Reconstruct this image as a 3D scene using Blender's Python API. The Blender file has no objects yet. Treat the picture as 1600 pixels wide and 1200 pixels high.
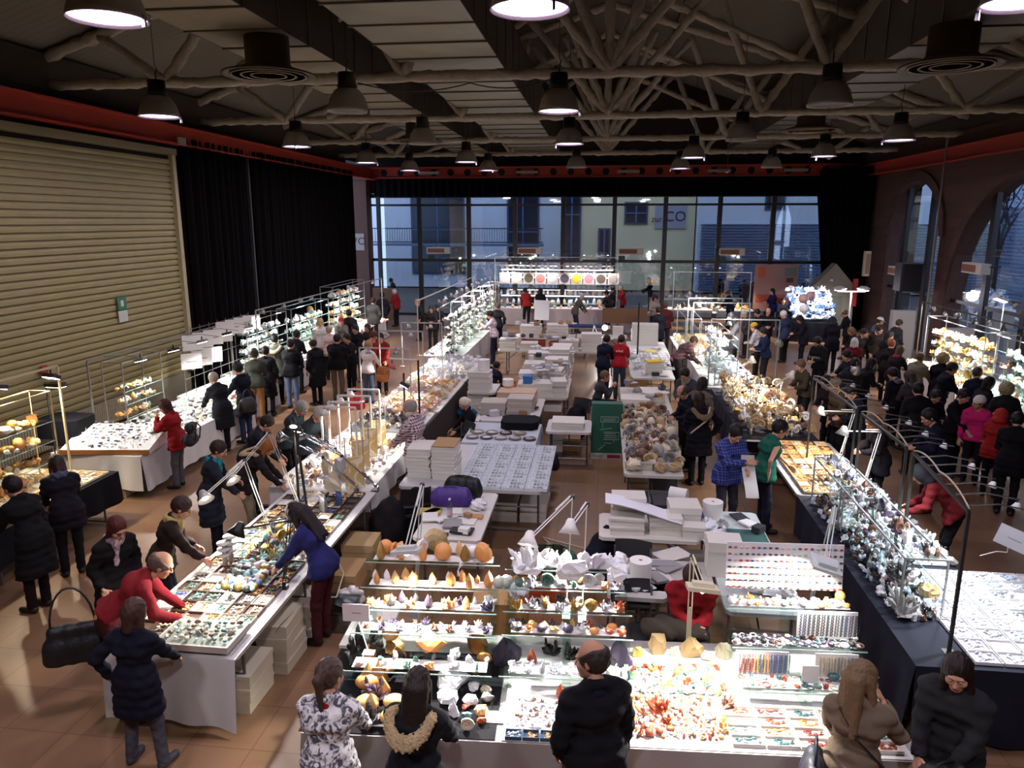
import bpy, math, random, colorsys
import numpy as np
from mathutils import Vector, Matrix
R = random.Random(7)
SC = bpy.context.scene
COL = SC.collection
rad = math.radians
# ------------------------------------------------------------------ camera
CAMH, FPX = 4.6, 1155.0
PITCH, YAW = math.atan(255 / FPX), rad(6.989)
cd = bpy.data.cameras.new('camera'); cam = bpy.data.objects.new('camera', cd); COL.objects.link(cam)
cam.location = (0, 0, CAMH); cam.rotation_euler = (math.pi / 2 - PITCH, 0, YAW)
cd.sensor_fit = 'HORIZONTAL'; cd.sensor_width = 36; cd.lens = 36 * FPX / 1600; cd.clip_end = 300
SC.camera = cam
_f = np.array([-math.sin(YAW) * math.cos(PITCH), math.cos(YAW) * math.cos(PITCH), -math.sin(PITCH)])
_r = np.array([math.cos(YAW), math.sin(YAW), 0]); _u = np.cross(_r, _f)
def at(x, y, z=0.0):
 """ground position seen at photo pixel (x, y) for a point at height z"""
 d = _f + _r * (x - 800) / FPX + _u * (600 - y) / FPX
 t = (z - CAMH) / d[2]
 return float(t * d[0]), float(t * d[1])
# ------------------------------------------------------------------ world, exposure
SC.view_settings.view_transform = 'Standard'; SC.view_settings.look = 'None'
SC.view_settings.gamma = 1; SC.view_settings.use_curve_mapping = False
SC.view_settings.exposure = 0.0
w = bpy.data.worlds.new('dusk'); SC.world = w; w.use_nodes = True
w.node_tree.nodes['Background'].inputs[0].default_value = (0.3, 0.39, 0.58, 1)
w.node_tree.nodes['Background'].inputs[1].default_value = 5.2
cy = SC.cycles
cy.use_denoising = True
cy.max_bounces = 6; cy.diffuse_bounces = 3; cy.glossy_bounces = 3; cy.transmission_bounces = 4; cy.transparent_max_bounces = 16
cy.sample_clamp_indirect = 4.0; cy.sample_clamp_direct = 0.0
cy.caustics_reflective = False; cy.caustics_refractive = False
# ------------------------------------------------------------------ materials
def lin(h):
 h = h.lstrip('#'); c = [int(h[i:i + 2], 16) / 255 for i in (0, 2, 4)]
 return tuple((v / 12.92 if v <= .04045 else ((v + .055) / 1.055) ** 2.4) for v in c) + (1,)
_M = {}
def _new(name):
 m = bpy.data.materials.new(name); m.use_nodes = True
 nt = m.node_tree; return m, nt, nt.nodes['Principled BSDF'], nt.nodes, nt.links
def mat(col, rough=.6, metal=0, bump=0, bs=40, var=0, vs=8, emit=None, es=0, spec=.5, coat=0, sub=0):
 """plain procedural material: colour with optional mottling and bump"""
 k = (col, rough, metal, bump, bs, var, vs, emit, es, spec, coat)
 if k in _M: return _M[k]
 m, nt, b, N, L = _new('mat_' + col.strip('#'))
 c = lin(col)
 b.inputs['Base Color'].default_value = c; b.inputs['Roughness'].default_value = rough
 b.inputs['Metallic'].default_value = metal; b.inputs['Specular IOR Level'].default_value = spec
 if coat: b.inputs['Coat Weight'].default_value = coat
 if emit: b.inputs['Emission Color'].default_value = lin(emit); b.inputs['Emission Strength'].default_value = es
 if var or bump: tc = N.new('ShaderNodeTexCoord')
 if var:
  n = N.new('ShaderNodeTexNoise'); n.inputs['Scale'].default_value = vs; n.inputs['Detail'].default_value = 4
  L.new(tc.outputs['Object'], n.inputs['Vector'])
  mx = N.new('ShaderNodeMix'); mx.data_type = 'RGBA'
  mx.inputs[6].default_value = tuple(max(0, v * (1 - var)) for v in c[:3]) + (1,)
  mx.inputs[7].default_value = tuple(min(1, v * (1 + var)) for v in c[:3]) + (1,)
  L.new(n.outputs['Fac'], mx.inputs[0]); L.new(mx.outputs[2], b.inputs['Base Color'])
 if bump:
  n = N.new('ShaderNodeTexNoise'); n.inputs['Scale'].default_value = bs; n.inputs['Detail'].default_value = 3
  L.new(tc.outputs['Object'], n.inputs['Vector'])
  bp = N.new('ShaderNodeBump'); bp.inputs['Strength'].default_value = bump; bp.inputs['Distance'].default_value = .02
  L.new(n.outputs['Fac'], bp.inputs['Height']); L.new(bp.outputs[0], b.inputs['Normal'])
 _M[k] = m; return m
def cloth(col, bump=.35, rough=.9): return mat(col, rough, bump=bump, bs=22, var=.25, vs=6, spec=.2)
def glow(col, s):
 k = ('glow', col, s)
 if k in _M: return _M[k]
 m, nt, b, N, L = _new('glow')
 e = N.new('ShaderNodeEmission'); e.inputs[0].default_value = lin(col); e.inputs[1].default_value = s
 L.new(e.outputs[0], N['Material Output'].inputs[0]); _M[k] = m; return m
def pane(tint='#e8f4f0', refl=.5, name='pane', base=.04):
 """thin clear sheet: straight transparency plus Fresnel mirror"""
 k = ('pane', tint, refl, base)
 if k in _M: return _M[k]
 m, nt, b, N, L = _new(name); N.remove(b)
 t = N.new('ShaderNodeBsdfTransparent'); t.inputs[0].default_value = lin(tint)
 g = N.new('ShaderNodeBsdfGlossy'); g.inputs['Roughness'].default_value = .02
 f = N.new('ShaderNodeLayerWeight'); f.inputs[0].default_value = .5
 pw = N.new('ShaderNodeMath'); pw.operation = 'POWER'; pw.inputs[1].default_value = 4.0; L.new(f.outputs['Facing'], pw.inputs[0])
 mt = N.new('ShaderNodeMath'); mt.operation = 'MULTIPLY_ADD'; mt.inputs[1].default_value = refl * 1.4; mt.inputs[2].default_value = base
 L.new(pw.outputs[0], mt.inputs[0])
 mx = N.new('ShaderNodeMixShader'); L.new(mt.outputs[0], mx.inputs[0]); L.new(t.outputs[0], mx.inputs[1]); L.new(g.outputs[0], mx.inputs[2])
 L.new(mx.outputs[0], N['Material Output'].inputs[0]); _M[k] = m; return m
def lines_mat(c1, c2, axis, period, duty=.5, rough=.7, bump=0, second=None, gen='Object'):
 """two-colour stripes along an object axis (second = other axis -> check cloth)"""
 k = ('lines', c1, c2, axis, period, duty, rough, bump, second)
 if k in _M: return _M[k]
 m, nt, b, N, L = _new('striped'); tc = N.new('ShaderNodeTexCoord'); sp = N.new('ShaderNodeSeparateXYZ')
 L.new(tc.outputs[gen], sp.inputs[0])
 def stripe(ax):
  d = N.new('ShaderNodeMath'); d.operation = 'DIVIDE'; d.inputs[1].default_value = period; L.new(sp.outputs[ax], d.inputs[0])
  f = N.new('ShaderNodeMath'); f.operation = 'FRACT'; L.new(d.outputs[0], f.inputs[0])
  g = N.new('ShaderNodeMath'); g.operation = 'LESS_THAN'; g.inputs[1].default_value = duty; L.new(f.outputs[0], g.inputs[0]); return g, f
 g, f = stripe(axis)
 out = g
 if second is not None:
  g2, _ = stripe(second)
  a = N.new('ShaderNodeMath'); a.operation = 'ADD'; L.new(g.outputs[0], a.inputs[0]); L.new(g2.outputs[0], a.inputs[1])
  h = N.new('ShaderNodeMath'); h.operation = 'MULTIPLY'; h.inputs[1].default_value = .5; L.new(a.outputs[0], h.inputs[0]); out = h
 mx = N.new('ShaderNodeMix'); mx.data_type = 'RGBA'; mx.inputs[6].default_value = lin(c1); mx.inputs[7].default_value = lin(c2)
 L.new(out.outputs[0], mx.inputs[0]); L.new(mx.outputs[2], b.inputs['Base Color'])
 b.inputs['Roughness'].default_value = rough; b.inputs['Specular IOR Level'].default_value = .2
 if bump:
  bp = N.new('ShaderNodeBump'); bp.inputs['Strength'].default_value = bump; bp.inputs['Distance'].default_value = .02
  L.new(f.outputs[0], bp.inputs['Height']); L.new(bp.outputs[0], b.inputs['Normal'])
 _M[k] = m; return m
def blotch_mat(c1, c2, scale, thr=.5, soft=.04, rough=.85, dist=1.5, bump=0):
 """irregular two-colour print"""
 k = ('blotch', c1, c2, scale, thr, soft, rough, dist, bump)
 if k in _M: return _M[k]
 m, nt, b, N, L = _new('print'); tc = N.new('ShaderNodeTexCoord')
 n = N.new('ShaderNodeTexNoise'); n.inputs['Scale'].default_value = scale; n.inputs['Detail'].default_value = 3; n.inputs['Distortion'].default_value = dist
 L.new(tc.outputs['Object'], n.inputs['Vector'])
 r = N.new('ShaderNodeValToRGB'); r.color_ramp.elements[0].position = thr - soft; r.color_ramp.elements[1].position = thr + soft
 r.color_ramp.elements[0].color = lin(c1); r.color_ramp.elements[1].color = lin(c2)
 L.new(n.outputs['Fac'], r.inputs[0]); L.new(r.outputs[0], b.inputs['Base Color']); b.inputs['Roughness'].default_value = rough
 if bump:
  bp = N.new('ShaderNodeBump'); bp.inputs['Strength'].default_value = bump; bp.inputs['Distance'].default_value = .02
  L.new(n.outputs['Fac'], bp.inputs['Height']); L.new(bp.outputs[0], b.inputs['Normal'])
 _M[k] = m; return m
# ------------------------------------------------------------------ objects
def tag(o, label=None, cat=None, group=None, kind=None):
 if label: o['label'] = label
 if cat: o['category'] = cat
 if group: o['group'] = group
 if kind: o['kind'] = kind
 return o
def thing(name, label, cat, loc=(0, 0, 0), rz=0, group=None):
 o = bpy.data.objects.new(name, None); COL.objects.link(o); o.location = loc; o.rotation_euler = (0, 0, rz)
 o.empty_display_size = .1
 return tag(o, label, cat, group)
def dup(root, loc, rz=None, label=None, group=None, scale=None):
 r = root.copy(); COL.objects.link(r); r.location = loc
 if rz is not None: r.rotation_euler = (0, 0, rz)
 if label: r['label'] = label
 if group: r['group'] = group
 if scale: r.scale = scale
 for ch in list(root.children):
  c = ch.copy(); COL.objects.link(c); c.parent = r
  for g in list(ch.children):
   d = g.copy(); COL.objects.link(d); d.parent = c
 return r
def mesh_from(name, v, f, smooth=False, mi=None):
 me = bpy.data.meshes.new(name)
 v = np.asarray(v, dtype=np.float32)
 if isinstance(f, np.ndarray) and f.ndim == 2:
  n, k = f.shape
  me.vertices.add(len(v)); me.vertices.foreach_set('co', v.ravel())
  me.loops.add(n * k); me.loops.foreach_set('vertex_index', f.astype(np.int32).ravel())
  me.polygons.add(n); me.polygons.foreach_set('loop_start', np.arange(0, n * k, k, dtype=np.int32))
  try: me.polygons.foreach_set('loop_total', np.full(n, k, dtype=np.int32))
  except Exception: pass
  if mi is not None: me.polygons.foreach_set('material_index', np.asarray(mi, dtype=np.int32))
  me.update(calc_edges=True); me.validate()
 else:
  me.from_pydata([tuple(map(float, p)) for p in v], [], f)
  if mi is not None: me.polygons.foreach_set('material_index', np.asarray(mi, dtype=np.int32))
  me.update()
 if smooth: me.polygons.foreach_set('use_smooth', [True] * len(me.polygons))
 return me
def place(me, name, m=None, parent=None, loc=(0, 0, 0), rot=(0, 0, 0), scale=None, link_obj=False):
 o = bpy.data.objects.new(name, me); COL.objects.link(o); o.location = loc; o.rotation_euler = rot
 if scale is not None: o.scale = (scale,) * 3 if isinstance(scale, (int, float)) else scale
 if parent: o.parent = parent
 if m is not None:
  if link_obj:
   if not me.materials: me.materials.append(None)
   o.material_slots[0].link = 'OBJECT'; o.material_slots[0].material = m
  elif not me.materials: me.materials.append(m)
 return o
class MB:
 """collects simple shapes into one mesh"""
 def __init__(s): s.v = []; s.f = []
 def add(s, v, f):
  n = len(s.v); s.v += [tuple(p) for p in v]; s.f += [tuple(i + n for i in q) for q in f]; return s
 def box(s, x0, x1, y0, y1, z0, z1, M=None, ch=0):
  if ch:
   c = min(ch, (x1 - x0) * .45, (y1 - y0) * .45)
   pts = [(x0 + c, y0), (x1 - c, y0), (x1, y0 + c), (x1, y1 - c), (x1 - c, y1), (x0 + c, y1), (x0, y1 - c), (x0, y0 + c)]
   return s.prism(pts, z0, z1, M)
  v = [(x0, y0, z0), (x1, y0, z0), (x1, y1, z0), (x0, y1, z0), (x0, y0, z1), (x1, y0, z1), (x1, y1, z1), (x0, y1, z1)]
  if M is not None: v = [tuple(M @ Vector(p)) for p in v]
  return s.add(v, [(0, 3, 2, 1), (4, 5, 6, 7), (0, 1, 5, 4), (1, 2, 6, 5), (2, 3, 7, 6), (3, 0, 4, 7)])
 def prism(s, pts, z0, z1, M=None):
  n = len(pts); v = [(x, y, z0) for x, y in pts] + [(x, y, z1) for x, y in pts]
  if M is not None: v = [tuple(M @ Vector(p)) for p in v]
  return s.add(v, [tuple(range(n))[::-1], tuple(range(n, 2 * n))] + [(i, (i + 1) % n, n + (i + 1) % n, n + i) for i in range(n)])
 def tube(s, path, r, n=8, cap=True):
  P = [Vector(p) for p in path]; rs = r if isinstance(r, (list, tuple)) else [r] * len(P)
  v = []; up = None
  for i, p in enumerate(P):
   t = ((P[i + 1] if i + 1 < len(P) else P[i]) - (P[i - 1] if i else P[i])).normalized()
   if up is None: up = Vector((0, 0, 1)) if abs(t.z) < .9 else Vector((1, 0, 0))
   a = t.cross(up).normalized(); b = a.cross(t).normalized(); up = b
   v += [tuple(p + (a * math.cos(k * 2 * math.pi / n) + b * math.sin(k * 2 * math.pi / n)) * rs[i]) for k in range(n)]
  f = [(i * n + k, i * n + (k + 1) % n, (i + 1) * n + (k + 1) % n, (i + 1) * n + k) for i in range(len(P) - 1) for k in range(n)]
  if cap: f += [tuple(range(n))[::-1], tuple(range((len(P) - 1) * n, len(P) * n))]
  return s.add(v, f)
 def lathe(s, prof, n=16, c=(0, 0, 0), M=None):
  v = []
  for r, z in prof: v += [(c[0] + r * math.cos(k * 2 * math.pi / n), c[1] + r * math.sin(k * 2 * math.pi / n), c[2] + z) for k in range(n)]
  if M is not None: v = [tuple(M @ Vector(p)) for p in v]
  f = [(i * n + k, i * n + (k + 1) % n, (i + 1) * n + (k + 1) % n, (i + 1) * n + k) for i in range(len(prof) - 1) for k in range(n)]
  if prof[0][0] > 1e-4: f.append(tuple(range(n))[::-1])
  if prof[-1][0] > 1e-4: f.append(tuple(range((len(prof) - 1) * n, len(prof) * n)))
  return s.add(v, f)
 def cyl(s, c, r, z0, z1, n=16): return s.lathe([(r, z0), (r, z1)], n, (c[0], c[1], 0))
 def bar(s, a, b, w, h=None):
  """square bar from a to b"""
  h = h or w; a = Vector(a); b = Vector(b); t = (b - a).normalized()
  up = Vector((0, 0, 1)) if abs(t.z) < .95 else Vector((0, 1, 0))
  x = t.cross(up).normalized(); y = x.cross(t).normalized()
  q = [(x * i * w / 2 + y * j * h / 2) for i, j in ((-1, -1), (1, -1), (1, 1), (-1, 1))]
  v = [tuple(a + k) for k in q] + [tuple(b + k) for k in q]
  return s.add(v, [(0, 1, 2, 3)[::-1], (4, 5, 6, 7)] + [(i, (i + 1) % 4, 4 + (i + 1) % 4, 4 + i) for i in range(4)])
 def mesh(s, name='m', smooth=False): return mesh_from(name, s.v, s.f, smooth)
 def build(s, name, m, parent=None, loc=(0, 0, 0), smooth=False, rot=(0, 0, 0)):
  return place(s.mesh(name, smooth), name, m, parent, loc, rot)
def struct(o, kind='structure'): o['kind'] = kind; return o
def grid_mesh(nx, ny, fn):
 """surface z etc. from fn(u,v)->(x,y,z)"""
 v = [fn(i / nx, j / ny) for j in range(ny + 1) for i in range(nx + 1)]
 f = [(j * (nx + 1) + i, j * (nx + 1) + i + 1, (j + 1) * (nx + 1) + i + 1, (j + 1) * (nx + 1) + i) for j in range(ny) for i in range(nx)]
 return v, f
NL = [0]; LK = 2.6
def light(loc, kind='SPOT', power=50, col=(1, .95, .9), target=None, spot=120, size=.05, parent=None):
 NL[0] += 1
 if kind == 'SPOT': power = power * LK * (1.5 if loc[1] > 16 else 1)
 l = bpy.data.lights.new('lamp_light', kind); l.energy = power; l.color = col
 if kind == 'SPOT': l.spot_size = rad(spot); l.spot_blend = .6; l.shadow_soft_size = size
 elif kind == 'POINT': l.shadow_soft_size = size
 elif kind == 'AREA': l.shape = 'DISK'; l.size = size
 o = bpy.data.objects.new('lamp_light', l); COL.objects.link(o); o.location = loc
 d = (Vector(target) - Vector(loc)) if target is not None else Vector((0, 0, -1))
 o.rotation_euler = d.to_track_quat('-Z', 'Y').to_euler()
 if parent: o.parent = parent
 return o
# ================================================================== THE HALL
WX = 11.2
def floor_mat():
 m, nt, b, N, L = _new('floor_tiles'); tc = N.new('ShaderNodeTexCoord')
 br = N.new('ShaderNodeTexBrick'); br.offset = 0.0; br.inputs['Scale'].default_value = 1.0
 br.inputs['Brick Width'].default_value = .6; br.inputs['Row Height'].default_value = .6
 br.inputs['Mortar Size'].default_value = .006; br.inputs['Color1'].default_value = lin('#87664a'); br.inputs['Color2'].default_value = lin('#7c5e45')
 br.inputs['Mortar'].default_value = lin('#6a4c38')
 L.new(tc.outputs['Object'], br.inputs['Vector'])
 n = N.new('ShaderNodeTexNoise'); n.inputs['Scale'].default_value = .9; n.inputs['Detail'].default_value = 6; L.new(tc.outputs['Object'], n.inputs['Vector'])
 mx = N.new('ShaderNodeMix'); mx.data_type = 'RGBA'; mx.blend_type = 'MULTIPLY'; mx.inputs[0].default_value = .6
 r = N.new('ShaderNodeValToRGB'); r.color_ramp.elements[0].color = (.6, .6, .6, 1); r.color_ramp.elements[1].color = (1, 1, 1, 1)
 L.new(n.outputs['Fac'], r.inputs[0]); L.new(br.outputs['Color'], mx.inputs[6]); L.new(r.outputs[0], mx.inputs[7]); L.new(mx.outputs[2], b.inputs['Base Color'])
 rr = N.new('ShaderNodeMapRange'); rr.inputs[3].default_value = .3; rr.inputs[4].default_value = .5; L.new(n.outputs['Fac'], rr.inputs[0]); L.new(rr.outputs[0], b.inputs['Roughness'])
 b.inputs['Specular IOR Level'].default_value = .4
 return m
struct(MB().box(-14, 14, -3, 37, -.2, 0).build('floor', floor_mat()))
struct(MB().box(-60, 60, 37, 90, -.3, -.1).build('floor_street', mat('#4a4640', .9, var=.2, vs=1)))
struct(MB().box(14, 40, -3, 37, -.3, -.1).build('floor_yard', mat('#4a4640', .9, var=.2, vs=1)))
curt = mat('#070506', .95, bump=.3, bs=6, spec=.1)
brick = None
def brick_mat():
 m, nt, b, N, L = _new('brickwork'); tc = N.new('ShaderNodeTexCoord')
 mp = N.new('ShaderNodeMapping'); mp.inputs['Rotation'].default_value = (math.pi / 2, 0, math.pi / 2)
 br = N.new('ShaderNodeTexBrick'); br.inputs['Scale'].default_value = 1; br.inputs['Brick Width'].default_value = .26; br.inputs['Row Height'].default_value = .075
 br.inputs['Mortar Size'].default_value = .008; br.inputs['Color1'].default_value = lin('#523228'); br.inputs['Color2'].default_value = lin('#43271f'); br.inputs['Mortar'].default_value = lin('#453a34')
 L.new(tc.outputs['Object'], mp.inputs[0]); L.new(mp.outputs[0], br.inputs['Vector']); L.new(br.outputs['Color'], b.inputs['Base Color'])
 b.inputs['Roughness'].default_value = .85
 bp = N.new('ShaderNodeBump'); bp.inputs['Strength'].default_value = .4; L.new(br.outputs['Fac'], bp.inputs['Height']); bp.invert = True; L.new(bp.outputs[0], b.inputs['Normal'])
 return m
BR = brick_mat()
# left wall: low plinth, roller shutter, curtain beyond
struct(MB().box(-11.7, -11.35, -3, 32.6, 0, 7.3).build('wall_left', mat('#3a3632', .9)))
def shutter():
 # slatted profile: each slat a shallow bulge
 ys, ye, z0, z1, p = 3.0, 18.6, .62, 6.25, .15
 n = int((z1 - z0) / p); prof = []
 for i in range(n):
  z = z0 + i * p
  prof += [(-11.23, z), (-11.18, z + .008), (-11.17, z + p * .45), (-11.18, z + p * .8), (-11.23, z + p * .85)]
 v = [(x, ys, z) for x, z in prof] + [(x, ye, z) for x, z in prof]
 k = len(prof); f = [(i, i + 1, k + i + 1, k + i) for i in range(k - 1)]
 o = MB().add(v, f).build('roller_shutter', mat('#968b5e', .5, metal=0, var=.12, vs=3))
 return tag(o, 'cream slatted roller shutter covering the left wall', 'shutter')
shutter()
struct(MB().box(-11.2, -11.08, 18.6, 18.75, .6, 6.3).build('trim_1', mat('#b3a985', .5)))
struct(MB().box(-11.3, -11.0, 3, 18.7, 6.25, 6.4).build('trim_2', mat('#8d8668', .5)))
struct(MB().box(-11.34, -11.2, 3, 18.7, 0, .66).build('baseboard_left', mat('#77705c', .7)))
for i, (y0, y1, lab) in enumerate([(11.7, 13.3, 'cream ribbed radiator low on the wall, nearest the camera'), (13.6, 16.4, 'cream ribbed radiator under the shutter beside the white stall')]):
 t = thing('radiator', lab, 'radiator', (-11.1, y0, .02), 0)
 rb = MB(); k = int((y1 - y0) / .07)
 for j in range(k): rb.box(-.05, .05, j * .07, j * .07 + .052, .06, .58, ch=.012)
 rb.build('fin_panel', mat('#a9a285', .45), t)
 MB().tube([(0, -.02, .12), (0, y1 - y0, .12)], .018).tube([(0, -.02, .54), (0, y1 - y0, .54)], .018).build('pipe', mat('#a9a285', .45), t)
 MB().box(-.04, .04, 0, .05, -.02, .08).box(-.04, .04, y1 - y0 - .1, y1 - y0 - .05, -.02, .08).build('foot', mat('#a9a285', .45), t)
def drape(name, pts, z0, z1, lab, amp=.09, wl=.34, step=.06, m=None, zf=None):
 """hanging curtain along a polyline with folds"""
 v = []; P = [Vector((a, b, 0)) for a, b in pts]; cum = 0; row = []
 for i in range(len(P) - 1):
  d = P[i + 1] - P[i]; L_ = d.length; n = max(2, int(L_ / step)); t = d.normalized(); nn = Vector((-t.y, t.x, 0))
  for k in range(n + (i == len(P) - 2)):
   s = k / n * L_; row.append((P[i] + t * s + nn * amp * (math.sin((cum + s) / wl * 2 * math.pi) + .4 * math.sin((cum + s) / wl * 2.7)), cum + s))
  cum += L_
 nz = 5; n = len(row)
 for j in range(nz + 1):
  for p, s in row:
   a = zf(s / cum, j / nz) if zf else 0
   v.append((p.x + a, p.y, z0 + (z1 - z0) * j / nz))
 f = [(j * n + i, j * n + i + 1, (j + 1) * n + i + 1, (j + 1) * n + i) for j in range(nz) for i in range(n - 1)]
 o = MB().add(v, f).build(name, m or curt, smooth=True); return tag(o, lab, 'curtain')
drape('stage_curtain', [(-11.0, 18.9), (-11.0, 22.4)], .02, 6.7, 'black curtain hanging right beside the end of the cream shutter')
drape('stage_curtain', [(-10.95, 22.7), (-11.0, 32.3)], .02, 6.7, 'long black curtain along the left wall, farthest from the camera')
struct(MB().box(-11.05, -10.95, 22.5, 22.58, 0, 6.6).build('trim_3', mat('#3b3a3c', .4)))
drape('window_valance', [(-11.0, 35.5), (10.8, 35.5)], 5.72, 6.75, 'long black valance hanging above the back windows', amp=.05)
drape('stage_curtain', [(9.2, 35.3), (11.0, 33.2)], .02, 6.8, 'black curtain gathered in the back right corner', amp=.12, zf=lambda u, h: (.9 * (1 - u) * (1 - h) ** 1.0) * (1 if h < 1 else 1))
# red steel beams
red = mat('#a83a28', .45, var=.15, vs=2)
def ibeam(name, a, b, z0, z1, w, lab):
 t = thing(name, lab, 'beam'); t['kind'] = 'structure'
 a = Vector(a); b = Vector(b); d = (b - a).normalized(); n = Vector((-d.y, d.x, 0))
 m = MB()
 def slab(hw, za, zb):
  m.add([tuple(p + n * s * hw + Vector((0, 0, z))) for p in (a, b) for s in (-1, 1) for z in (za, zb)], [(0, 1, 3, 2), (4, 6, 7, 5), (0, 2, 6, 4), (1, 5, 7, 3), (0, 4, 5, 1), (2, 3, 7, 6)])
 slab(w / 2, z0, z0 + .04); slab(w / 2, z1 - .04, z1); slab(.02, z0, z1)
 m.build('beam_body', red, t); return t, d, (b - a).length
ibeam('trim_red_beam', (-11.0, 0, 0), (-11.0, 36, 0), 6.5, 6.98, .3, 'red steel beam above the shutter along the left wall')
ibeam('trim_red_beam', (11.0, 18, 0), (11.0, 36, 0), 6.45, 6.9, .3, 'red steel beam along the right wall above the arches')
bt, _, _ = ibeam('trim_red_beam', (-11, 35.2, 0), (11, 35.2, 0), 6.55, 7.05, .25, 'red castellated steel beam across the far end above the windows')
hm = MB()
for k in range(27):
 c = (-10.4 + k * .8, 35.17, 6.8)
 hm.add([(c[0] + .17 * math.cos(a), c[1], c[2] + .17 * math.sin(a)) for a in [i * math.pi / 3 for i in range(6)]] + [(c[0] + .17 * math.cos(a), c[1] + .05, c[2] + .17 * math.sin(a)) for a in [i * math.pi / 3 for i in range(6)]],
     [(0, 1, 2, 3, 4, 5), (11, 10, 9, 8, 7, 6)] + [(i, i + 6, (i + 1) % 6 + 6, (i + 1) % 6) for i in range(6)])
hm.build('web_opening', mat('#0a0707', .9), bt)
# back wall: plinth, pillars and the glazed front
struct(MB().box(-14, -12.7, 36, 36.4, 0, 8).box(10.9, 14, 36, 36.4, 0, 8).box(-14, 14, 36, 36.4, 5.9, 12.2).build('wall_back', mat('#2a211d', .9)))
pm = mat('#4b3026', .85, var=.3, vs=14, bump=.4, bs=18)
struct(MB().box(-12.45, -11.35, 35.3, 36.1, 0, 6.9).box(-12.6, -11.2, 35.2, 36.15, 6.5, 6.75).build('pillar_left', pm))
struct(MB().box(10.2, 10.75, 35.6, 36.2, 0, 5.8).build('pillar_right', pm))
fr = mat('#211b1a', .4, metal=.3)
mx_ = [-11.0, -8.93, -6.51, -4.26, -1.95, .45, 2.8, 5.27, 7.66, 10.1]
Yw = 36.0
t = MB()
for i, x in enumerate(mx_): t.box(x - (.1 if i else .06), x + .1, Yw - .12, Yw + .1, 0, 5.8)
for z, h in ((5.34, .05), (2.72, .07), (.0, .12), (5.78, .1)): t.box(-12.7, 10.2, Yw - .06, Yw + .06, z - h, z + h)
t.box(-12.9, -12.78, Yw - .1, Yw + .1, 0, 5.9)
struct(t.build('window_1', fr))
PG = pane('#eef2f6', .5, 'window_glass', .26)
for i in range(9):
 struct(MB().box(mx_[i] + .1, mx_[i + 1] - .1, Yw, Yw + .012, .1, 5.75).build('window_%d' % (i + 2), PG))
struct(MB().box(-12.75, -12.4, Yw, Yw + .012, 0, 5.75).build('window_11', PG))
# right wall with brick arches
def arch_wall():
 holes = [(26.9 + .0, 31.6, 0, 4.1, 1.9), (17.2, 26.0, 0, 1.9, 4.05)]
 # columns along Y, z of the opening top
 def top(y):
  for (a, b, zb, zs, rr) in holes:
   if a < y < b:
    c = (a + b) / 2; hw = (b - a) / 2
    return zs + rr * math.sqrt(max(0, 1 - ((y - c) / hw) ** 2))
  return 0
 m = MB(); ys = sorted(set([-3, 33.2, 36.3] + [h[i] for h in holes for i in (0, 1)] + [h[0] + (h[1] - h[0]) * k / 24 for h in holes for k in range(25)]))
 for y0, y1 in zip(ys, ys[1:]):
  t0, t1 = top(y0 + 1e-4), top(y1 - 1e-4)
  v = [(11.2, y0, t0), (11.2, y1, t1), (11.2, y1, 7.4), (11.2, y0, 7.4), (11.75, y0, t0), (11.75, y1, t1), (11.75, y1, 7.4), (11.75, y0, 7.4)]
  m.add(v, [(0, 1, 2, 3), (4, 7, 6, 5), (0, 4, 5, 1), (2, 6, 7, 3), (0, 3, 7, 4), (1, 5, 6, 2)])
 struct(m.build('wall_right', BR))
 # projecting arch rings
 m = MB()
 for (a, b, zb, zs, rr) in holes:
  c = (a + b) / 2; hw = (b - a) / 2; n = 28
  for k in range(n):
   q0, q1 = math.pi * k / n, math.pi * (k + 1) / n
   P = [(c + (hw + o) * math.cos(q), zs + (rr + o) * math.sin(q)) for q in (q0, q1) for o in (0, .35)]
   v = [(x, y, z) for x in (11.12, 11.2) for (y, z) in P]
   m.add(v, [(0, 1, 3, 2), (4, 6, 7, 5), (0, 2, 6, 4), (1, 5, 7, 3), (0, 4, 5, 1), (2, 3, 7, 6)])
 struct(m.build('trim_arch_ring', BR))
 # frames
 m = MB()
 for y in (28.2, 30.4, 19.0, 21.6, 23.9): m.box(11.35, 11.5, y - .12, y + .12, 0, 5.9 if y > 26.5 else 5.8)
 for (a, b, zb, zs, rr) in holes: m.box(11.38, 11.46, a, b, 2.0, 2.1)
 struct(m.build('window_12', fr))
 for k, (a, b, zb, zs, rr) in enumerate(holes):
  c = (a + b) / 2; hw = (b - a) / 2
  pts = [(a, 0), (b, 0)] + [(c + hw * math.cos(q), zs + rr * math.sin(q)) for q in [math.pi * i / 20 for i in range(21)]]
  struct(MB().add([(11.42, y, z) for y, z in pts], [tuple(range(len(pts)))]).build('window_%d' % (13 + k), PG))
arch_wall()
struct(MB().box(-14, 14, -3.2, -3, 0, 12).build('wall_near', mat('#4a4038', .9)))
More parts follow.
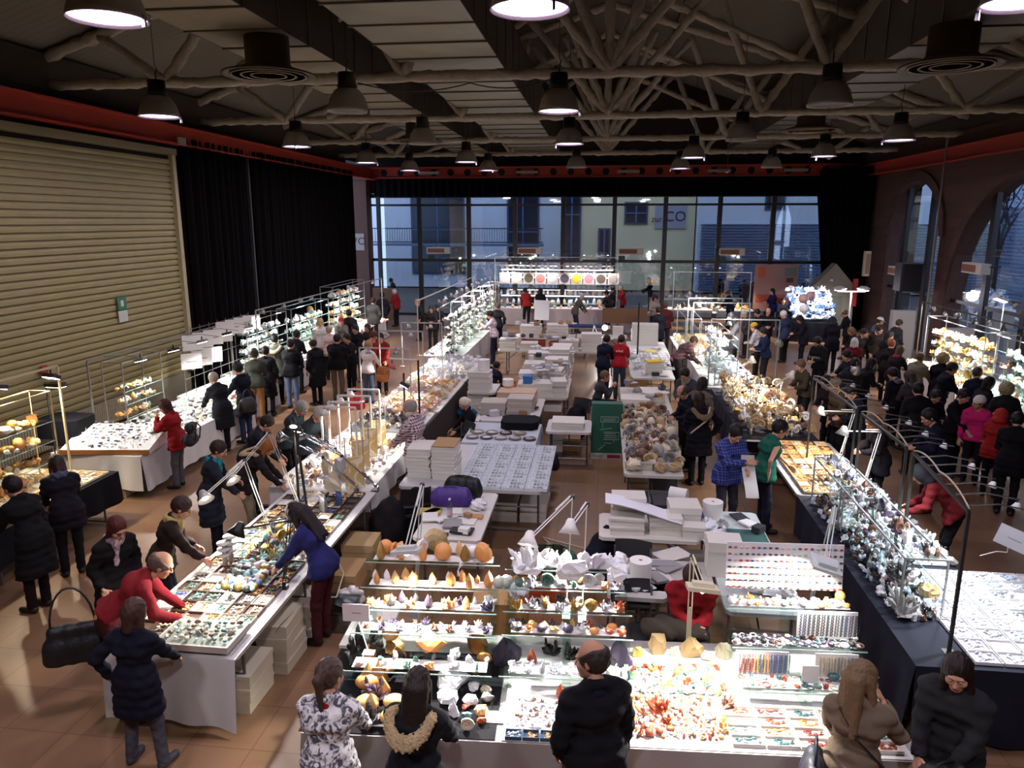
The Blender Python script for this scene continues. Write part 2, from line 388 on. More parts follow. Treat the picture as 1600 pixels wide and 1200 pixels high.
# roof
deck = lines_mat('#5a554c', '#6e685e', 1, .22, .93, .85, .3)
def roof():
 for s, nm in ((-1, 'left'), (1, 'right')):
  v = [(0, -3, 11.75), (0, 36.3, 11.75), (s * 12, 36.3, 7.75), (s * 12, -3, 7.75)]
  struct(MB().add(v + [(x, y, z + .12) for x, y, z in v], [(0, 1, 2, 3), (7, 6, 5, 4), (0, 4, 5, 1), (2, 6, 7, 3), (1, 5, 6, 2), (0, 3, 7, 4)]).build('ceiling_' + nm, deck))
  struct(MB().box(min(s * 11.3, s * 12), max(s * 11.3, s * 12), -3, 36.3, 7.2, 7.9).build('ceiling_eave_' + nm, mat('#3c352d', .9)))
roof()
plaster = mat('#b9b2a2', .95, bump=1.0, bs=14, var=.3, vs=9)
def truss(Y, lab):
 t = thing('roof_truss', lab, 'truss', (0, Y, 7.3)); t['kind'] = 'structure'
 def rough(path, r, nm):
  P = []; a, b = Vector(path[0]), Vector(path[1]); n = max(3, int((b - a).length / .17)); rs = []
  for k in range(n + 1):
   P.append(tuple(a.lerp(b, k / n) + Vector((R.uniform(-1, 1), R.uniform(-1, 1), R.uniform(-1, 1))) * r * .16)); rs.append(r * R.uniform(.8, 1.22))
  MB().tube(P, rs, 8).build(nm, plaster, t, smooth=True)
 rough([(-11.3, 0, 0), (11.3, 0, 0)], .095, 'bottom_chord')
 for s in (-1, 1):
  rough([(s * 11.6, 0, .45), (0, 0, 4.15)], .12, 'top_chord')
  rough([(0, 0, 3.3), (s * 7.6, 0, .05)], .1, 'inner_chord')
  for a, b in [((0, 0, 0), (s * 1.5, 0, 3.3)), ((0, 0, 0), (s * 2.6, 0, 3.0)), ((s * 3.9, 0, 0), (s * 2.6, 0, 3.1)), ((s * 3.9, 0, 0), (s * 5.4, 0, 2.3)), ((s * 8.8, 0, 0), (s * 7.4, 0, 1.7)), ((s * 8.8, 0, 0), (s * 10.1, 0, .9))]:
   rough([a, b], .1, 'web_member')
 rough([(0, 0, -.05), (0, 0, 4.0)], .1, 'king_post')
for Y, l in ((9.0, 'plaster-coated roof truss closest overhead, its bottom chord above the picture'), (14.8, 'plaster-coated roof truss, nearest one whose bottom chord shows'), (20.6, 'plaster-coated roof truss, second bottom chord from the front'), (26.2, 'plaster-coated roof truss, third bottom chord from the front'), (31.6, 'plaster-coated roof truss nearest the back windows')):
 if Y > 10: truss(Y, l)
for x in (-6, 6, -2.2, 2.2):
 struct(MB().bar((x, -2, 11.6 - abs(x) * .333), (x, 36, 11.6 - abs(x) * .333), .12, .16).build('trim_purlin', mat('#5a4f41', .9)))
# air ducts
duct = mat('#a8a692', .4, metal=.35, var=.12, vs=1.5)
dark = mat('#2c2825', .6, metal=.3)
def air_duct(x0, x1, z0, z1, lab, m):
 t = thing('air_duct', lab, 'duct', (0, 0, z0))
 a = MB(); h = z1 - z0; L_ = 1.22
 for k in range(27):
  y = 1 + k * L_; s = .006 * (k % 2)
  # cross-broken sheet: pyramidal bottom panel
  c = ((x0 + x1) / 2, y + L_ / 2, -.03)
  v = [(x0, y, s), (x1, y, s), (x1, y + L_ - .03, s), (x0, y + L_ - .03, s), c, (x0, y, h), (x1, y, h), (x1, y + L_ - .03, h), (x0, y + L_ - .03, h)]
  a.add(v, [(0, 4, 1), (1, 4, 2), (2, 4, 3), (3, 4, 0), (5, 6, 7, 8), (0, 1, 6, 5), (2, 3, 8, 7)])
 a.build('sheet_panel', m, t)
 b = MB()
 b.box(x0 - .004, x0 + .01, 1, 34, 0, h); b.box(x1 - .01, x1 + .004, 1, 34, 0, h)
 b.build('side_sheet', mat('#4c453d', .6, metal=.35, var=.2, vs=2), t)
 c = MB().box(x0 - .02, x1 + .02, -.035, .005, -.025, h + .01).mesh('flange')
 for k in range(28): place(c, 'flange', mat('#6d6a5c', .4, metal=.6), t, (0, 1 + k * L_, 0))
air_duct(-4.0, -2.05, 7.55, 8.7, 'wide grey sheet-metal air duct running beside the centre line of the roof', duct)
air_duct(-6.7, -5.15, 7.55, 8.7, 'brownish air duct under the left roof slope with round outlets', mat('#978f7a', .5, metal=.2, var=.12, vs=1.5))
air_duct(5.15, 6.7, 7.55, 8.7, 'air duct hanging under the right roof slope', mat('#6f695b', .5, metal=.3, var=.12, vs=1.5))
def diffuser(x, y, lab):
 t = thing('ceiling_diffuser', lab, 'air vent', (x, y, 6.95))
 MB().lathe([(.36, .6), (.36, .18), (.42, .12), (.74, .03), (.76, 0), (.7, 0), (.6, .03)], 32).build('collar', mat('#5b5145', .5, metal=.3), t, smooth=True)
 for r in (.62, .46, .3): MB().lathe([(r, .0), (r - .1, .05), (r - .12, .05), (r - .02, -.012), (r, 0)], 32).build('ring_vane', mat('#93856f', .5), t, smooth=True)
 MB().lathe([(.0, .01), (.16, .01), (.18, .03), (.0, .04)], 24).build('centre_disc', mat('#7a6d5a', .5), t)
diffuser(-5.6, 12.5, 'round air diffuser under the left duct, large and nearest')
diffuser(5.3, 13.1, 'round air diffuser under the right duct, large and nearest')
diffuser(5.4, 21.6, 'round air diffuser under the right duct, farther back')
diffuser(-5.7, 23.0, 'round air diffuser under the left duct, farther back')
# high-bay lamps
def highbay(lit):
 t = thing('highbay_lamp', '', 'ceiling lamp', group='high-bay lamps under the roof')
 MB().lathe([(.14, .6), (.15, .42), (.17, .38), (.14, .36)], 20).build('ballast_housing', mat('#141416', .4), t, smooth=True)
 MB().lathe([(.12, .37), (.2, .33), (.28, .22), (.33, .05), (.345, 0), (.335, 0), (.32, .05), (.27, .2), (.19, .31), (.11, .35)], 28).build('reflector', mat('#a9a39c', .4, metal=.2), t, smooth=True)
 MB().lathe([(.0, .03), (.33, .03), (.33, .04), (.0, .05)], 28).build('lens', glow('#e6c4ff', 9) if lit else mat('#8a8a8a', .2), t)
 MB().tube([(0, 0, .58), (0, 0, .72), (.03, 0, .78), (0, 0, .84), (-.03, 0, .78), (0, 0, .72)], .012, 6).tube([(0, 0, .82), (0, 0, 2.2)], .006, 5).build('hanger', mat('#222222', .5), t)
 MB().box(.33, .36, -.015, .015, -.07, .03).build('latch', mat('#9a9a9a', .3, metal=.8), t)
 return t
pl, pu = highbay(True), highbay(False)
LP = [(-4.45, 6.65, 1, 'lit ceiling lamp at the top left corner, largest of the lamps'), (-.68, 6.8, 1, 'lit ceiling lamp cut by the top edge near the middle'), (3.4, 7.1, 1, 'lit ceiling lamp cut by the top right corner'),
   (-7.7, 12.65, 1, 'lit ceiling lamp above the left shutter beam'), (-.8, 12.85, 1, 'lit ceiling lamp under the nearest visible truss, centre'), (-7.5, 18.05, 1, 'lit ceiling lamp on the left behind the second truss'),
   (-.88, 18.2, 1, 'lit ceiling lamp directly behind the central lit one'), (6.5, 18.3, 1, 'lit ceiling lamp on the right above the arches'), (-7.4, 23.2, 1, 'lit ceiling lamp near the left end of the back beam'),
   (-4.27, 23.3, 1, 'lit ceiling lamp left of centre, before the back beam'), (-7.0, 26.9, 1, 'small lit ceiling lamp far left before the red back beam'), (-4.2, 27.25, 1, 'small lit ceiling lamp far left of centre before the red back beam'),
   (2.46, 22.5, 1, 'lit ceiling lamp right of centre, third row'), (6.04, 22.5, 1, 'lit ceiling lamp right, before the red back beam'), (2.54, 27.1, 1, 'small lit ceiling lamp right of centre before the red back beam'),
   (-4.23, 12.4, 0, 'unlit grey ceiling lamp left of centre by the nearest truss'), (-4.27, 17.7, 0, 'unlit grey ceiling lamp left of centre by the second truss'), (3.43, 12.7, 0, 'large unlit ceiling lamp right of centre'),
   (2.98, 17.8, 0, 'unlit ceiling lamp right of centre by the second truss'), (-1.0, 26.0, 0, 'unlit small ceiling lamp in the middle far back'), (5.53, 26.8, 0, 'unlit small ceiling lamp on the right far back')]
first = {1: pl, 0: pu}
for x, y, lit, lab in LP:
 src = first[lit]
 if not src.get('used'): src.location = (x, y, 6.35); src['label'] = lab; src['used'] = 1; o = src
 else: o = dup(src, (x, y, 6.35), R.uniform(0, 6), lab)
 if lit: light((x, y, 6.34), 'AREA', 85, (.96, .86, 1), size=.6)
for k in ('used',):
 for o in list(COL.objects):
  if k in o: del o[k]
for x in (-4.45, -.68, 3.4):
 dup(pl, (x, 1.2, 6.35), 1, 'lit ceiling lamp of the row behind the camera, ' + ('left' if x < -2 else 'middle' if x < 1 else 'right')); light((x, 1.2, 6.34), 'AREA', 130, (.96, .88, 1), size=.6)
# cables slung between the lamps
def cable(pts, lab, name='power_cable', r=.012, m=None, sag=0, cat='cable'):
 P = [Vector(p) for p in pts]; path = []
 for a, b in zip(P, P[1:]):
  for k in range(10):
   u = k / 10; q = a.lerp(b, u); q.z -= sag * 4 * u * (1 - u); path.append(q)
 path.append(P[-1])
 return tag(MB().tube(path, r, 6).build(name, m or mat('#151515', .6), smooth=True), lab, cat)
cable([(-4.8, 14.7, 7.2), (-2.6, 14.7, 7.15), (-.9, 14.7, 7.25)], 'thin black cable sagging under the nearest truss left of centre', sag=.15)
# exit signs, fire bell, small wall things
t = thing('exit_sign', 'small green and white sign on the shutter', 'sign', (-11.14, 16.0, 2.45), 0)
MB().box(0, .02, -.16, .16, .12, .42).build('green_panel', mat('#2e6a52', .5), t); MB().box(0, .022, -.16, .16, -.16, .1).build('white_panel', mat('#c9cdc4', .5), t)
MB().box(.02, .026, -.05, .05, .2, .34).build('pictogram', mat('#d8dcd4', .5), t)
t = thing('alarm_push_button', 'small red fire alarm button box on the shutter', 'alarm', (-11.13, 13.3, 1.66))
MB().box(0, .07, -.09, .09, -.1, .1, ch=.02).build('housing', mat('#a02018', .4), t); MB().box(.07, .075, -.05, .05, -.05, .05).build('button_plate', mat('#701410', .4), t)
tag(MB().box(-10.84, -10.8, 18.5, 18.85, 6.5, 6.68).build('junction_plate', mat('#aaa79a', .5)), 'small grey junction plate on the left red beam', 'plate')
t = thing('wc_sign', 'paper WC sign taped on the brown pillar', 'sign', (-11.95, 35.27, 3.2))
MB().box(-.42, .42, 0, .012, 0, .8).build('paper', mat('#8c8078', .8), t)
def text(s, size, loc, rot, m, parent=None, name='lettering', ext=.002, align='CENTER'):
 c = bpy.data.curves.new(name, 'FONT'); c.body = s; c.size = size; c.extrude = ext; c.align_x = align; c.align_y = 'CENTER'
 c.resolution_u = 2
 o = bpy.data.objects.new(name, c); COL.objects.link(o); o.location = loc; o.rotation_euler = rot; c.materials.append(m)
 if parent: o.parent = parent
 return o
text('WC', .5, (0, -.006, .42), (math.pi / 2, 0, 0), mat('#28201e', .8), t)
# air curtains on the window bars
def heater(x, y, z, rz, lab, w=1.15, cut=False):
 t = thing('air_curtain_unit', lab, 'heater', (x, y, z), rz)
 MB().box(-w / 2, w / 2, -.3, 0, 0, .3, ch=.03).build('casing', mat('#b9b3a4', .5), t)
 g = MB().box(-w / 2 + .04, w / 2 - .28, -.31, -.3, .05, .25)
 g.build('intake_grille', lines_mat('#8e6250', '#6d4536', 2, .03, .5), t)
 MB().box(-w / 2, -w / 2 + .04, -.05, .25, .2, .24).box(w / 2 - .04, w / 2, -.05, .25, .2, .24).build('bracket', fr, t)
for px, lab in ((693, 'white air heater fixed on the window bar, leftmost'), (841, 'white air heater on the window bar behind the central stall'), (1000, 'white air heater on the window bar, right of centre'), (1155, 'white air heater on the window bar nearest the poster board')):
 x = (px - 590) / 700 * 20.9 - 11.0
 heater(x, 35.75, 3.05, 0, lab)
 tag(MB().box(x - .55, x - .25, 35.7, 35.75, 2.78, 2.98).build('exit_light', mat('#10291d', .5)), 'small dark green exit sign under the heater ' + ('leftmost' if px == 693 else 'of the central stall' if px == 841 else 'right of centre' if px == 1000 else 'nearest the poster board'), 'sign')
heater(10.9, 29.0, 2.65, -math.pi / 2, 'white air heater on the narrow arch window')
heater(10.9, 23.2, 3.1, -math.pi / 2, 'white air heater on the wide arch window')
t = thing('loudspeaker', 'black loudspeaker hanging beside the narrow arch', 'loudspeaker', (10.6, 27.6, 2.2))
MB().box(-.35, .35, -.35, .35, 0, .95, ch=.05).build('cabinet', mat('#0c0c0e', .7), t); MB().box(-.3, .3, -.37, -.351, .05, .9).build('grille', mat('#18181a', .9), t)
MB().bar((.3, .3, .9), (.7, .3, .9), .05).build('bracket', fr, t)
t = thing('hose_cabinet', 'cream narrow panel heater at the edge of the right curtain', 'heater', (10.6, 31.9, 2.4))
MB().box(-.12, .12, -.12, .12, 0, 1.0, ch=.03).build('casing', mat('#b8a888', .5), t); MB().box(-.08, .08, -.13, -.12, .1, .9).build('grille', mat('#8a6a50', .7), t)
struct(MB().tube([(10.9, 26.5, 7.3), (10.9, 26.5, .1)], .04, 8).build('trim_conduit', mat('#76706a', .5)))
for x, y, z, lab in ((7.4, 22.2, 6.95, 'long grey batten light box on the right beam'), ): pass
for i, x in enumerate((-8.2, -3.6, 1.0, 5.0, 8.3)):
 tag(MB().box(x - .5, x + .5, 35.0, 35.08, 6.72, 6.84).build('batten_fitting', mat('#9a9388', .5)), ['farthest left', 'left of centre', 'central', 'right of centre', 'farthest right'][i] + ' grey batten fitting mounted on the red back beam', 'fitting')
for x, y, lab in ((6.6, 24.0, 'small white spot fitting on a rod below the right duct'), (4.6, 30.2, 'small white spot fitting on a rod before the back beam')):
 t = thing('rod_fitting', lab, 'fitting', (x, y, 6.4))
 MB().tube([(0, 0, .1), (0, 0, 1.6)], .012).build('rod', mat('#555049', .5), t); MB().lathe([(.02, .1), (.1, .05), (.02, -.02)], 12).build('cap', mat('#b5aba0', .5), t)
# ------------------------------------------------------------------ outside
def facade(name, lab, loc, wall, w_, h_, wins, slats=None, extra=None):
 t = thing(name, lab, 'building', loc)
 MB().box(0, w_, 0, 4, 0, h_).build('wall', wall, t)
 for (x0, x1, z0, z1) in wins:
  f = MB().box(x0 - .12, x1 + .12, -.08, 0, z0 - .12, z1 + .12).build('window_frame', mat('#3b4a66', .6), t)
  MB().box(x0, x1, -.12, -.06, z0, z1).build('pane', mat('#1a2433', .2), f)
  MB().bar(((x0 + x1) / 2, -.14, z0), ((x0 + x1) / 2, -.14, z1), .1).bar((x0, -.14, (z0 + z1) / 2), (x1, -.14, (z0 + z1) / 2), .08).build('glazing_bar', mat('#4a5f86', .6), f)
 return t
facade('house', 'pale blue house across the street behind the left windows', (-22, 52, 0), mat('#c3c8d2', .9, var=.08, vs=.6), 19, 14, [(2, 4.5, 3, 7.4), (8.6, 12.2, 1, 7), (15.4, 17.4, .5, 7.2), (12.5, 15, 9, 12)])
b2 = facade('house', 'beige building with a lettered sign behind the centre windows', (-2.9, 51, 0), mat('#d6c9a0', .9, var=.08, vs=.6), 8.8, 14, [(.2, 1.2, 2, 8), (4.3, 5.6, 4.5, 5.7), (2.6, 3.2, .3, 4)])
MB().box(6.2, 8.2, -.1, 0, 4.1, 5.7).build('sign_board', mat('#9a95a0', .7), b2)
text('CO', .95, (7.5, -.12, 4.85), (math.pi / 2, 0, 0), mat('#252228', .7), b2, name='lettering')
text('zur', .55, (6.3, -.12, 4.7), (math.pi / 2, 0, 0), mat('#352d38', .7), b2, name='lettering')
b3 = facade('house', 'light blue grey building with horizontal slats behind the right windows', (6.0, 50, 0), mat('#c6ccd4', .9, var=.06, vs=.6), 30, 14, [(4.2, 5.2, 5.4, 8.2)])
s = MB()
for k in range(24): s.box(.2, 29.8, -.16, 0, .2 + k * .18, .26 + k * .18)
s.build('louvre_slats', mat('#5b7396', .6), b3)
t = thing('striped_flag', 'yellow and red striped flag hanging outside the right window', 'flag', (12.75, 47, 4.9))
for k in range(9): MB().box(k * .14, k * .14 + .14, -.02, .02, 0, 1.5).build('stripe', mat('#c8962a' if k % 2 == 0 else '#8c2a22', .8), t)
MB().bar((-.1, 0, 1.52), (1.4, 0, 1.52), .05).build('flag_pole', fr, t)
for k in range(3):
 s = MB(); x0 = -22 + k * .01
bal = thing('balcony_railing', 'dark iron railing across the street behind the left windows', 'railing', (-21, 49.5, 3.1))
s = MB().bar((0, 0, 1), (17, 0, 1), .07).bar((0, 0, .1), (17, 0, .1), .07)
s.build('rail', mat('#1c2434', .6), bal)
s = MB()
for k in range(100): s.bar((k * .17, 0, .1), (k * .17, 0, 1), .025)
o = s.build('baluster', mat('#1c2434', .6), bal); o['kind'] = 'stuff'
MB().box(0, 17, -.1, .6, -.15, 0).build('slab', mat('#5f6a82', .8), bal)
def tree(x, y, h, lab, seed):
 rr = random.Random(seed); t = thing('bare_tree', lab, 'tree', (x, y, -.1)); m = MB()
 def br(p, d, L_, r, dep):
  q = p + d * L_; m.tube([p, (p + q) / 2 + Vector((rr.uniform(-.05, .05), rr.uniform(-.05, .05), 0)) * L_, q], [r, r * .8, r * .62], 6)
  if dep: 
   for _ in range(3): br(q, (d + Vector((rr.uniform(-.8, .8), rr.uniform(-.8, .8), rr.uniform(-.3, .5)))).normalized(), L_ * rr.uniform(.6, .8), r * .6, dep - 1)
 br(Vector((0, 0, 0)), Vector((0, 0, 1)), h * .35, .14, 4); m.build('trunk', mat('#1d1a1c', .9), t)
 v = []; f = []
 for k in range(420):
  a = rr.uniform(0, 6.28); z = rr.uniform(.42, 1.0) * h; r = rr.uniform(.1, 1) * h * .3
  c = Vector((r * math.cos(a), r * math.sin(a), z)); s_ = .09
  p = [c + Vector((rr.uniform(-s_, s_), rr.uniform(-s_, s_), rr.uniform(-s_, s_))) for _ in range(3)]
  n = len(v); v += p; f.append((n, n + 1, n + 2))
 MB().add(v, f).build('foliage', mat('#18221c', .9), t)
tree(15.5, 27, 8.5, 'dark tree outside the wide arch window', 3)
tree(18, 37, 8, 'dark tree outside the narrow arch window', 5)
b4 = thing('house', 'slatted blue building seen through the arches', 'building', (24, 8, 0))
MB().box(0, 3, 0, 44, 0, 13).build('wall', mat('#98a6c0', .9), b4)
s = MB()
for k in range(24): s.box(-.15, 0, .2, 43.8, .2 + k * .22, .31 + k * .22)
s.build('louvre_slats', mat('#5a7398', .6), b4)
# ================================================================== PEOPLE: implicit surfaces -> meshes
f32 = np.float32
def cap(P, a, b, ra, rb=None):
 rb = ra if rb is None else rb
 a = np.asarray(a, f32); b = np.asarray(b, f32); d = b - a; L2 = float(d @ d) + 1e-9
 q = P - a; t = np.clip((q @ d) / L2, 0, 1).astype(f32)
 q = q - t[:, None] * d
 return np.sqrt((q * q).sum(1)) - (ra + t * f32(rb - ra))
def ell(P, c, r):
 q = (P - np.asarray(c, f32)) / np.asarray(r, f32)
 k = np.sqrt((q * q).sum(1)); return (k - 1) * min(r)
def smin(a, b, k):
 h = np.clip(.5 + .5 * (b - a) / k, 0, 1); return b + (a - b) * h - k * h * (1 - h)
def smax(a, b, k): return -smin(-a, -b, k)
def netmesh(fn, lo, hi, vx):
 """naive surface nets of fn(P)<0 on a box"""
 lo = np.asarray(lo, f32); n = np.maximum(3, np.ceil((np.asarray(hi, f32) - lo) / vx).astype(int) + 1)
 g = np.stack(np.meshgrid(*[lo[i] + vx * np.arange(n[i], dtype=f32) for i in range(3)], indexing='ij'), -1)
 F = fn(g.reshape(-1, 3)).reshape(n).astype(f32)
 F[0] = F[-1] = 1; F[:, 0] = F[:, -1] = 1; F[:, :, 0] = F[:, :, -1] = 1
 S = F < 0
 c = [(i, j, k) for i in (0, 1) for j in (0, 1) for k in (0, 1)]
 sl = lambda A, o: A[o[0]:n[0] - 1 + o[0], o[1]:n[1] - 1 + o[1], o[2]:n[2] - 1 + o[2]]
 cnt = sum(sl(S, o).astype(np.int8) for o in c)
 act = (cnt > 0) & (cnt < 8); I = np.argwhere(act)
 if len(I) == 0: return np.zeros((0, 3), f32), np.zeros((0, 4), int)
 idx = -np.ones(act.shape, int); idx[tuple(I.T)] = np.arange(len(I))
 V = {o: F[I[:, 0] + o[0], I[:, 1] + o[1], I[:, 2] + o[2]] for o in c}
 acc = np.zeros((len(I), 3), f32); w_ = np.zeros(len(I), f32)
 for o in c:
  for ax in range(3):
   if o[ax]: continue
   p = list(o); p[ax] = 1; p = tuple(p); a, b = V[o], V[p]; m = (a < 0) != (b < 0)
   t = np.where(m, a / np.where(m, a - b, 1), 0)
   for d in range(3): acc[:, d] += np.where(m, o[d] + (t if d == ax else 0), 0)
   w_ += m
 vert = lo + vx * (I + acc / w_[:, None])
 Q = []
 for ax in range(3):
  u, v = [(1, 2), (2, 0), (0, 1)][ax]
  s0 = [slice(0, n[d] - 1) for d in range(3)]; s0[u] = slice(1, n[u] - 1); s0[v] = slice(1, n[v] - 1)
  s1 = list(s0); s1[ax] = slice(1, n[ax])
  A = S[tuple(s0)]; B = S[tuple(s1)]; E_ = np.argwhere(A != B)
  if not len(E_): continue
  ori = A[tuple(E_.T)]; E_[:, u] += 1; E_[:, v] += 1
  def ci(du, dv):
   T = E_.copy(); T[:, u] -= du; T[:, v] -= dv; return idx[tuple(T.T)]
  q = np.stack([ci(1, 1), ci(0, 1), ci(0, 0), ci(1, 0)], 1)
  q[~ori] = q[~ori][:, ::-1]; Q.append(q)
 Q = np.concatenate(Q); Q = Q[(Q >= 0).all(1)]
 return vert.astype(f32), Q
# ---- head (centre at origin, face towards +Y, top at z=+.115)
def head_fn(P):
 X, Y, Z = P[:, 0], P[:, 1], P[:, 2]; A = np.abs(X); PA = np.stack([A, Y, Z], 1)
 d = ell(P, (0, -.012, .025), (.074, .093, .09))
 d = smin(d, ell(P, (0, .022, -.035), (.058, .065, .075)), .03)
 d = smin(d, ell(P, (0, .062, -.088), (.028, .024, .022)), .025)            # chin
 d = smin(d, ell(PA, (.04, .06, -.028), (.022, .02, .022)), .02)            # cheekbones
 d = smin(d, ell(P, (0, .082, .022), (.05, .014, .012)), .015)              # brow
 d = smax(d, -ell(PA, (.029, .096, 0), (.017, .014, .012)), .008)          # sockets
 d = smin(d, cap(P, (0, .088, .005), (0, .107, -.03), .007, .012), .01)     # nose
 d = smin(d, ell(PA, (.011, .096, -.034), (.008, .009, .007)), .005)
 d = smin(d, ell(P, (0, .088, -.058), (.024, .012, .006)), .006)
 d = smin(d, ell(P, (0, .086, -.069), (.02, .011, .006)), .005)
 d = smin(d, ell(PA, (.076, -.005, -.008), (.009, .018, .03)), .006)        # ears
 return d
def build_head(vx):
 v, q = netmesh(head_fn, (-.1, -.12, -.125), (.1, .135, .13), vx)
 c = v[q].mean(1); mi = np.zeros(len(q), int)
 mi[(np.abs(c[:, 0]) < .023) & (c[:, 1] > .08) & (c[:, 2] > -.075) & (c[:, 2] < -.052)] = 2
 mi[(np.abs(np.abs(c[:, 0]) - .03) < .018) & (c[:, 1] > .078) & (c[:, 2] > .014) & (c[:, 2] < .023)] = 1   # eyebrows
 V = [v]; Q = [q]; M = [mi]; n = len(v)
 for s in (-1, 1):
  for (r, cy_, k) in ((.0115, .083, 3), (.006, .0905, 1)):
   e, f = netmesh(lambda P: ell(P, (s * .029, cy_, .001), (r, r, r * .8)), (s * .029 - .02, cy_ - .02, -.02), (s * .029 + .02, cy_ + .02, .02), max(.003, vx * .45))
   V.append(e); Q.append(f + n); M.append(np.full(len(f), k)); n += len(e)
 return np.concatenate(V), np.concatenate(Q), np.concatenate(M)
HEADS = {0: build_head(.006), 1: build_head(.009), 2: build_head(.014)}
# ---- hand: wrist at origin, fingers along +X_h = (0,0,-1), thumb towards +Y, palm normal +X (for left hand mirrored)
def hand_fn(curl):
 fs = []
 for i, (y, L_) in enumerate(((.03, .07), (.01, .078), (-.01, .073), (-.028, .058))):
  k = curl * (1 + .12 * i); p = np.array([0, y, -.088]); a = .15 * k; segs = []
  for j, fr_ in enumerate((.45, .32, .23)):
   q = p + L_ * fr_ * np.array([math.sin(a), y * .6 * (1 - curl), -math.cos(a)]); segs.append((p, q, .0092 - .0012 * j, .0088 - .0014 * j)); p = q; a += .75 * k
  fs.append(segs)
 p = np.array([.005, .03, -.03]); q = p + np.array([.014, .03, -.03]); r = q + np.array([.012, .008, -.028])
 th = [(p, q, .012, .0105), (q, r, .0102, .0085)]
 def fn(P):
  d = cap(P, (0, 0, .03), (0, 0, -.02), .023, .02)
  pl_ = cap(P * np.array([1.5, 1, 1], f32), (0, .018, -.035), (0, .024, -.08), .02) / 1.2
  pl_ = smin(pl_, cap(P * np.array([1.5, 1, 1], f32), (0, -.014, -.03), (0, -.02, -.078), .02) / 1.2, .02)
  d = smin(d, pl_, .02)
  for s in fs:
   e = None
   for a, b, ra, rb in s: c = cap(P, a, b, ra, rb); e = c if e is None else smin(e, c, .004)
   d = smin(d, e, .004)
  e = smin(cap(P, *th[0]), cap(P, *th[1]), .005); return smin(d, e, .012)
 return fn
HANDS = {}
def hand(curl, lod):
 k = (curl, lod)
 if k not in HANDS: HANDS[k] = netmesh(hand_fn(curl), (-.05, -.07, -.19), (.1, .09, .05), (.0045, .0065, .0095)[lod])
 return HANDS[k]
# ---- hair: local to the head
def hair_fn(kind):
 def fn(P):
  X, Y, Z = P[:, 0], P[:, 1], P[:, 2]
  wob = .003 * np.sin(X * 140) * np.sin(Z * 90 + Y * 60)
  skull = ell(P, (0, -.016, .026), (.086, .107, .106)) + wob
  face = ell(P, (0, .12, -.045), (.07, .085, .105))
  if kind in ('short', 'bald', 'crop'):
   d = skull + (0 if kind != 'crop' else .004)
   d = smax(d, -face, .01)
   d = smax(d, -(Z + .085 - .35 * np.maximum(Y + .02, 0) * 0 - np.clip((Y + .03) * .9, 0, .08)), .01)
   if kind == 'bald': d = smax(d, Z - .062 + .5 * np.maximum(Y + .01, -.03), .01)
   return d
  if kind == 'curly':
   d = ell(P, (0, -.02, .02), (.12, .13, .13)) + .012 * np.sin(X * 75) * np.sin(Y * 75) * np.sin(Z * 75)
   return smax(d, -ell(P, (0, .13, -.04), (.068, .1, .1)), .01)
  if kind == 'bun':
   d = smax(skull, -face, .01); d = smax(d, -(Z + .05 - np.clip((Y + .03) * .9, 0, .08)), .01)
   return smin(d, ell(P, (0, -.12, .02), (.042, .036, .042)), .012)
  if kind == 'beanie':
   d = ell(P, (0, -.02, .04), (.09, .108, .1)) + .002 * np.sin(Z * 260)
   return smax(d, -(Z - .015 - .1 * np.maximum(Y, 0)), .012)
  if kind == 'cap':
   d = smax(ell(P, (0, -.015, .04), (.085, .104, .088)), -(Z - .03), .01)
   return smin(d, ell(P, (0, .11, .035), (.065, .06, .009)), .01)
  if kind == 'hood':
   d = smin(ell(P, (0, -.02, .0), (.11, .125, .135)), ell(P, (0, -.06, -.11), (.12, .09, .06)), .04)
   return smax(d, -ell(P, (0, .13, -.03), (.075, .12, .115)), .012)
  # bob / long / pony
  d = skull
  if kind == 'bob':
   s = cap(np.stack([np.abs(X), Y, Z], 1), (.062, -.01, 0), (.068, -.012, -.1), .032, .03)
   s = smin(s, cap(P, (0, -.07, 0), (0, -.06, -.11), .05, .045), .03); d = smin(d, s, .02)
  if kind == 'long':
   A = np.abs(X)
   s = cap(np.stack([A, Y, Z], 1), (.064, -.015, .01), (.088, .05, -.3), .034, .026)
   b = smin(cap(P, (-.035, -.085, .0), (-.06, -.105, -.34), .05, .024), cap(P, (.035, -.085, 0), (.06, -.105, -.34), .05, .024), .03)
   b = smin(b, cap(P, (0, -.095, 0), (0, -.12, -.32), .05, .03), .03)
   d = smin(d, smin(s, b, .03), .02) + .0022 * np.sin(X * 330 + 2 * np.sin(Z * 12))
  if kind == 'pony':
   d = smax(d, -(Z + .07 - np.clip((Y + .03) * .9, 0, .08)), .01)
   t = smin(cap(P, (0, -.1, .05), (0, -.125, .0), .026, .034), cap(P, (0, -.125, 0), (.01, -.09, -.2), .034, .014), .02); d = smin(d, t, .012) + .002 * np.sin(X * 230)
  return smax(d, -face, .01)
 return fn
HAIR = {}
def hair_mesh(kind, lod):
 k = (kind, lod)
 if k not in HAIR:
  v, q = netmesh(hair_fn(kind), (-.16, -.22, -.42 if kind == 'long' else -.24), (.16, .19, .19), (.008, .011, .016)[lod])
  HAIR[k] = (v, q)
 return HAIR[k]
def hair_mat(col): return mat(col, .55, bump=.3, bs=70, var=.4, vs=30, spec=.3)
SKIN = {}
def skin_set(col='#c89a7e'):
 if col not in SKIN: SKIN[col] = [mat(col, .55, var=.06, vs=20, spec=.35), mat('#1a120e', .4), mat('#a35f55', .5), mat('#a89f96', .4)]
 return SKIN[col]
def rotx(a): c, s = math.cos(a), math.sin(a); return np.array([[1, 0, 0], [0, c, -s], [0, s, c]])
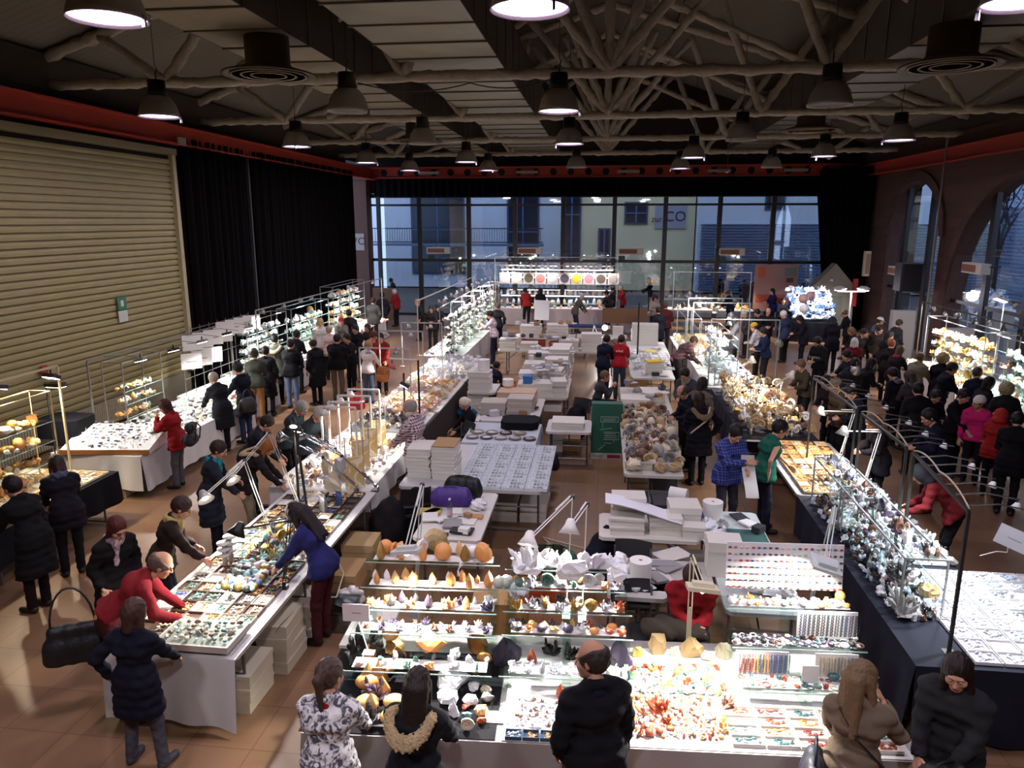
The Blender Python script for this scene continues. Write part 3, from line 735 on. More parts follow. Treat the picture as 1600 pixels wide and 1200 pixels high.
def rotz(a): c, s = math.cos(a), math.sin(a); return np.array([[c, -s, 0], [s, c, 0], [0, 0, 1]])
def roty(a): c, s = math.cos(a), math.sin(a); return np.array([[c, 0, s], [0, 1, 0], [-s, 0, c]])
POSE = {  # hand positions (side, forward, up) for a 1.75 m person; side is outward
 'd': (.25, .03, .80, .25), 't': (.16, .47, .86, .5), 'h': (.07, .34, 1.16, .9), 'p': (.21, .13, .93, .6), 'c': (-.12, .24, 1.14, .6), 'u': (.15, .36, 1.38, .9),
 'k': (.26, -.02, .98, .6), 'l': (.12, .4, .7, .5), 'f': (.18, .56, 1.0, .35), 'b': (.07, -.17, .97, .7), 'm': (.06, .22, 1.45, .9), 'g': (.3, .2, .72, .9)}
PEOPLE = []
def person(px, py, h, face, label, hair=('short', '#1c1512'), top='#15151a', legs='#14161c', arms='tt', lean=12, nod=25, turn=0, hem=.86, bulk=1.0, skin='#c08f74',
     shoes='#15120f', sit=0, wide=1.0, sleeve=1.0, scarf=None, fur=None, beard=None, open_=None, stance=0, Y=None, xy=None, glasses=0, child=0, topm=None, legm=None, dz=0, collar=None, twist=0, tail=None, step=.0, cuff=None, lod=None):
 s = h / 1.75; bulk += .07
 zt = 0
 # skeleton in local coordinates (metres for 1.75 m)
 J = {}
 pz = .95 if not sit else .56
 L_ = rad(lean); RT = rotx(-L_); RW = rotz(rad(twist))
 piv = np.array([0, -.02 if not sit else -.04, pz])
 shift = np.array([0, -math.sin(L_) * .16 if not sit else 0, 0])
 def up(p): return RW @ (RT @ (np.array(p) - np.array([0, 0, .95]))) + piv + shift
 w = wide
 sh = {k: up((k * .165 * w, 0, 1.405)) for k in (-1, 1)}
 neck0, neck1 = up((0, -.01, 1.43)), up((0, .014, 1.53))
 HR = RW @ rotx(-(L_ * .55 + rad(nod))) ; HR = HR @ rotz(rad(turn))
 headc = neck1 + HR @ np.array([0, .012, .085])
 k_head = 1.12 if not child else 1.2
 hipc = piv + shift
 hips = {k: hipc + np.array([k * .085 * w, 0, -.03]) for k in (-1, 1)}
 if sit:
  knees = {k: np.array([k * .13, .40, .52]) for k in (-1, 1)}; ank = {k: np.array([k * .13, .38, .09]) for k in (-1, 1)}
 else:
  st = .095 + .06 * stance
  ank = {k: np.array([k * st, k * step, .085]) for k in (-1, 1)}
  knees = {k: (hips[k] + ank[k]) / 2 + np.array([k * .008, .03, 0]) for k in (-1, 1)}
 hands = {}; elb = {}; wr = {}
 for k, a in zip((-1, 1), arms):
  spec = POSE[a] if isinstance(a, str) else a
  tx, ty, tz, cu = spec
  p = np.array([k * tx, ty, tz])
  if a in ('d', 'c', 'p', 'b', 'm', 'u', 'h', 'k'):
   q = up((k * tx, ty, tz)) if not (a == 'd') else None
   if a == 'd': q = sh[k] + np.array([k * .075, .06, -.56])
   p = q
  elif sit: p = p + np.array([0, 0, -.08])
  S = sh[k]; d = p - S; D = np.linalg.norm(d); la, lb = .285, .25
  if D > la + lb - .005: p = S + d / D * (la + lb - .005); d = p - S; D = la + lb - .005
  D = max(D, .12)
  ca = (la * la + D * D - lb * lb) / (2 * la * D); ca = max(-1, min(1, ca)); dn = d / np.linalg.norm(d)
  hint = np.array([k * .6, -.55, -.75]); perp = hint - dn * (hint @ dn); perp /= np.linalg.norm(perp) + 1e-9
  E_ = S + dn * la * ca + perp * la * math.sqrt(max(0, 1 - ca * ca))
  elb[k] = E_; wr[k] = p; hands[k] = cu
 # ------- placement
 lowest = 0
 top_local = (headc + HR @ np.array([0, 0, .118]) * k_head)
 yaw_ = rad(face)
 if xy is None:
  c_, s_ = math.cos(yaw_), math.sin(yaw_)
  ox, oy = top_local[0] * s, top_local[1] * s
  wx, wy = at(px, py, top_local[2] * s + dz)
  xy = (wx - (c_ * ox - s_ * oy), wy - (s_ * ox + c_ * oy))
 dist = math.hypot(xy[0], xy[1])
 if lod is None: lod = 0 if dist < 7.6 else 1 if dist < 15 else 2
 vx = (.0135, .021, .031)[lod]
 root = thing('person', label, 'person', (xy[0], xy[1], dz), yaw_)
 PEOPLE.append((root, label))
 kk = .05
 def torso(P, g, gl=0):
  b = bulk if g > 0 else 1
  d = smin(cap(P, up((-.075 * w, 0, 1.30)), up((.075 * w, 0, 1.30)), .092 * b + g), cap(P, up((-.055 * w, .0, 1.1)), up((.055 * w, .0, 1.1)), .08 * b + g), .08)
  d = smin(d, cap(P, up((-.075 * w, -.01, .95)), up((.075 * w, -.01, .95)), .092 * b + g), .08)
  for k_ in (-1, 1): d = smin(d, cap(P, up((0, -.02, 1.475)), up((k_ * .12 * w, -.01, 1.415)), .045 + g, .04 + g), .04)
  d = smin(d, cap(P, up((-.13 * w, 0, 1.395)), up((.13 * w, 0, 1.395)), .05 + g), .05)
  d = smin(d, cap(P, up((-.06 * w, -.045, 1.3)), up((.06 * w, -.035, 1.3)), .07 * b + g), .05)
  return d
 def armf(P, k, g, end=1.0):
  b = bulk if g > 0 else 1
  d = cap(P, sh[k] - np.array([0, 0, .02]), elb[k], .05 * b + g, .038 * b + g)
  e = elb[k] + (wr[k] - elb[k]) * end
  return smin(d, cap(P, elb[k], e, .037 * b + g, .026 * b + g), .02)
 def legf(P, k, g, gl):
  d = cap(P, hips[k], knees[k], .08 + g, .052 + g)
  return smin(d, cap(P, knees[k], ank[k], .05 + g, .034 + g + gl), .04)
 pts = [neck1, headc, *sh.values(), *hips.values(), *knees.values(), *ank.values(), *elb.values(), *wr.values()]
 A = np.array(pts); lo, hi = A.min(0) - .17, A.max(0) + .17
 # ------- body (skin)
 def body(P):
  d = torso(P, -.006)
  for k in (-1, 1): d = smin(d, armf(P, k, -.006), .03); d = smin(d, legf(P, k, -.008, 0), .04)
  d = smin(d, cap(P, neck0, neck1, .056, .05), .03)
  for k in (-1, 1): d = smin(d, cap(P, ank[k], ank[k] + np.array([k * .01, .08, -.045]), .03, .02), .02)
  return d
 v, q = netmesh(body, lo, hi, vx * 1.25)
 V = [v * s]; Q = [q]; M = [np.zeros(len(q), int)]; n = len(v)
 hv, hq, hm = HEADS[lod]
 hv2 = ((hv * k_head) @ HR.T + headc) * s; V.append(hv2); Q.append(hq + n); M.append(hm); n += len(hv)
 for k in (-1, 1):
  gv, gq = hand(hands[k], lod)
  dirn = wr[k] - elb[k]; dirn = dirn / np.linalg.norm(dirn); zc = -dirn
  thumb = np.array([-k * .75, .25, .9]); 
  if arms[0 if k < 0 else 1] == 'd': thumb = np.array([-k * .2, 1, 0])
  yc = thumb - zc * (thumb @ zc); yc /= np.linalg.norm(yc); xc = np.cross(yc, zc)
  # palm towards body centre / down
  B = np.stack([xc, yc, zc], 1); inward = np.array([-k, 0, -.4])
  g = gv.copy(); gqq = gq
  if (xc @ inward) < 0: g[:, 0] *= -1; gqq = gq[:, ::-1]
  V.append(((g @ B.T) + wr[k]) * s); Q.append(gqq + n); M.append(np.zeros(len(gq), int)); n += len(g)
 me = mesh_from('body', np.concatenate(V), np.concatenate(Q), True, np.concatenate(M))
 for m_ in skin_set(skin): me.materials.append(m_)
 place(me, 'body', None, root)
 # ------- trousers
 g0 = .012
 def trousers(P):
  d = smin(cap(P, up((-.075 * w, -.01, .97)), up((.075 * w, -.01, .97)), .09), cap(P, up((-.055 * w, 0, 1.04)), up((.055 * w, 0, 1.04)), .072), .06)
  for k in (-1, 1): d = smin(d, legf(P, k, g0, .012), .035)
  wv = .004 * np.sin(P[:, 2] * 55 + 6 * P[:, 0]) * np.sin(P[:, 0] * 40 + P[:, 1] * 33)
  d = d + wv
  return np.maximum(d, .045 - P[:, 2])
 lm = legm or cloth(legs)
 tv, tq = netmesh(trousers, (lo[0], lo[1], .03), (hi[0], hi[1], (up((0, 0, 1.1))[2]) + .15), vx)
 place(mesh_from('trousers', tv * s, tq, True), 'trousers', lm, root)
 # ------- shoes
 def shoe(P):
  d = None
  for k in (-1, 1):
   a = ank[k]; e = np.minimum(smin(cap(P, (a[0], a[1] - .03, .045), (a[0] + k * .02, a[1] + .15, .035), .042, .04), cap(P, a, (a[0], a[1], .05), .045), .03), 9)
   d = e if d is None else np.minimum(d, e)
  return np.maximum(d, .004 - P[:, 2])
 fv, fq = netmesh(shoe, (lo[0], lo[1], -.02), (hi[0], hi[1], .16), vx * .8)
 place(mesh_from('shoes', fv * s, fq, True), 'shoes', mat(shoes, .5), root)
 # ------- top garment
 nrm = up((0, 0, 2)) - up((0, 0, 1)); hp = up((0, 0, hem)) if hem > .9 or lean > 30 or sit else None
 gg = .014
 nh = neck1 + (neck1 - neck0) * .1
 def jacket(P):
  d = torso(P, gg)
  if hem < .93 and not sit:
   hz = max(hem, .3)
   low = up((0, 0, .95)); bot = np.array([low[0], low[1] * .75, hz * .98 if hp is None else .8])
   for k in (-1, 1):
    d = smin(d, cap(P, low + np.array([k * .07 * w, 0, .02]), bot + np.array([k * .09 * w, 0, 0]), .1 * bulk + gg, .108 * bulk + gg + (.02 if hem < .7 else 0)), .07)
  if sleeve > 0:
   for k in (-1, 1): d = smin(d, armf(P, k, gg + .002, sleeve), .035)
  if fur: d = smin(d, smin(ell((P - up((0, -.1, 1.37))) @ (RW @ RT), (0, 0, 0), (.13, .065, .11)), ell((P - up((0, -.13, 1.28))) @ (RW @ RT), (0, 0, 0), (.08, .05, .1)), .05), .03)
  wv = .006 * np.sin(P[:, 2] * 38 + 9 * P[:, 0]) * np.sin(P[:, 0] * 27 + P[:, 1] * 31 + 1.3) + (.006 * np.sin(P[:, 2] * 62) if bulk > 1.12 else 0)
  d = d + wv
  d = np.maximum(d, -cap(P, neck0 + (neck1 - neck0) * .55, neck1 + (neck1 - neck0), .058, .075))
  if hp is not None: d = np.maximum(d, -((P - hp) @ nrm))
  else: d = np.maximum(d, hem - P[:, 2])
  for k in (-1, 1):
   if sleeve >= 1: d = np.maximum(d, -cap(P, wr[k], wr[k] + (wr[k] - elb[k]) * .5, .038))
  return d
 jv, jq = netmesh(jacket, (lo[0], lo[1], min(hem, hi[2]) - .25), hi, vx)
 tm = topm or cloth(top)
 jo = place(mesh_from('jacket', jv * s, jq, True), 'jacket' if (hem < .9 or bulk > 1.05) else 'shirt', tm, root)
 if collar:
  def col_(P): return np.maximum(np.abs(cap(P, neck0, neck1, .068, .066)) - .01, (P - neck1) @ nrm + .03)
  cv, cq = netmesh(col_, neck0 - .15, neck1 + .15, vx * .6); place(mesh_from('collar', cv * s, cq, True), 'collar', cloth(collar), root)
 if scarf:
  c0 = (neck0 * .6 + neck1 * .4)
  def sc(P):
   a = neck0 + .2 * (neck1 - neck0); u_ = nrm; qv = P - a; z_ = qv @ u_; rr_ = np.sqrt(np.maximum(0, (qv * qv).sum(1) - z_ * z_))
   d = np.sqrt((rr_ - .078) ** 2 + (z_ * .7) ** 2) - .036
   d = smin(d, cap(P, a + RW @ RT @ np.array([.03, .09, 0]), a + RW @ RT @ np.array([.05, .13, -.25]), .034, .03), .02)
   return d + .006 * np.sin(P[:, 0] * 70 + P[:, 2] * 50)
  sv, sq = netmesh(sc, neck0 - .36, neck0 + .3, max(vx * .7, .01)); place(mesh_from('scarf', sv * s, sq, True), 'scarf', cloth(scarf) if isinstance(scarf, str) else scarf, root)
 if fur:
  def fu(P):
   a = up((0, -.1, 1.40)); P2 = (P - a) @ (RW @ RT); r_ = np.sqrt((P2[:, 0] / 1.15) ** 2 + ((P2[:, 1] + .0) / 1.0) ** 2)
   zz = P2[:, 2] + 1.1 * np.maximum(-P2[:, 1] - .02, 0) - .04
   return np.sqrt((r_ - .135) ** 2 + zz ** 2) - .036 + .012 * np.sin(P[:, 0] * 120) * np.sin(P[:, 1] * 110) * np.sin(P[:, 2] * 130)
  a = up((0, -.08, 1.36)); uv, uq = netmesh(fu, a - .3, a + .3, max(vx * .7, .01)); place(mesh_from('fur_hood', uv * s, uq, True), 'fur_hood', mat(fur, .95, bump=1, bs=90, var=.4, vs=30), root)
 if hair:
  kd, hc = hair
  zv, zq = hair_mesh(kd, lod)
  hv3 = ((zv * k_head * 1.0) @ HR.T + headc) * s
  nm = {'beanie': 'beanie', 'cap': 'cap', 'hood': 'hood'}.get(kd, 'hair')
  place(mesh_from(nm, hv3, zq, True), nm, hair_mat(hc) if nm == 'hair' else mat(hc, .9, bump=.4, bs=60), root)
  if nm in ('beanie', 'cap'): 
   zv, zq = hair_mesh('crop', lod); place(mesh_from('hair', ((zv * k_head * .99) @ HR.T + headc) * s, zq, True), 'hair', hair_mat('#3a2c22'), root)
 if beard:
  def be(P):
   X, Y, Z = P[:, 0], P[:, 1], P[:, 2]
   return smax(smax(ell(P, (0, .025, -.055), (.068, .075, .072)), Z + .035, .01), -ell(P, (0, .1, -.055), (.02, .03, .01)), .005)
  bv, bq = netmesh(be, (-.1, -.1, -.16), (.1, .14, .02), .009 if lod < 2 else .014)
  place(mesh_from('beard', ((bv * k_head) @ HR.T + headc) * s, bq, True), 'beard', hair_mat(beard), root)
 if glasses:
  G = MB()
  for k in (-1, 1):
   G.tube([tuple((headc + HR @ np.array([k * .031 + .021 * math.cos(a), .103, .002 + .016 * math.sin(a)])) * s) for a in [i * math.pi / 5 for i in range(11)]], .0028, 5)
   G.tube([tuple((headc + HR @ np.array(p)) * s) for p in ((k * .052, .1, .006), (k * .082, 0, .004))], .0025, 5)
  G.tube([tuple((headc + HR @ np.array(p)) * s) for p in ((-.01, .104, .004), (.01, .104, .004))], .0025, 5)
  G.build('glasses', mat('#1b1513', .3), root)
 if tail:
  p = tuple((headc + HR @ np.array([0, -.105, .048]) * k_head) * s); MB().lathe([(.018, -.008), (.03, 0), (.018, .008)], 12, p).build('hair_tie', mat(tail, .5), root)
 info = {}
 for nm, p in dict(handR=wr[1], handL=wr[-1], head=headc, back=up((0, -.14, 1.25)), hipR=hips[1], shR=sh[1], shL=sh[-1], elbL=elb[-1], elbR=elb[1], chest=up((0, .12, 1.25)), lap=np.array([0, .2, .64])).items():
  q = p * s; c_, s_ = math.cos(yaw_), math.sin(yaw_)
  info[nm] = (xy[0] + c_ * q[0] - s_ * q[1], xy[1] + s_ * q[0] + c_ * q[1], q[2] + dz)
 info['xy'] = xy; info['yaw'] = yaw_; info['root'] = root
 return info
# ================================================================== FURNITURE AND GOODS
import bmesh
def hull(pts, smooth=False):
 bm = bmesh.new()
 for p in pts: bm.verts.new(p)
 g = bmesh.ops.convex_hull(bm, input=bm.verts)
 for v in [v for v in bm.verts if not v.link_faces]: bm.verts.remove(v)
 zs = min(v.co.z for v in bm.verts)
 for v in bm.verts: v.co.z -= zs
 me = bpy.data.meshes.new('stone'); bm.to_mesh(me); bm.free()
 if smooth: me.polygons.foreach_set('use_smooth', [True] * len(me.polygons))
 return me
def rnd_dir(r): 
 a = r.uniform(0, 2 * math.pi); z = r.uniform(-1, 1); q = math.sqrt(1 - z * z); return (q * math.cos(a), q * math.sin(a), z)
def roughen(me, seed, k=.085):
 r = random.Random(seed); bm = bmesh.new(); bm.from_mesh(me)
 bmesh.ops.subdivide_edges(bm, edges=bm.edges[:], cuts=1, use_grid_fill=True); bmesh.ops.triangulate(bm, faces=bm.faces[:])
 for v in bm.verts:
  if v.co.z > .02: v.co += Vector(rnd_dir(r)) * k * r.random()
 bm.to_mesh(me); bm.free(); return me
def mk_rough(seed, sx=1, sy=.8, sz=.75, n=26):
 r = random.Random(seed); P = []
 for _ in range(n):
  d = rnd_dir(r); k = r.uniform(.38, .55); P.append((d[0] * k * sx, d[1] * k * sy, max(d[2] * k * sz, -.28)))
 return roughen(hull(P), seed) if n > 20 else hull(P)
def hexpoint(M_, base, direc, r, L_, tip, tw=0):
 d = Vector(direc).normalized(); a = d.orthogonal().normalized(); b = d.cross(a); base = Vector(base)
 ring = lambda rr, h: [tuple(base + d * h + (a * math.cos(i * math.pi / 3 + tw) + b * math.sin(i * math.pi / 3 + tw)) * rr) for i in range(6)]
 v = ring(r, 0) + ring(r * .92, L_ - tip) + [tuple(base + d * L_)]
 M_.add(v, [(5, 4, 3, 2, 1, 0)] + [(i, (i + 1) % 6, 6 + (i + 1) % 6, 6 + i) for i in range(6)] + [(6 + i, 6 + (i + 1) % 6, 12) for i in range(6)])
def mk_cluster(seed, n=16, sp=.9):
 r = random.Random(seed); M_ = MB()
 me = mk_rough(seed + 9, 1, .8, .45); n0 = [tuple(v.co) for v in me.vertices]; M_.add(n0, [tuple(p.vertices) for p in me.polygons])
 for _ in range(n):
  a = r.uniform(0, 6.28); t = r.uniform(0, sp); d = (math.sin(t) * math.cos(a), math.sin(t) * math.sin(a), math.cos(t))
  hexpoint(M_, (r.uniform(-.28, .28), r.uniform(-.2, .2), .12), d, r.uniform(.05, .11), r.uniform(.35, .75), .13, a)
 return M_.mesh('cluster')
def mk_point(): M_ = MB(); hexpoint(M_, (0, 0, 0), (.08, 0, 1), .28, 1.0, .42); return M_.mesh('point')
def mk_flame(seed):
 r = random.Random(seed); P = [(0, 0, 1.05)]
 for z, w_ in ((0, .22), (.25, .34), (.5, .3), (.75, .18)):
  for i in range(7): a = i * .9 + r.uniform(-.2, .2); P.append((w_ * math.cos(a) * r.uniform(.85, 1.1), w_ * .7 * math.sin(a), z))
 return hull(P)
def mk_sphere(): 
 v, q = netmesh(lambda P: ell(P, (0, 0, .5), (.5, .5, .5)), (-.6, -.6, -.1), (.6, .6, 1.1), .13); return mesh_from('sphere', v, q, True)
def mk_egg():
 v, q = netmesh(lambda P: ell(P, (0, 0, .3), (.5, .38, .3)), (-.6, -.6, -.1), (.6, .6, .8), .12); return mesh_from('pebble', v, q, True)
def mk_geode(seed):
 r = random.Random(seed); M_ = MB()
 # standing half shell with a hollow of small crystals facing the front
 n = 14; ring = lambda rr, y: [(rr * math.cos(i * 2 * math.pi / n) * (1 + .08 * math.sin(i * 5 + seed)), y, .5 + rr * .95 * math.sin(i * 2 * math.pi / n)) for i in range(n)]
 R_ = [ring(.5, 0), ring(.5, .12), ring(.36, .32), ring(.15, .4)]
 v = sum(R_, []) + ring(.38, .0) + ring(.26, .1) + [(0, .14, .5)]; f = []
 for j in range(3): f += [(j * n + i, (j + 1) * n + i, (j + 1) * n + (i + 1) % n, j * n + (i + 1) % n) for i in range(n)]
 f += [tuple(range(3 * n, 4 * n))]
 f += [(i, (i + 1) % n, 4 * n + (i + 1) % n, 4 * n + i) for i in range(n)] + [(4 * n + i, 4 * n + (i + 1) % n, 5 * n + (i + 1) % n, 5 * n + i) for i in range(n)] + [(5 * n + i, 5 * n + (i + 1) % n, 6 * n) for i in range(n)]
 M_.add(v, f)
 for _ in range(26):
  a = r.uniform(0, 6.28); q = math.sqrt(r.random()) * .3; hexpoint(M_, (q * math.cos(a), .13 - q * .2, .5 + q * math.sin(a)), (r.uniform(-.3, .3), -1, r.uniform(-.3, .3)), .04, r.uniform(.08, .17), .05)
 return M_.mesh('geode')
def mk_ammonite():
 P = []; rs = []
 for i in range(46):
  a = i * .36; r_ = .44 * math.exp(-i * .05); P.append((r_ * math.cos(a), 0, .5 + r_ * math.sin(a))); rs.append(.14 * math.exp(-i * .05) * (1 + .12 * (i % 2)))
 return MB().tube(P, rs, 8).mesh('spiral', True)
def mk_strand():
 M_ = MB()
 for i in range(14):
  z = .03 + i * .07; M_.lathe([(0, -.04), (.06, 0), (0, .04)], 6, (.05 * (1 if i % 2 else -1) * .3, 0, z)).lathe([(0, -.04), (.05, 0), (0, .04)], 6, (.16, 0, z))
 return M_.mesh('strand', True)
def mk_coral(seed):
 r = random.Random(seed); M_ = MB()
 def br(p, d, L_, w_, dep):
  q = p + d * L_; M_.tube([p, q], [w_, w_ * .7], 5)
  if dep:
   for _ in range(3): br(q, (d + Vector((r.uniform(-.9, .9), r.uniform(-.5, .5), r.uniform(-.2, .6)))).normalized(), L_ * .7, w_ * .7, dep - 1)
 br(Vector((0, 0, 0)), Vector((0, 0, 1)), .35, .07, 3); return M_.mesh('coral', True)
def mk_bangle():
 return MB().tube([(.45 * math.cos(a), .45 * math.sin(a), .1) for a in [i * math.pi / 7 for i in range(15)]], .1, 6, cap=False).mesh('ring', True)
def mk_gravel(seed, n=16, w_=.42):
 r = random.Random(seed); M_ = MB()
 me = [mk_rough(900 + k, n=12) for k in range(3)]
 for _ in range(n):
  m_ = r.choice(me); s = r.uniform(.16, .3); x, y, a = r.uniform(-w_, w_), r.uniform(-w_, w_), r.uniform(0, 6)
  c, sn = math.cos(a), math.sin(a)
  M_.add([(x + s * (c * v.co.x - sn * v.co.y), y + s * (sn * v.co.x + c * v.co.y), s * v.co.z) for v in m_.vertices], [tuple(p.vertices) for p in m_.polygons])
 return M_.mesh('gravel')
MESH = {}
def proto(k):
 if k not in MESH:
  kind, i = (k + '0')[:-1].rstrip('0123456789'), int(''.join(c for c in k if c.isdigit()) or 0)
  MESH[k] = {'rough': lambda: mk_rough(i + 1), 'slab': lambda: mk_rough(i + 40, 1, .35, 1.1, 22), 'cluster': lambda: mk_cluster(i + 3), 'point': mk_point, 'flame': lambda: mk_flame(i), 'sphere': mk_sphere,
       'egg': mk_egg, 'geode': lambda: mk_geode(i), 'ammonite': mk_ammonite, 'strand': mk_strand, 'coral': lambda: mk_coral(i), 'bangle': mk_bangle, 'gravel': lambda: mk_gravel(i)}[kind]()
  MESH[k].materials.append(None)
 return MESH[k]
CO = {'white': '#f2f1ee', 'clear': '#dfe6ec', 'pale blue': '#b4c9da', 'orange': '#e39d58', 'amber': '#d89a55', 'honey': '#e8b878', 'purple': '#463b50', 'lilac': '#c2bbc9', 'dark grey': '#33302f', 'black': '#141416', 'green': '#64897a', 'pale green': '#c2cdb8',
   'golden': '#a88748', 'brown': '#6a4836', 'rust': '#a3492c', 'pink': '#dcb4b0', 'blue': '#3f5486', 'turquoise': '#93bdb6', 'cream': '#d9ccae', 'grey': '#8d8b88', 'red': '#9a4238', 'yellow': '#d9bf6e', 'sandy': '#b69a6c', 'silver': '#c9ccd2', 'teal': '#3d6668'}
def smat(c): return mat(CO[c], .28 if c in ('clear', 'pale blue', 'silver', 'black', 'purple') else .42, metal=.7 if c in ('golden', 'silver') else 0, var=.18, vs=30, bump=.25, bs=60, spec=.6)
KN = {'rough': 'lump', 'slab': 'slab', 'cluster': 'crystal cluster', 'point': 'crystal point', 'flame': 'flame-shaped stone', 'sphere': 'stone ball', 'egg': 'tumbled stone', 'geode': 'opened geode', 'ammonite': 'spiral fossil', 'strand': 'bead strand', 'coral': 'branching coral', 'bangle': 'bangle', 'gravel': 'stone chips'}
NM = {'rough': 'mineral_specimen', 'slab': 'mineral_slab', 'cluster': 'crystal_cluster', 'point': 'crystal_point', 'flame': 'polished_flame', 'sphere': 'stone_sphere', 'egg': 'tumbled_stone', 'geode': 'geode', 'ammonite': 'ammonite', 'strand': 'bead_necklace', 'coral': 'coral_branch', 'bangle': 'bangle', 'gravel': 'stone_chips'}
ORD = 'first second third fourth fifth sixth seventh eighth ninth tenth eleventh twelfth thirteenth fourteenth fifteenth sixteenth seventeenth eighteenth nineteenth twentieth'.split()
ITEMS = []
def item(kind, color, loc, size, label, group=None, rz=None, cat='mineral', sc=None, tilt=0):
 ITEMS.append((kind, color, tuple(loc), sc or (size,) * 3, R.uniform(0, 6.28) if rz is None else rz, label, group, cat))
def pix(kind, color, px, py, z, wpx, label, group=None, rz=None, hgt=None, tilt=0):
 """stone standing where the photo shows it; wpx = its width in photo pixels"""
 x, y = at(px, py, z); d = math.sqrt(x * x + y * y + (CAMH - z) ** 2); s = wpx * d / FPX
 return item(kind, color, (x, y, z), s, label, group, rz, sc=(s, s, s * hgt) if hgt else None, tilt=tilt)
def row(kinds, colors, a, b, z, n, size, where, group, jit=.01, uniq=True, cat='mineral', rz=None, dirn='from left', sv=.25):
 if dirn == 'from the near end': dirn = 'along'
 for i in range(n):
  t = (i + .5) / n; k = kinds[i % len(kinds)] if isinstance(kinds, list) else kinds; c = R.choice(colors)
  base = k.rstrip('0123456789')
  lab = (f'{c} {KN[base]}, {ORD[i]} {dirn} {where}' if uniq and n > 1 and n <= 20 else f'{c} {KN[base]} {where}')
  item(k, c, (a[0] + (b[0] - a[0]) * t + R.uniform(-jit, jit), a[1] + (b[1] - a[1]) * t + R.uniform(-jit, jit), z), size * R.uniform(1 - sv, 1 + sv), lab, group, rz, cat)
  if 'rack' in where and n > 5:
   for _ in range(3): c2 = R.choice(colors + ['white']); item(k, c2, (a[0] + (b[0] - a[0]) * R.random() + R.uniform(-.14, .14), a[1] + (b[1] - a[1]) * R.random(), z), size * R.uniform(.45, .8), f'small {c2} {KN[base]} {where}', group + ' small ' + c2 + base, None, cat)
def field(kinds, colors, x0, x1, y0, y1, z, nx, ny, size, where, group, F=None, cat='mineral', rz=None, fill=1.0, dense=1.35):
 nx = max(1, int(round(nx * dense))); ny = max(1, int(round(ny * dense)))
 """a spread of look-alike small pieces; each a thing, sharing its label with those of its colour and kind"""
 for j in range(ny):
  for i in range(nx):
   if R.random() > fill: continue
   x = x0 + (x1 - x0) * (i + .5) / nx; y = y0 + (y1 - y0) * (j + .5) / ny; zz = z(x, y) if callable(z) else z
   x += R.uniform(-.3, .3) * abs(x1 - x0) / nx; y += R.uniform(-.3, .3) * abs(y1 - y0) / ny
   if F: x, y = F(x, y)
   k = R.choice(kinds); c = R.choice(colors); base = k.rstrip('0123456789')
   item(k, c, (x, y, zz), size * R.uniform(.7, 1.3), f'small {c} {KN[base]} {where}', group + ', ' + c + ' ' + KN[base], rz, cat)
# ---- tables
grey_metal = mat('#6b6c70', .4, metal=.7)
def folding_table(x0, x1, y0, y1, label, rz=0, loc=None, top='#cfcdc6', h=.75, legs=True):
 cx, cy_ = ((x0 + x1) / 2, (y0 + y1) / 2); hx, hy = (x1 - x0) / 2, (y1 - y0) / 2
 t = thing('folding_table', label, 'table', (cx, cy_, 0), rz)
 MB().box(-hx, hx, -hy, hy, h - .045, h, ch=.05).build('tabletop', mat(top, .45, var=.05, vs=5), t)
 along = hy > hx
 for s in (-1, 1):
  L_ = MB()
  if along: P = [(-hx + .08, s * (hy - .28)), (hx - .08, s * (hy - .28))]
  else: P = [(s * (hx - .28), -hy + .08), (s * (hx - .28), hy - .08)]
  for p in P: L_.tube([(p[0], p[1], h - .05), (p[0], p[1], .015)], .016, 8)
  for z in (.03, .4): L_.tube([(P[0][0], P[0][1], z), (P[1][0], P[1][1], z)], .013, 8)
  m = ((P[0][0] + P[1][0]) / 2, (P[0][1] + P[1][1]) / 2)
  L_.tube([(m[0], m[1], .4), (m[0] * (.4 if not along else 1), m[1] * (.4 if along else 1), h - .05)], .01, 6)
  L_.build('leg_frame', grey_metal, t)
 return t
def tablecloth(x0, x1, y0, y1, label, m, zt=.752, sides='nsew', drop=.7, F=None, fold=.03):
 """cloth lying on a table, hanging on the named sides with folds"""
 e = .015; v = []; M_ = MB(); x0 -= e; x1 += e; y0 -= e; y1 += e
 f_ = F or (lambda x, y: (x, y))
 a = [f_(x0, y0), f_(x1, y0), f_(x1, y1), f_(x0, y1)]
 M_.add([(p[0], p[1], zt + .006) for p in a] + [(p[0], p[1], zt) for p in a], [(0, 1, 2, 3), (7, 6, 5, 4)])
 E_ = {'s': ((x0, y0), (x1, y0), (0, -1)), 'n': ((x1, y1), (x0, y1), (0, 1)), 'e': ((x1, y0), (x1, y1), (1, 0)), 'w': ((x0, y1), (x0, y0), (-1, 0))}
 for sd in sides:
  (ax, ay), (bx, by), nrm = E_[sd]; L_ = math.hypot(bx - ax, by - ay); n = max(6, int(L_ / .05)); ph = R.uniform(0, 6); nz = 6
  dr = drop
  def fn(u, w_):
   k = fold * w_ ** .8 * (1 + math.sin(u * L_ * 13 + ph) * .8 + .5 * math.sin(u * L_ * 5.3 + ph * 2)) + .012 * w_
   x, y = ax + (bx - ax) * u + nrm[0] * k, ay + (by - ay) * u + nrm[1] * k
   x, y = f_(x, y); return (x, y, zt + .006 - dr * w_ - (.02 * math.sin(u * L_ * 3 + ph) * w_))
  vv, ff = grid_mesh(n, nz, fn); M_.add(vv, ff)
 o = M_.build('tablecloth', m, smooth=False); o.data.polygons.foreach_set('use_smooth', [p.index > 1 for p in o.data.polygons])
 return tag(o, label, 'tablecloth')
white_cloth = mat('#c9c6c2', .85, bump=.2, bs=120, var=.05, vs=4, spec=.2)
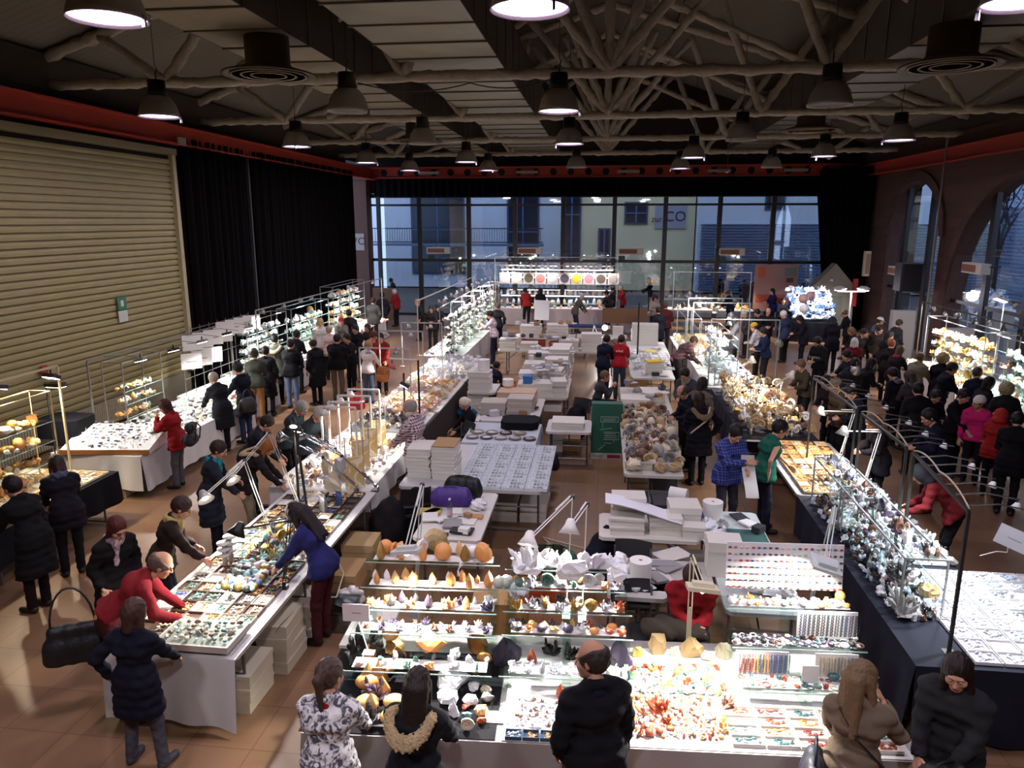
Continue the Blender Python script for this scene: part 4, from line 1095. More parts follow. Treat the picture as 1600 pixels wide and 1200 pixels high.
black_cloth = mat('#0f0f14', .9, bump=.2, bs=80, spec=.2)
clear = pane('#f3f8f6', .35, 'shelf_glass', .05)
edge = mat('#a3c4ba', .25, spec=.6)
alu = mat('#b9bcbd', .3, metal=.8)
def glass_steps(loc, rz, w_, levels, label, posts=True):
 """stepped clear shelves: levels = (front y, depth, z)"""
 t = thing('glass_shelf_unit', label, 'display shelf', loc, rz)
 for (y, d, z) in levels:
  s = MB().box(-w_ / 2, w_ / 2, y, y + d, z - .008, z).build('shelf', clear, t)
  MB().box(-w_ / 2, w_ / 2, y - .004, y, z - .009, z + .001).build('shelf_edge', edge, s)
 base = 0
 for i, (y, d, z) in enumerate(levels):
  for k in range(3):
   x = -w_ / 2 + .06 + (w_ - .12) * k / 2
   MB().box(x - .035, x + .035, y + .03, y + d - .03, base, z - .009).build('acrylic_block', pane('#f4f9f7', .25, 'acrylic', .02), t)
 return t
def etagere(x, y, w_, d, levels, label, rz=0, zb=.76, frame=None, back=None, mids=1):
 t = thing('shelf_rack', label, 'display shelf', (x, y, zb), rz); fm = frame or alu
 H_ = levels[-1] + .3 if back is None else back
 for sx in (-1, 1):
  for sy in (-1, 1): MB().bar((sx * w_ / 2, sy * d / 2, 0), (sx * w_ / 2, sy * d / 2, H_), .018).build('post', fm, t)
 for z in levels:
  s = MB().box(-w_ / 2 + .01, w_ / 2 - .01, -d / 2, d / 2, z - .008, z).build('shelf', clear, t)
  MB().box(-w_ / 2, w_ / 2, -d / 2 - .004, -d / 2, z - .01, z + .002).build('shelf_edge', edge, s)
 f = MB()
 for sy in (-1, 1): f.bar((-w_ / 2, sy * d / 2, H_), (w_ / 2, sy * d / 2, H_), .018)
 for sx in (-1, 1): f.bar((sx * w_ / 2, -d / 2, H_), (sx * w_ / 2, d / 2, H_), .018)
 f.build('top_frame', fm, t); return t
# ---- lamps
LCOL = (1, .95, .9)
bulbm = glow('#fff4ee', 22)
def clip_lamp(loc, target, label, power=28, m=None, col=LCOL, lit=True, size=1.0, spot=105):
 """small spotlight: round head, bulb, clamp"""
 t = thing('clip_lamp', label, 'lamp', loc); d = (Vector(target) - Vector(loc)).normalized(); q = Vector((0, 0, -1)).rotation_difference(d).to_matrix().to_4x4()
 s = size
 MB().lathe([(.02 * s, .07 * s), (.035 * s, .06 * s), (.05 * s, .02 * s), (.075 * s, -.03 * s), (.07 * s, -.03 * s), (.045 * s, .02 * s)], 14, M=q).build('lamp_head', m or mat('#b5b5b8', .3, metal=.7), t, smooth=True)
 if lit: MB().lathe([(0, .0), (.04 * s, -.012 * s), (.045 * s, -.02 * s), (0, -.024 * s)], 12, M=q).build('bulb', bulbm, t)
 MB().bar((0, 0, .05 * s), (0, 0, .12 * s), .02 * s).build('clamp', mat('#222224', .5), t)
 if lit and power: light(Vector(loc) + d * .05, 'SPOT', power, col, target, spot, .03)
 return t
def flood(loc, target, label, power=60, w_=.16, m=None, col=LCOL, spot=140, lit=True):
 """rectangular halogen/LED flood head"""
 t = thing('flood_lamp', label, 'lamp', loc); d = (Vector(target) - Vector(loc)).normalized(); q = Vector((0, 0, -1)).rotation_difference(d).to_matrix().to_4x4()
 MB().box(-w_ / 2, w_ / 2, -w_ * .35, w_ * .35, -.01, .05, q, ch=.015).build('housing', m or mat('#2a2a2c', .5), t)
 if lit: MB().box(-w_ / 2 + .012, w_ / 2 - .012, -w_ * .35 + .012, w_ * .35 - .012, -.016, -.011, q).build('lens', bulbm, t)
 MB().bar((0, 0, .05), (0, 0, .12), .02).build('bracket', mat('#2a2a2c', .5), t)
 if lit and power: light(Vector(loc) + d * .05, 'SPOT', power, col, target, spot, .04)
 return t
def arm_lamp(base, elbow, head, target, label, power=60, m=None, shade='cone', col=LCOL, lit=True):
 """spring-arm desk lamp: clamp, two double arms, shade"""
 m = m or mat('#c9c8c2', .35, metal=.3); t = thing('desk_lamp', label, 'lamp', base); B = Vector(base); e = Vector(elbow) - B; h = Vector(head) - B
 MB().box(-.04, .04, -.035, .035, -.03, .05).cyl((0, 0), .02, .05, .09).build('clamp', m, t)
 for a, b, n in ((Vector((0, 0, .06)), e, 'lower_arm'), (e, h, 'upper_arm')):
  s = (b - a).cross(Vector((0, 0, 1))); s = (s.normalized() if s.length > 1e-3 else Vector((1, 0, 0))) * .016
  MB().tube([a + s, b + s], .006, 6).tube([a - s, b - s], .006, 6).tube([a.lerp(b, .05) + Vector((0, 0, .03)), a.lerp(b, .4) + Vector((0, 0, .03))], .009, 6).build(n, m, t)
 MB().lathe([(.0, -.02), (.025, -.02), (.025, .02), (0, .02)], 10, tuple(e)).build('joint', mat('#333335', .5), t)
 d = (Vector(target) - Vector(head)).normalized(); q = Vector((0, 0, -1)).rotation_difference(d).to_matrix().to_4x4(); q.translation = h
 if shade == 'cone': MB().lathe([(.025, .08), (.04, .06), (.05, .02), (.1, -.06), (.096, -.06), (.045, .02)], 20, M=q).build('lamp_shade', m, t, smooth=True)
 else: MB().prism([(-.12, -.09), (.12, -.09), (.12, .09), (-.12, .09)], -.03, .0, q).prism([(-.08, -.05), (.08, -.05), (.08, .05), (-.08, .05)], 0, .03, q).build('lamp_shade', m, t)
 if lit:
  MB().lathe([(0, -.0), (.03, -.02), (.035, -.04), (0, -.06)], 12, M=q).build('bulb', bulbm, t)
  if power: light(Vector(head) + d * .075, 'SPOT', power, col, target, 120, .03)
 return t
def gantry(p0, p1, z, label, m=None, zb=.75, arms=0, reach=.3, side=1, r=.012):
 """two uprights and a rail, with side arms towards the visitors"""
 m = m or alu; a = Vector((p0[0], p0[1], zb)); t = thing('light_rail_stand', label, 'lamp stand', tuple(a)); d = Vector((p1[0] - p0[0], p1[1] - p0[1], 0))
 for q in (Vector((0, 0, 0)), d): MB().bar(q, q + Vector((0, 0, z - zb)), .028).box(q.x - .05, q.x + .05, q.y - .05, q.y + .05, 0, .012).build('upright', m, t)
 MB().bar((0, 0, z - zb), tuple(d + Vector((0, 0, z - zb))), .028).build('rail', m, t)
 n = Vector((d.y, -d.x, 0)).normalized() * reach * side
 for k in range(arms):
  p = d * ((k + .5) / arms) + Vector((0, 0, z - zb)); MB().tube([p, p + n * .5 + Vector((0, 0, .04)), p + n], .007, 6).build('arm', m, t)
 return t
# ---- boxes
boxm = mat('#d6d2c8', .7, var=.04, vs=3)
def wbox(w_, d, h, m=None, lid=True, name='cardboard_box'):
 t = thing(name, '', 'box')
 MB().box(-w_ / 2, w_ / 2, -d / 2, d / 2, 0, h).build('box_body', m or boxm, t)
 if lid: MB().box(-w_ / 2 - .006, w_ / 2 + .006, -d / 2 - .006, d / 2 + .006, h * .72, h + .004).build('lid', m or boxm, t)
 return t
BOXES = {}
def stack(x, y, z, w_, d, h, n, label, group, rz=0, m=None, jit=.012, lid=True, first='topmost'):
 k = (w_, d, h, m, lid)
 for i in range(n):
  loc = (x + R.uniform(-jit, jit), y + R.uniform(-jit, jit), z + i * (h + .005)); a = rz + R.uniform(-.05, .05)
  lab = f'{label}, ' + ('the topmost' if i == n - 1 else 'the lowest' if i == 0 else f'{ORD[i]} from the bottom') if n > 1 else label
  if k not in BOXES: BOXES[k] = wbox(w_, d, h, m, lid); o = BOXES[k]; o.location = loc; o.rotation_euler = (0, 0, a); o['label'] = lab; o['group'] = group
  else: dup(BOXES[k], loc, a, lab, group)
def crate(x, y, z, w_, d, h, label, m, rz=0, fill=None, group=None):
 t = thing('storage_crate', label, 'crate', (x, y, z), rz, group); a = .012
 MB().box(-w_ / 2, w_ / 2, -d / 2, d / 2, 0, .01).box(-w_ / 2, -w_ / 2 + a, -d / 2, d / 2, .01, h).box(w_ / 2 - a, w_ / 2, -d / 2, d / 2, .01, h).box(-w_ / 2 + a, w_ / 2 - a, -d / 2, -d / 2 + a, .01, h).box(-w_ / 2 + a, w_ / 2 - a, d / 2 - a, d / 2, .01, h).build('crate_body', m, t)
 MB().box(-w_ / 2 - .015, w_ / 2 + .015, -d / 2 - .015, -d / 2, h - .03, h).box(-w_ / 2 - .015, w_ / 2 + .015, d / 2, d / 2 + .015, h - .03, h).box(-w_ / 2 - .015, -w_ / 2, -d / 2, d / 2, h - .03, h).box(w_ / 2, w_ / 2 + .015, -d / 2, d / 2, h - .03, h).build('rim', m, t)
 return t
TR = {}
def trays(x0, x1, y0, y1, z, nx, ny, colors, group, where, F=None, rz=0, tray_='#e9e6df', fill=.9, edge_=.018, uniqrows=True):
 """grid of small open display trays of stones; each tray is a thing, its loose chips one stuff part"""
 w_, d = (x1 - x0) / nx * .94, (y1 - y0) / ny * .94
 for j in range(ny):
  for i in range(nx):
   x = x0 + (x1 - x0) * (i + .5) / nx; y = y0 + (y1 - y0) * (j + .5) / ny
   if F: x, y = F(x, y)
   tray = R.choice(tray_) if isinstance(tray_, tuple) else tray_; c = R.choice(colors); full = R.random() < fill; key = (round(w_, 3), round(d, 3), tray, c, full, R.randrange(3))
   lab = f'tray of {c} stones {where}, row {j + 1}, {ORD[min(i, 19)]} from left' if uniqrows else f'small display tray of {c} stones {where}'
   g = group if uniqrows else f'{group}, {c}'
   if key not in TR:
    t = thing('display_tray', lab, 'tray', (x, y, z), rz, g); h = .03; e = .005
    m = mat(tray, .6)
    MB().box(-w_ / 2, w_ / 2, -d / 2, d / 2, 0, .006).box(-w_ / 2, -w_ / 2 + e, -d / 2, d / 2, .006, h).box(w_ / 2 - e, w_ / 2, -d / 2, d / 2, .006, h).box(-w_ / 2 + e, w_ / 2 - e, -d / 2, -d / 2 + e, .006, h).box(-w_ / 2 + e, w_ / 2 - e, d / 2 - e, d / 2, .006, h).build('tray_box', m, t)
    if full:
     o = place(proto('gravel%d' % key[-1]), 'stones', smat(c), t, (0, 0, .007), (0, 0, 0), (w_ * .9, d * .9, min(w_, d) * .8), True); o['kind'] = 'stuff'
    TR[key] = t
   else: dup(TR[key], (x, y, z), rz, lab, g)
def card(x, y, z, w_, h, label, rz=0, tilt=0, m=None, cat='sign', lines=0, name='price_card', dots=None):
 t = thing(name, label, cat, (x, y, z), rz)
 q = Matrix.Rotation(tilt, 4, 'X')
 MB().box(-w_ / 2, w_ / 2, -.004, .004, 0, h, q).build('card', m or mat('#ecebe6', .7), t)
 if lines: MB().box(-w_ * .25, w_ * .25, -.0055, -.0042, h * .45, h * .5, q).build('printed_line', mat('#6b6b70', .8), t)
 return t
def chair(x, y, rz, label, m=None, z=.45):
 t = thing('chair', label, 'chair', (x, y, 0), rz); m = m or mat('#17181b', .6)
 MB().box(-.22, .22, -.2, .22, z - .03, z, ch=.05).build('seat', m, t)
 v, f = grid_mesh(8, 5, lambda u, w_: (-.22 + .44 * u, -.2 - .05 * math.sin(u * math.pi) - .08 * w_, z + .14 + .3 * w_)); n = len(v)
 MB().add(v + [(a, b - .012, c) for a, b, c in v], f + [tuple(i + n for i in q)[::-1] for q in f] + [(i, i + 1, n + i + 1, n + i) for i in range(8)]).build('backrest', m, t, smooth=True)
 for sx in (-1, 1):
  MB().tube([(sx * .2, .2, z - .02), (sx * .22, .24, .01)], .011).build('leg', grey_metal, t)
  MB().tube([(sx * .21, -.2, z + .4), (sx * .2, -.18, z - .02), (sx * .22, -.26, .01)], .011).build('leg', grey_metal, t)
 return t
def blobmesh(fn, lo, hi, vx, name, m, parent=None, loc=(0, 0, 0), rz=0):
 v, q = netmesh(fn, lo, hi, vx); return place(mesh_from(name, v, q, True), name, m, parent, loc, (0, 0, rz))
def handbag(loc, label, col, w_=.32, h=.26, rz=0, strap=.25, name='handbag'):
 t = thing(name, label, 'bag', loc, rz)
 blobmesh(lambda P: smin(cap(P, (-w_ / 2 + .05, 0, .07), (w_ / 2 - .05, 0, .07), .07), smin(cap(P, (-w_ / 2 + .07, 0, h * .5), (w_ / 2 - .07, 0, h * .5), .085), cap(P, (-w_ / 2 + .08, 0, h - .05), (w_ / 2 - .08, 0, h - .05), .05), .12), .12) + .004 * np.sin(P[:, 0] * 50), (-w_ / 2 - .1, -.15, -.05), (w_ / 2 + .1, .15, h + .1), .016, 'bag_body', mat(col, .5, bump=.3, bs=30, var=.2, vs=10), t)
 MB().tube([(-(w_ / 2 - .07) * math.cos(a), 0, h - .03 + strap * math.sin(a)) for a in [math.pi * i / 12 for i in range(13)]], .011, 6).build('handle', mat(col, .5), t, smooth=True)
 return t
def backpack(loc, label, col, rz, h=.42):
 t = thing('backpack', label, 'bag', loc, rz)
 blobmesh(lambda P: smin(cap(P, (-.07, 0, .1), (.07, 0, .1), .1), cap(P, (-.06, .01, h - .1), (.06, .01, h - .1), .08), .1), (-.24, -.2, -.05), (.24, .2, h + .1), .018, 'bag_body', mat(col, .7, bump=.3, bs=30), t)
 blobmesh(lambda P: cap(P, (-.06, -.09, .12), (.06, -.09, .12), .06), (-.2, -.25, 0), (.2, .1, .25), .018, 'pocket', mat(col, .6, bump=.3, bs=30), t)
 for s in (-1, 1): MB().tube([(s * .08, .07, h - .04), (s * .1, .13, h - .12), (s * .1, .1, .1)], .013, 6).build('strap', mat(col, .6), t)
 return t
def bottle(x, y, z, label, h=.26, col='#cfdce6'):
 t = thing('water_bottle', label, 'bottle', (x, y, z))
 MB().lathe([(.0, 0), (.034, 0), (.036, .02), (.036, h * .65), (.014, h * .85), (.014, h * .93)], 14).build('bottle_body', pane(col, .4, 'bottle_plastic', .1), t, smooth=True)
 MB().lathe([(.036, h * .25), (.0372, h * .26), (.0372, h * .5), (.036, h * .51)], 14).build('label_band', mat('#c9a9b0', .5), t)
 MB().lathe([(.0, h * .93), (.016, h * .93), (.016, h), (0, h)], 12).build('bottle_cap', mat('#d9dde2', .5), t); return t
def paper_roll(x, y, z, label, r=.1, h=.24, lying=False, rz=0):
 t = thing('paper_roll', label, 'paper roll', (x, y, z), rz); q = Matrix.Rotation(math.pi / 2, 4, 'X') if lying else Matrix.Identity(4)
 if lying: q.translation = (0, 0, r)
 MB().lathe([(.022, 0), (r, 0), (r, h), (.022, h), (.022, 0)], 24, M=q).build('paper', mat('#e9e7e2', .8), t, smooth=False)
 MB().lathe([(.019, .001), (.022, .001), (.022, h - .001), (.019, h - .001)], 16, M=q).build('core', mat('#9a7a58', .8), t); return t
def plastic_bag(x, y, z, label, s=.3, col='#dfe2e8', seed=1):
 r = random.Random(seed); ph = [r.uniform(0, 6) for _ in range(6)]
 def fn(P):
  d = smin(ell(P, (0, 0, .28), (.42, .34, .3)), cap(P, (.1, 0, .5), (.16, 0, .72), .14, .04), .12)
  return d + .035 * np.sin(P[:, 0] * 17 + ph[0]) * np.sin(P[:, 1] * 19 + ph[1]) + .03 * np.sin(P[:, 2] * 23 + 9 * P[:, 0] + ph[2])
 v, q = netmesh(fn, (-.6, -.6, -.05), (.6, .6, .95), .04); v = v * s
 return tag(place(mesh_from('plastic_bag', v, q, True), 'plastic_bag', mat(col, .25, bump=.8, bs=18, spec=.7), None, (x, y, z), (0, 0, r.uniform(0, 6))), label, 'bag')
# ================================================================== FRONT STALL
FR = rad(3.0); FO = (-2.2, 4.75)
def FS(x, y):
 c, s = math.cos(FR), math.sin(FR); return FO[0] + c * x - s * y, FO[1] + s * x + c * y
for k, (a, b, l) in enumerate([(0, 1.5, 'left folding table of the front stall under black cloth'), (1.52, 3.05, 'middle folding table of the front stall under the cloth'), (3.07, 4.6, 'right folding table of the front stall under white cloth')]):
 c = FS((a + b) / 2, .72); t = folding_table(c[0] - (b - a) / 2, c[0] + (b - a) / 2, c[1] - .7, c[1] + .7, l, FR)
greyw = mat('#a39e9a', .85, bump=.2, bs=100, spec=.2)
tablecloth(0, 4.6, 0, 1.44, 'pale cloth over the long front stall table, hanging to the floor', greyw, F=FS, zt=.752, sides='swe', drop=.72)
c = FS(.72, .56)
MB().box(-.76, .76, -.56, .56, 0, .006).build('black_cloth', black_cloth, None, (c[0], c[1], .76), rot=(0, 0, FR))
tag(COL.objects[-1], 'black cloth spread under the orange stones, left part of the front stall', 'cloth')
c = FS(3.05, .66)
tag(MB().box(-1.52, 1.5, -.66, .66, 0, .005).build('white_cloth', mat('#e4e1dc', .8), None, (c[0], c[1], .76), rot=(0, 0, FR)), 'white cloth under the trays, middle and right of the front stall', 'cloth')
ZT = .768
LEV = [(.52, .24, .95), (.80, .22, 1.13), (.98, .2, 1.25), (1.16, .2, 1.37), (1.34, .22, 1.53)]
def unit(cx, w_, lev, label):
 c = FS(cx, 0); glass_steps((c[0], c[1], ZT), FR, w_, [(y, d, z - ZT) for y, d, z in lev], label)
unit(.78, 1.25, LEV, 'stepped glass shelves on the left of the front stall, orange stones and dark clusters')
unit(2.02, 1.12, [(.56, .22, .93), (.82, .22, 1.15), (1.0, .2, 1.27), (1.16, .2, 1.4), (1.3, .25, 1.52)], 'stepped glass shelves in the middle of the front stall, bright white crystals')
unit(3.95, 1.1, [(.5, .24, .93), (.82, .22, 1.12), (1.1, .22, 1.32)], 'stepped glass shelves on the right of the front stall, jewellery')
# --- large stones on the black cloth (photo positions of their feet)
Z = .768
for k, c, px, py, w_, lab in [
 ('egg', 'amber', 577, 1075, 40, 'amber rounded stone at the left edge of the black cloth'), ('flame1', 'amber', 598, 1090, 34, 'amber pointed stone, left of the black cloth behind the ponytail'), ('egg', 'orange', 603, 1052, 30, 'orange polished stone by the dark cluster'),
 ('egg', 'amber', 573, 1108, 36, 'amber stone nearest the ponytailed woman'), ('cluster1', 'dark grey', 584, 1128, 36, 'dark cluster low on the black cloth at left'), ('sphere', 'orange', 588, 1062, 30, 'orange ball-like stone, left'),
 ('flame0', 'orange', 577, 1040, 34, 'orange flame stone right of the green hair tie'), ('flame2', 'amber', 596, 1045, 22, 'small amber tip stone beside the big dark cluster'),
 ('flame0', 'orange', 655 - 82, 1070, 30, 'orange upright stone left edge, second row'), ('sphere', 'orange', 573, 1073, 32, 'round orange stone left edge, second row')][:8] + [
 ('sphere', 'orange', 573 + 0, 1058, 20, 'tiny orange ball at the left edge')][:0]:
 pix(k, c, px, py, Z, w_, lab, rz=.4)
for k, c, px, py, w_, lab in [
 ('flame0', 'orange', 573 + 2, 1074, 42, ''), ][:0] + [
 ('flame1', 'orange', 572, 1073, 40, 'left orange flame stone of the pair in the middle of the black cloth'), ('flame2', 'orange', 588, 1071, 40, 'right orange flame stone of the pair in the middle of the black cloth'),
 ('cluster0', 'purple', 583, 1092, 44, 'dark amethyst cluster in front of the orange pair'), ('flame3', 'honey', 576, 1115, 34, 'honey pointed stone at the front edge of the black cloth'),
 ('egg', 'honey', 616, 1105, 34, 'upper honey boulder left of the fur hood'), ('egg', 'honey', 613, 1130, 38, 'lower honey boulder left of the fur hood, at the table edge')]:
 pix(k, c, px + (0 if px > 600 else 5), py, Z, w_ * .95, lab, rz=.2)
for k, c, px, py, w_, lab in [
 ('rough0', 'white', 706, 1078, 52, 'large white crystal lump right of the fur hood'), ('rough1', 'white', 700, 1098, 36, 'white lump in front of the large white one'), ('slab0', 'white', 708, 1118, 22, 'white slanted slab beside the fur hood'),
 ('rough2', 'white', 741, 1078, 20, 'white stone in the right back column of the black cloth'), ('rough3', 'cream', 759, 1082, 20, 'cream stone in the right back column of the black cloth'), ('rough4', 'grey', 760, 1095, 20, 'grey stone, second in the right column of the black cloth'),
 ('rough1', 'white', 735, 1100, 24, 'white flat stone, second in the inner column of the black cloth'), ('rough5', 'honey', 752, 1115, 22, 'honey stone, third in the right column of the black cloth'), ('rough0', 'rust', 727, 1108, 12, 'small rust stone on the black cloth'),
 ('rough2', 'teal', 730, 1124, 18, 'small dark teal stone near the front of the black cloth'), ('rough3', 'rust', 752, 1130, 17, 'rust stone near the front right of the black cloth'), ('geode1', 'cream', 730, 1142, 20, 'small cream geode half at the front edge of the black cloth'),
 ('cluster2', 'dark grey', 569, 1030, 64, 'big dark smoky cluster at the left end under the first glass shelf'), ('slab2', 'honey', 615, 1022, 34, 'honey heart-like slab behind the first glass shelf'),
 ('sphere', 'honey', 611, 1000, 26, 'honey ball on top of the heart-like slab'), ('rough4', 'orange', 670, 1017, 44, 'orange diamond-shaped stone raised on an acrylic stand'), ('flame0', 'amber', 633, 1038, 20, 'amber flame on the dark druse below the shelf'),
 ('cluster3', 'dark grey', 640, 1045, 36, 'grey druse under the first glass shelf'), ('slab3', 'orange', 748, 1020, 34, 'tall orange stone at the right end of the left glass unit'), ('egg', 'orange', 757, 1035, 24, 'orange round stone below the tall one at the right end'),
 ('slab1', 'white', 711, 1028, 18, 'white upright slab between the glass props'), ('flame1', 'amber', 743, 1055, 14, 'little amber flame at the right end of the first glass shelf'), ('slab4', 'purple', 792, 1040, 46, 'tall grey-purple amethyst slab between the two left glass units'),
 ('flame1', 'rust', 831, 1037, 24, 'rust-red pointed stone on the middle unit'), ('cluster0', 'black', 862, 1022, 30, 'black crystal cluster on the middle unit, left'), ('cluster1', 'black', 892, 1028, 28, 'black crystal cluster behind the balding man'),
 ('slab0', 'purple', 967, 1040, 42, 'wide amethyst slab right of the balding man'), ('slab2', 'yellow', 995, 1026, 20, 'yellow horn-shaped stone, first of the tall row before the red sweater'), ('slab5', 'sandy', 1026, 1022, 34, 'large sandy gold slab in the tall row before the red sweater'),
 ('slab1', 'cream', 1054, 1024, 16, 'narrow cream slab in the tall row'), ('slab4', 'sandy', 1080, 1028, 34, 'round grainy disc below the lamp arm'), ('rough1', 'cream', 1103, 1030, 20, 'cream block in the tall row right of the lamp'), ('slab3', 'cream', 1131, 1028, 26, 'tall cream and white slab at the right end of the row'),
 ('flame2', 'rust', 876, 1090, 22, 'rust flame stone on the white cloth left of the balding man'), ('cluster1', 'silver', 906, 1112, 20, 'silver grey cluster beside the balding man'), ('rough0', 'rust', 878, 1125, 16, 'small rust lump near the front, left of the balding man'),
 ('rough5', 'dark grey', 878, 1143, 16, 'dark lump at the table edge, left of the balding man'), ('rough3', 'dark grey', 896, 1150, 14, 'dark purple lump at the table edge touching the balding man'),
 ('cluster4', 'rust', 1029, 1110, 32, 'rust rosette cluster right of the balding man'), ('cluster0', 'rust', 1041, 1130, 18, 'brown red cluster below the rosette'), ('sphere', 'rust', 1014, 1150, 12, 'rust ball at the front edge, first right of the balding man'),
 ('sphere', 'rust', 1031, 1148, 10, 'rust ball at the front edge, second right of the balding man'), ('egg', 'rust', 1047, 1142, 13, 'rust tumbled stone at the front edge'), ('cluster2', 'brown', 1136, 1105, 22, 'brown grey cluster near the stone chips trays'),
 ('flame0', 'yellow', 1130, 1128, 14, 'yellow flame stone by the trays'), ('cluster3', 'honey', 1127, 1142, 22, 'honey druse by the trays at the front'), ('egg', 'blue', 1089, 1072, 10, 'deep blue stone in the middle of the white cloth'), ('cluster0', 'orange', 1019, 1052, 18, 'red orange cluster behind the white cloth')]:
 pix(k, c, px, py, (1.0 if px > 590 and px < 700 and 1000 < py < 1020 else Z) if 'heart-like' not in lab or k != 'sphere' else 1.0, w_, lab, rz=R.uniform(-.4, .4), hgt=1.25 if k.startswith('slab') else None)
# shelves of the left unit
def sh(n_, x0, x1, lv, kinds, cols, size, where, g, jit=.012, lev=LEV, sv=.25, uniq=True):
 y, d, z = lev[lv]; a = FS(x0, y + d * .32); b = FS(x1, y + d * .32)
 row(kinds, cols, a, b, z + .002, n_, size, where, g, jit, uniq, rz=None, sv=sv)
 field(kinds[::-1] if isinstance(kinds, list) else kinds, cols + ['white'], x0, x1, y + d * .55, y + d * .95, z + .002, n_, 1, size * .75, 'filling in ' + where, g + ' back', F=FS)
 q = FS((x0 + x1) / 2, y + d * .5); tag(MB().box((x0 - x1) * .48, (x1 - x0) * .48, -d * .3, d * .3, 0, .003).build('shelf_liner', mat('#e9e7e2', .7), None, (q[0], q[1], z + .0005), rot=(0, 0, FR)), 'white paper liner ' + where, 'liner')
sh(6, .2, 1.38, 0, ['rough1', 'slab0', 'cluster1', 'rough2'], ['orange', 'grey', 'white', 'pink', 'green'], .1, 'on the lowest glass shelf of the left unit', 'front left unit, lowest shelf')
sh(8, .2, 1.4, 1, ['cluster0', 'cluster3'], ['purple', 'brown', 'lilac'], .085, 'on the second glass shelf of the left unit', 'front left unit, second shelf')
sh(7, .2, 1.4, 2, ['cluster1', 'flame0', 'cluster4', 'flame3'], ['purple', 'orange', 'dark grey', 'orange'], .13, 'on the third glass shelf of the left unit', 'front left unit, third shelf', sv=.15)
sh(7, .2, 1.4, 3, ['flame1', 'flame2', 'point'], ['orange', 'amber', 'honey'], .13, 'on the fourth glass shelf of the left unit', 'front left unit, fourth shelf', sv=.15)
sh(6, .2, 1.36, 4, ['flame0', 'geode0', 'flame2', 'sphere'], ['orange', 'golden', 'honey'], .17, 'on the top glass shelf of the left unit', 'front left unit, top shelf', sv=.15)
sh(3, 1.38, 1.5, 3, ['sphere', 'cluster1'], ['white', 'pale green'], .1, 'between the left and middle glass units', 'between the glass units', sv=.1)
L2 = [(.56, .22, .93), (.82, .22, 1.15), (1.0, .2, 1.27), (1.16, .2, 1.4), (1.3, .25, 1.52)]
for lv, n_, ks, cs, s_, nm in [(0, 9, ['cluster1', 'rough2', 'point'], ['clear', 'pale green', 'silver', 'white'], .1, 'lowest'), (1, 9, ['rough3', 'cluster0', 'egg', 'rough1'], ['rust', 'yellow', 'purple', 'dark grey', 'white', 'orange'], .1, 'second'),
          (2, 8, ['cluster2', 'cluster3', 'geode2'], ['dark grey', 'silver', 'rust', 'golden'], .11, 'third'), (3, 8, ['rough4', 'cluster4', 'geode1'], ['white', 'clear', 'green', 'orange', 'lilac'], .12, 'fourth'),
          (4, 7, ['slab2', 'rough0', 'cluster4', 'point', 'slab3'], ['white', 'clear', 'lilac', 'white'], .19, 'top')]:
 sh(n_, 1.52, 2.54, lv, ks, cs, s_, f'on the {nm} glass shelf of the middle unit', f'front middle unit, {nm} shelf', lev=L2, sv=.2)
for k, c, px, py, z, w_, lab in [('coral0', 'white', 716, 900, 1.53, 26, 'white coral branch left of the middle unit'), ('slab2', 'lilac', 1022 - 90, 888, 1.53, 34, 'lilac white crystal slab on top of the middle unit'), ('rough0', 'white', 965, 905, 1.53, 40, 'large white cluster at the right end of the top shelf'),
         ('rough3', 'white', 890, 905, 1.53, 56, 'blazing white crystal block directly under the lamp'), ('cluster3', 'white', 825, 895, 1.53, 60, 'white crystal heap left of the lamp')]:
 pix(k, c, px, py, z, w_, lab, rz=.3)
# small stones strewn over the white cloth
for (a, b, y0, y1, nx, ny, ks, cs, s_, wh) in [
 (1.62, 2.0, .08, .5, 9, 5, ['egg', 'rough1', 'cluster0'], ['white', 'clear', 'brown', 'silver'], .035, 'left of the balding man on the white cloth'),
 (2.0, 2.3, .05, .5, 5, 6, ['rough2', 'cluster1'], ['rust', 'white', 'silver', 'pink'], .05, 'beside the balding man on the white cloth'),
 (2.5, 3.2, .1, .62, 13, 9, ['egg', 'cluster0', 'rough3', 'point'], ['rust', 'orange', 'white', 'honey', 'brown', 'clear'], .042, 'in the middle of the white cloth'),
 (2.55, 3.35, .64, 1.05, 13, 6, ['rough0', 'cluster1', 'egg', 'slab1'], ['white', 'green', 'pink', 'yellow', 'turquoise', 'cream', 'rust'], .065, 'behind the white cloth trays, before the seated seller')]:
 field(ks, cs, a, b, y0, y1, ZT, nx, ny, s_, wh, wh, F=FS)
trays(3.25, 4.5, .04, .5, ZT, 5, 4, ['red', 'green', 'rust', 'teal', 'turquoise', 'orange'], 'compartment trays of the front right stall', 'at the stall front right', F=FS, rz=FR, tray_='#e4ded2')
trays(1.55, 1.95, .0, .1, ZT, 3, 1, ['yellow', 'white', 'orange'], 'blue tray edge row', 'in the shallow basket', F=FS, rz=FR, tray_='#3a5068')
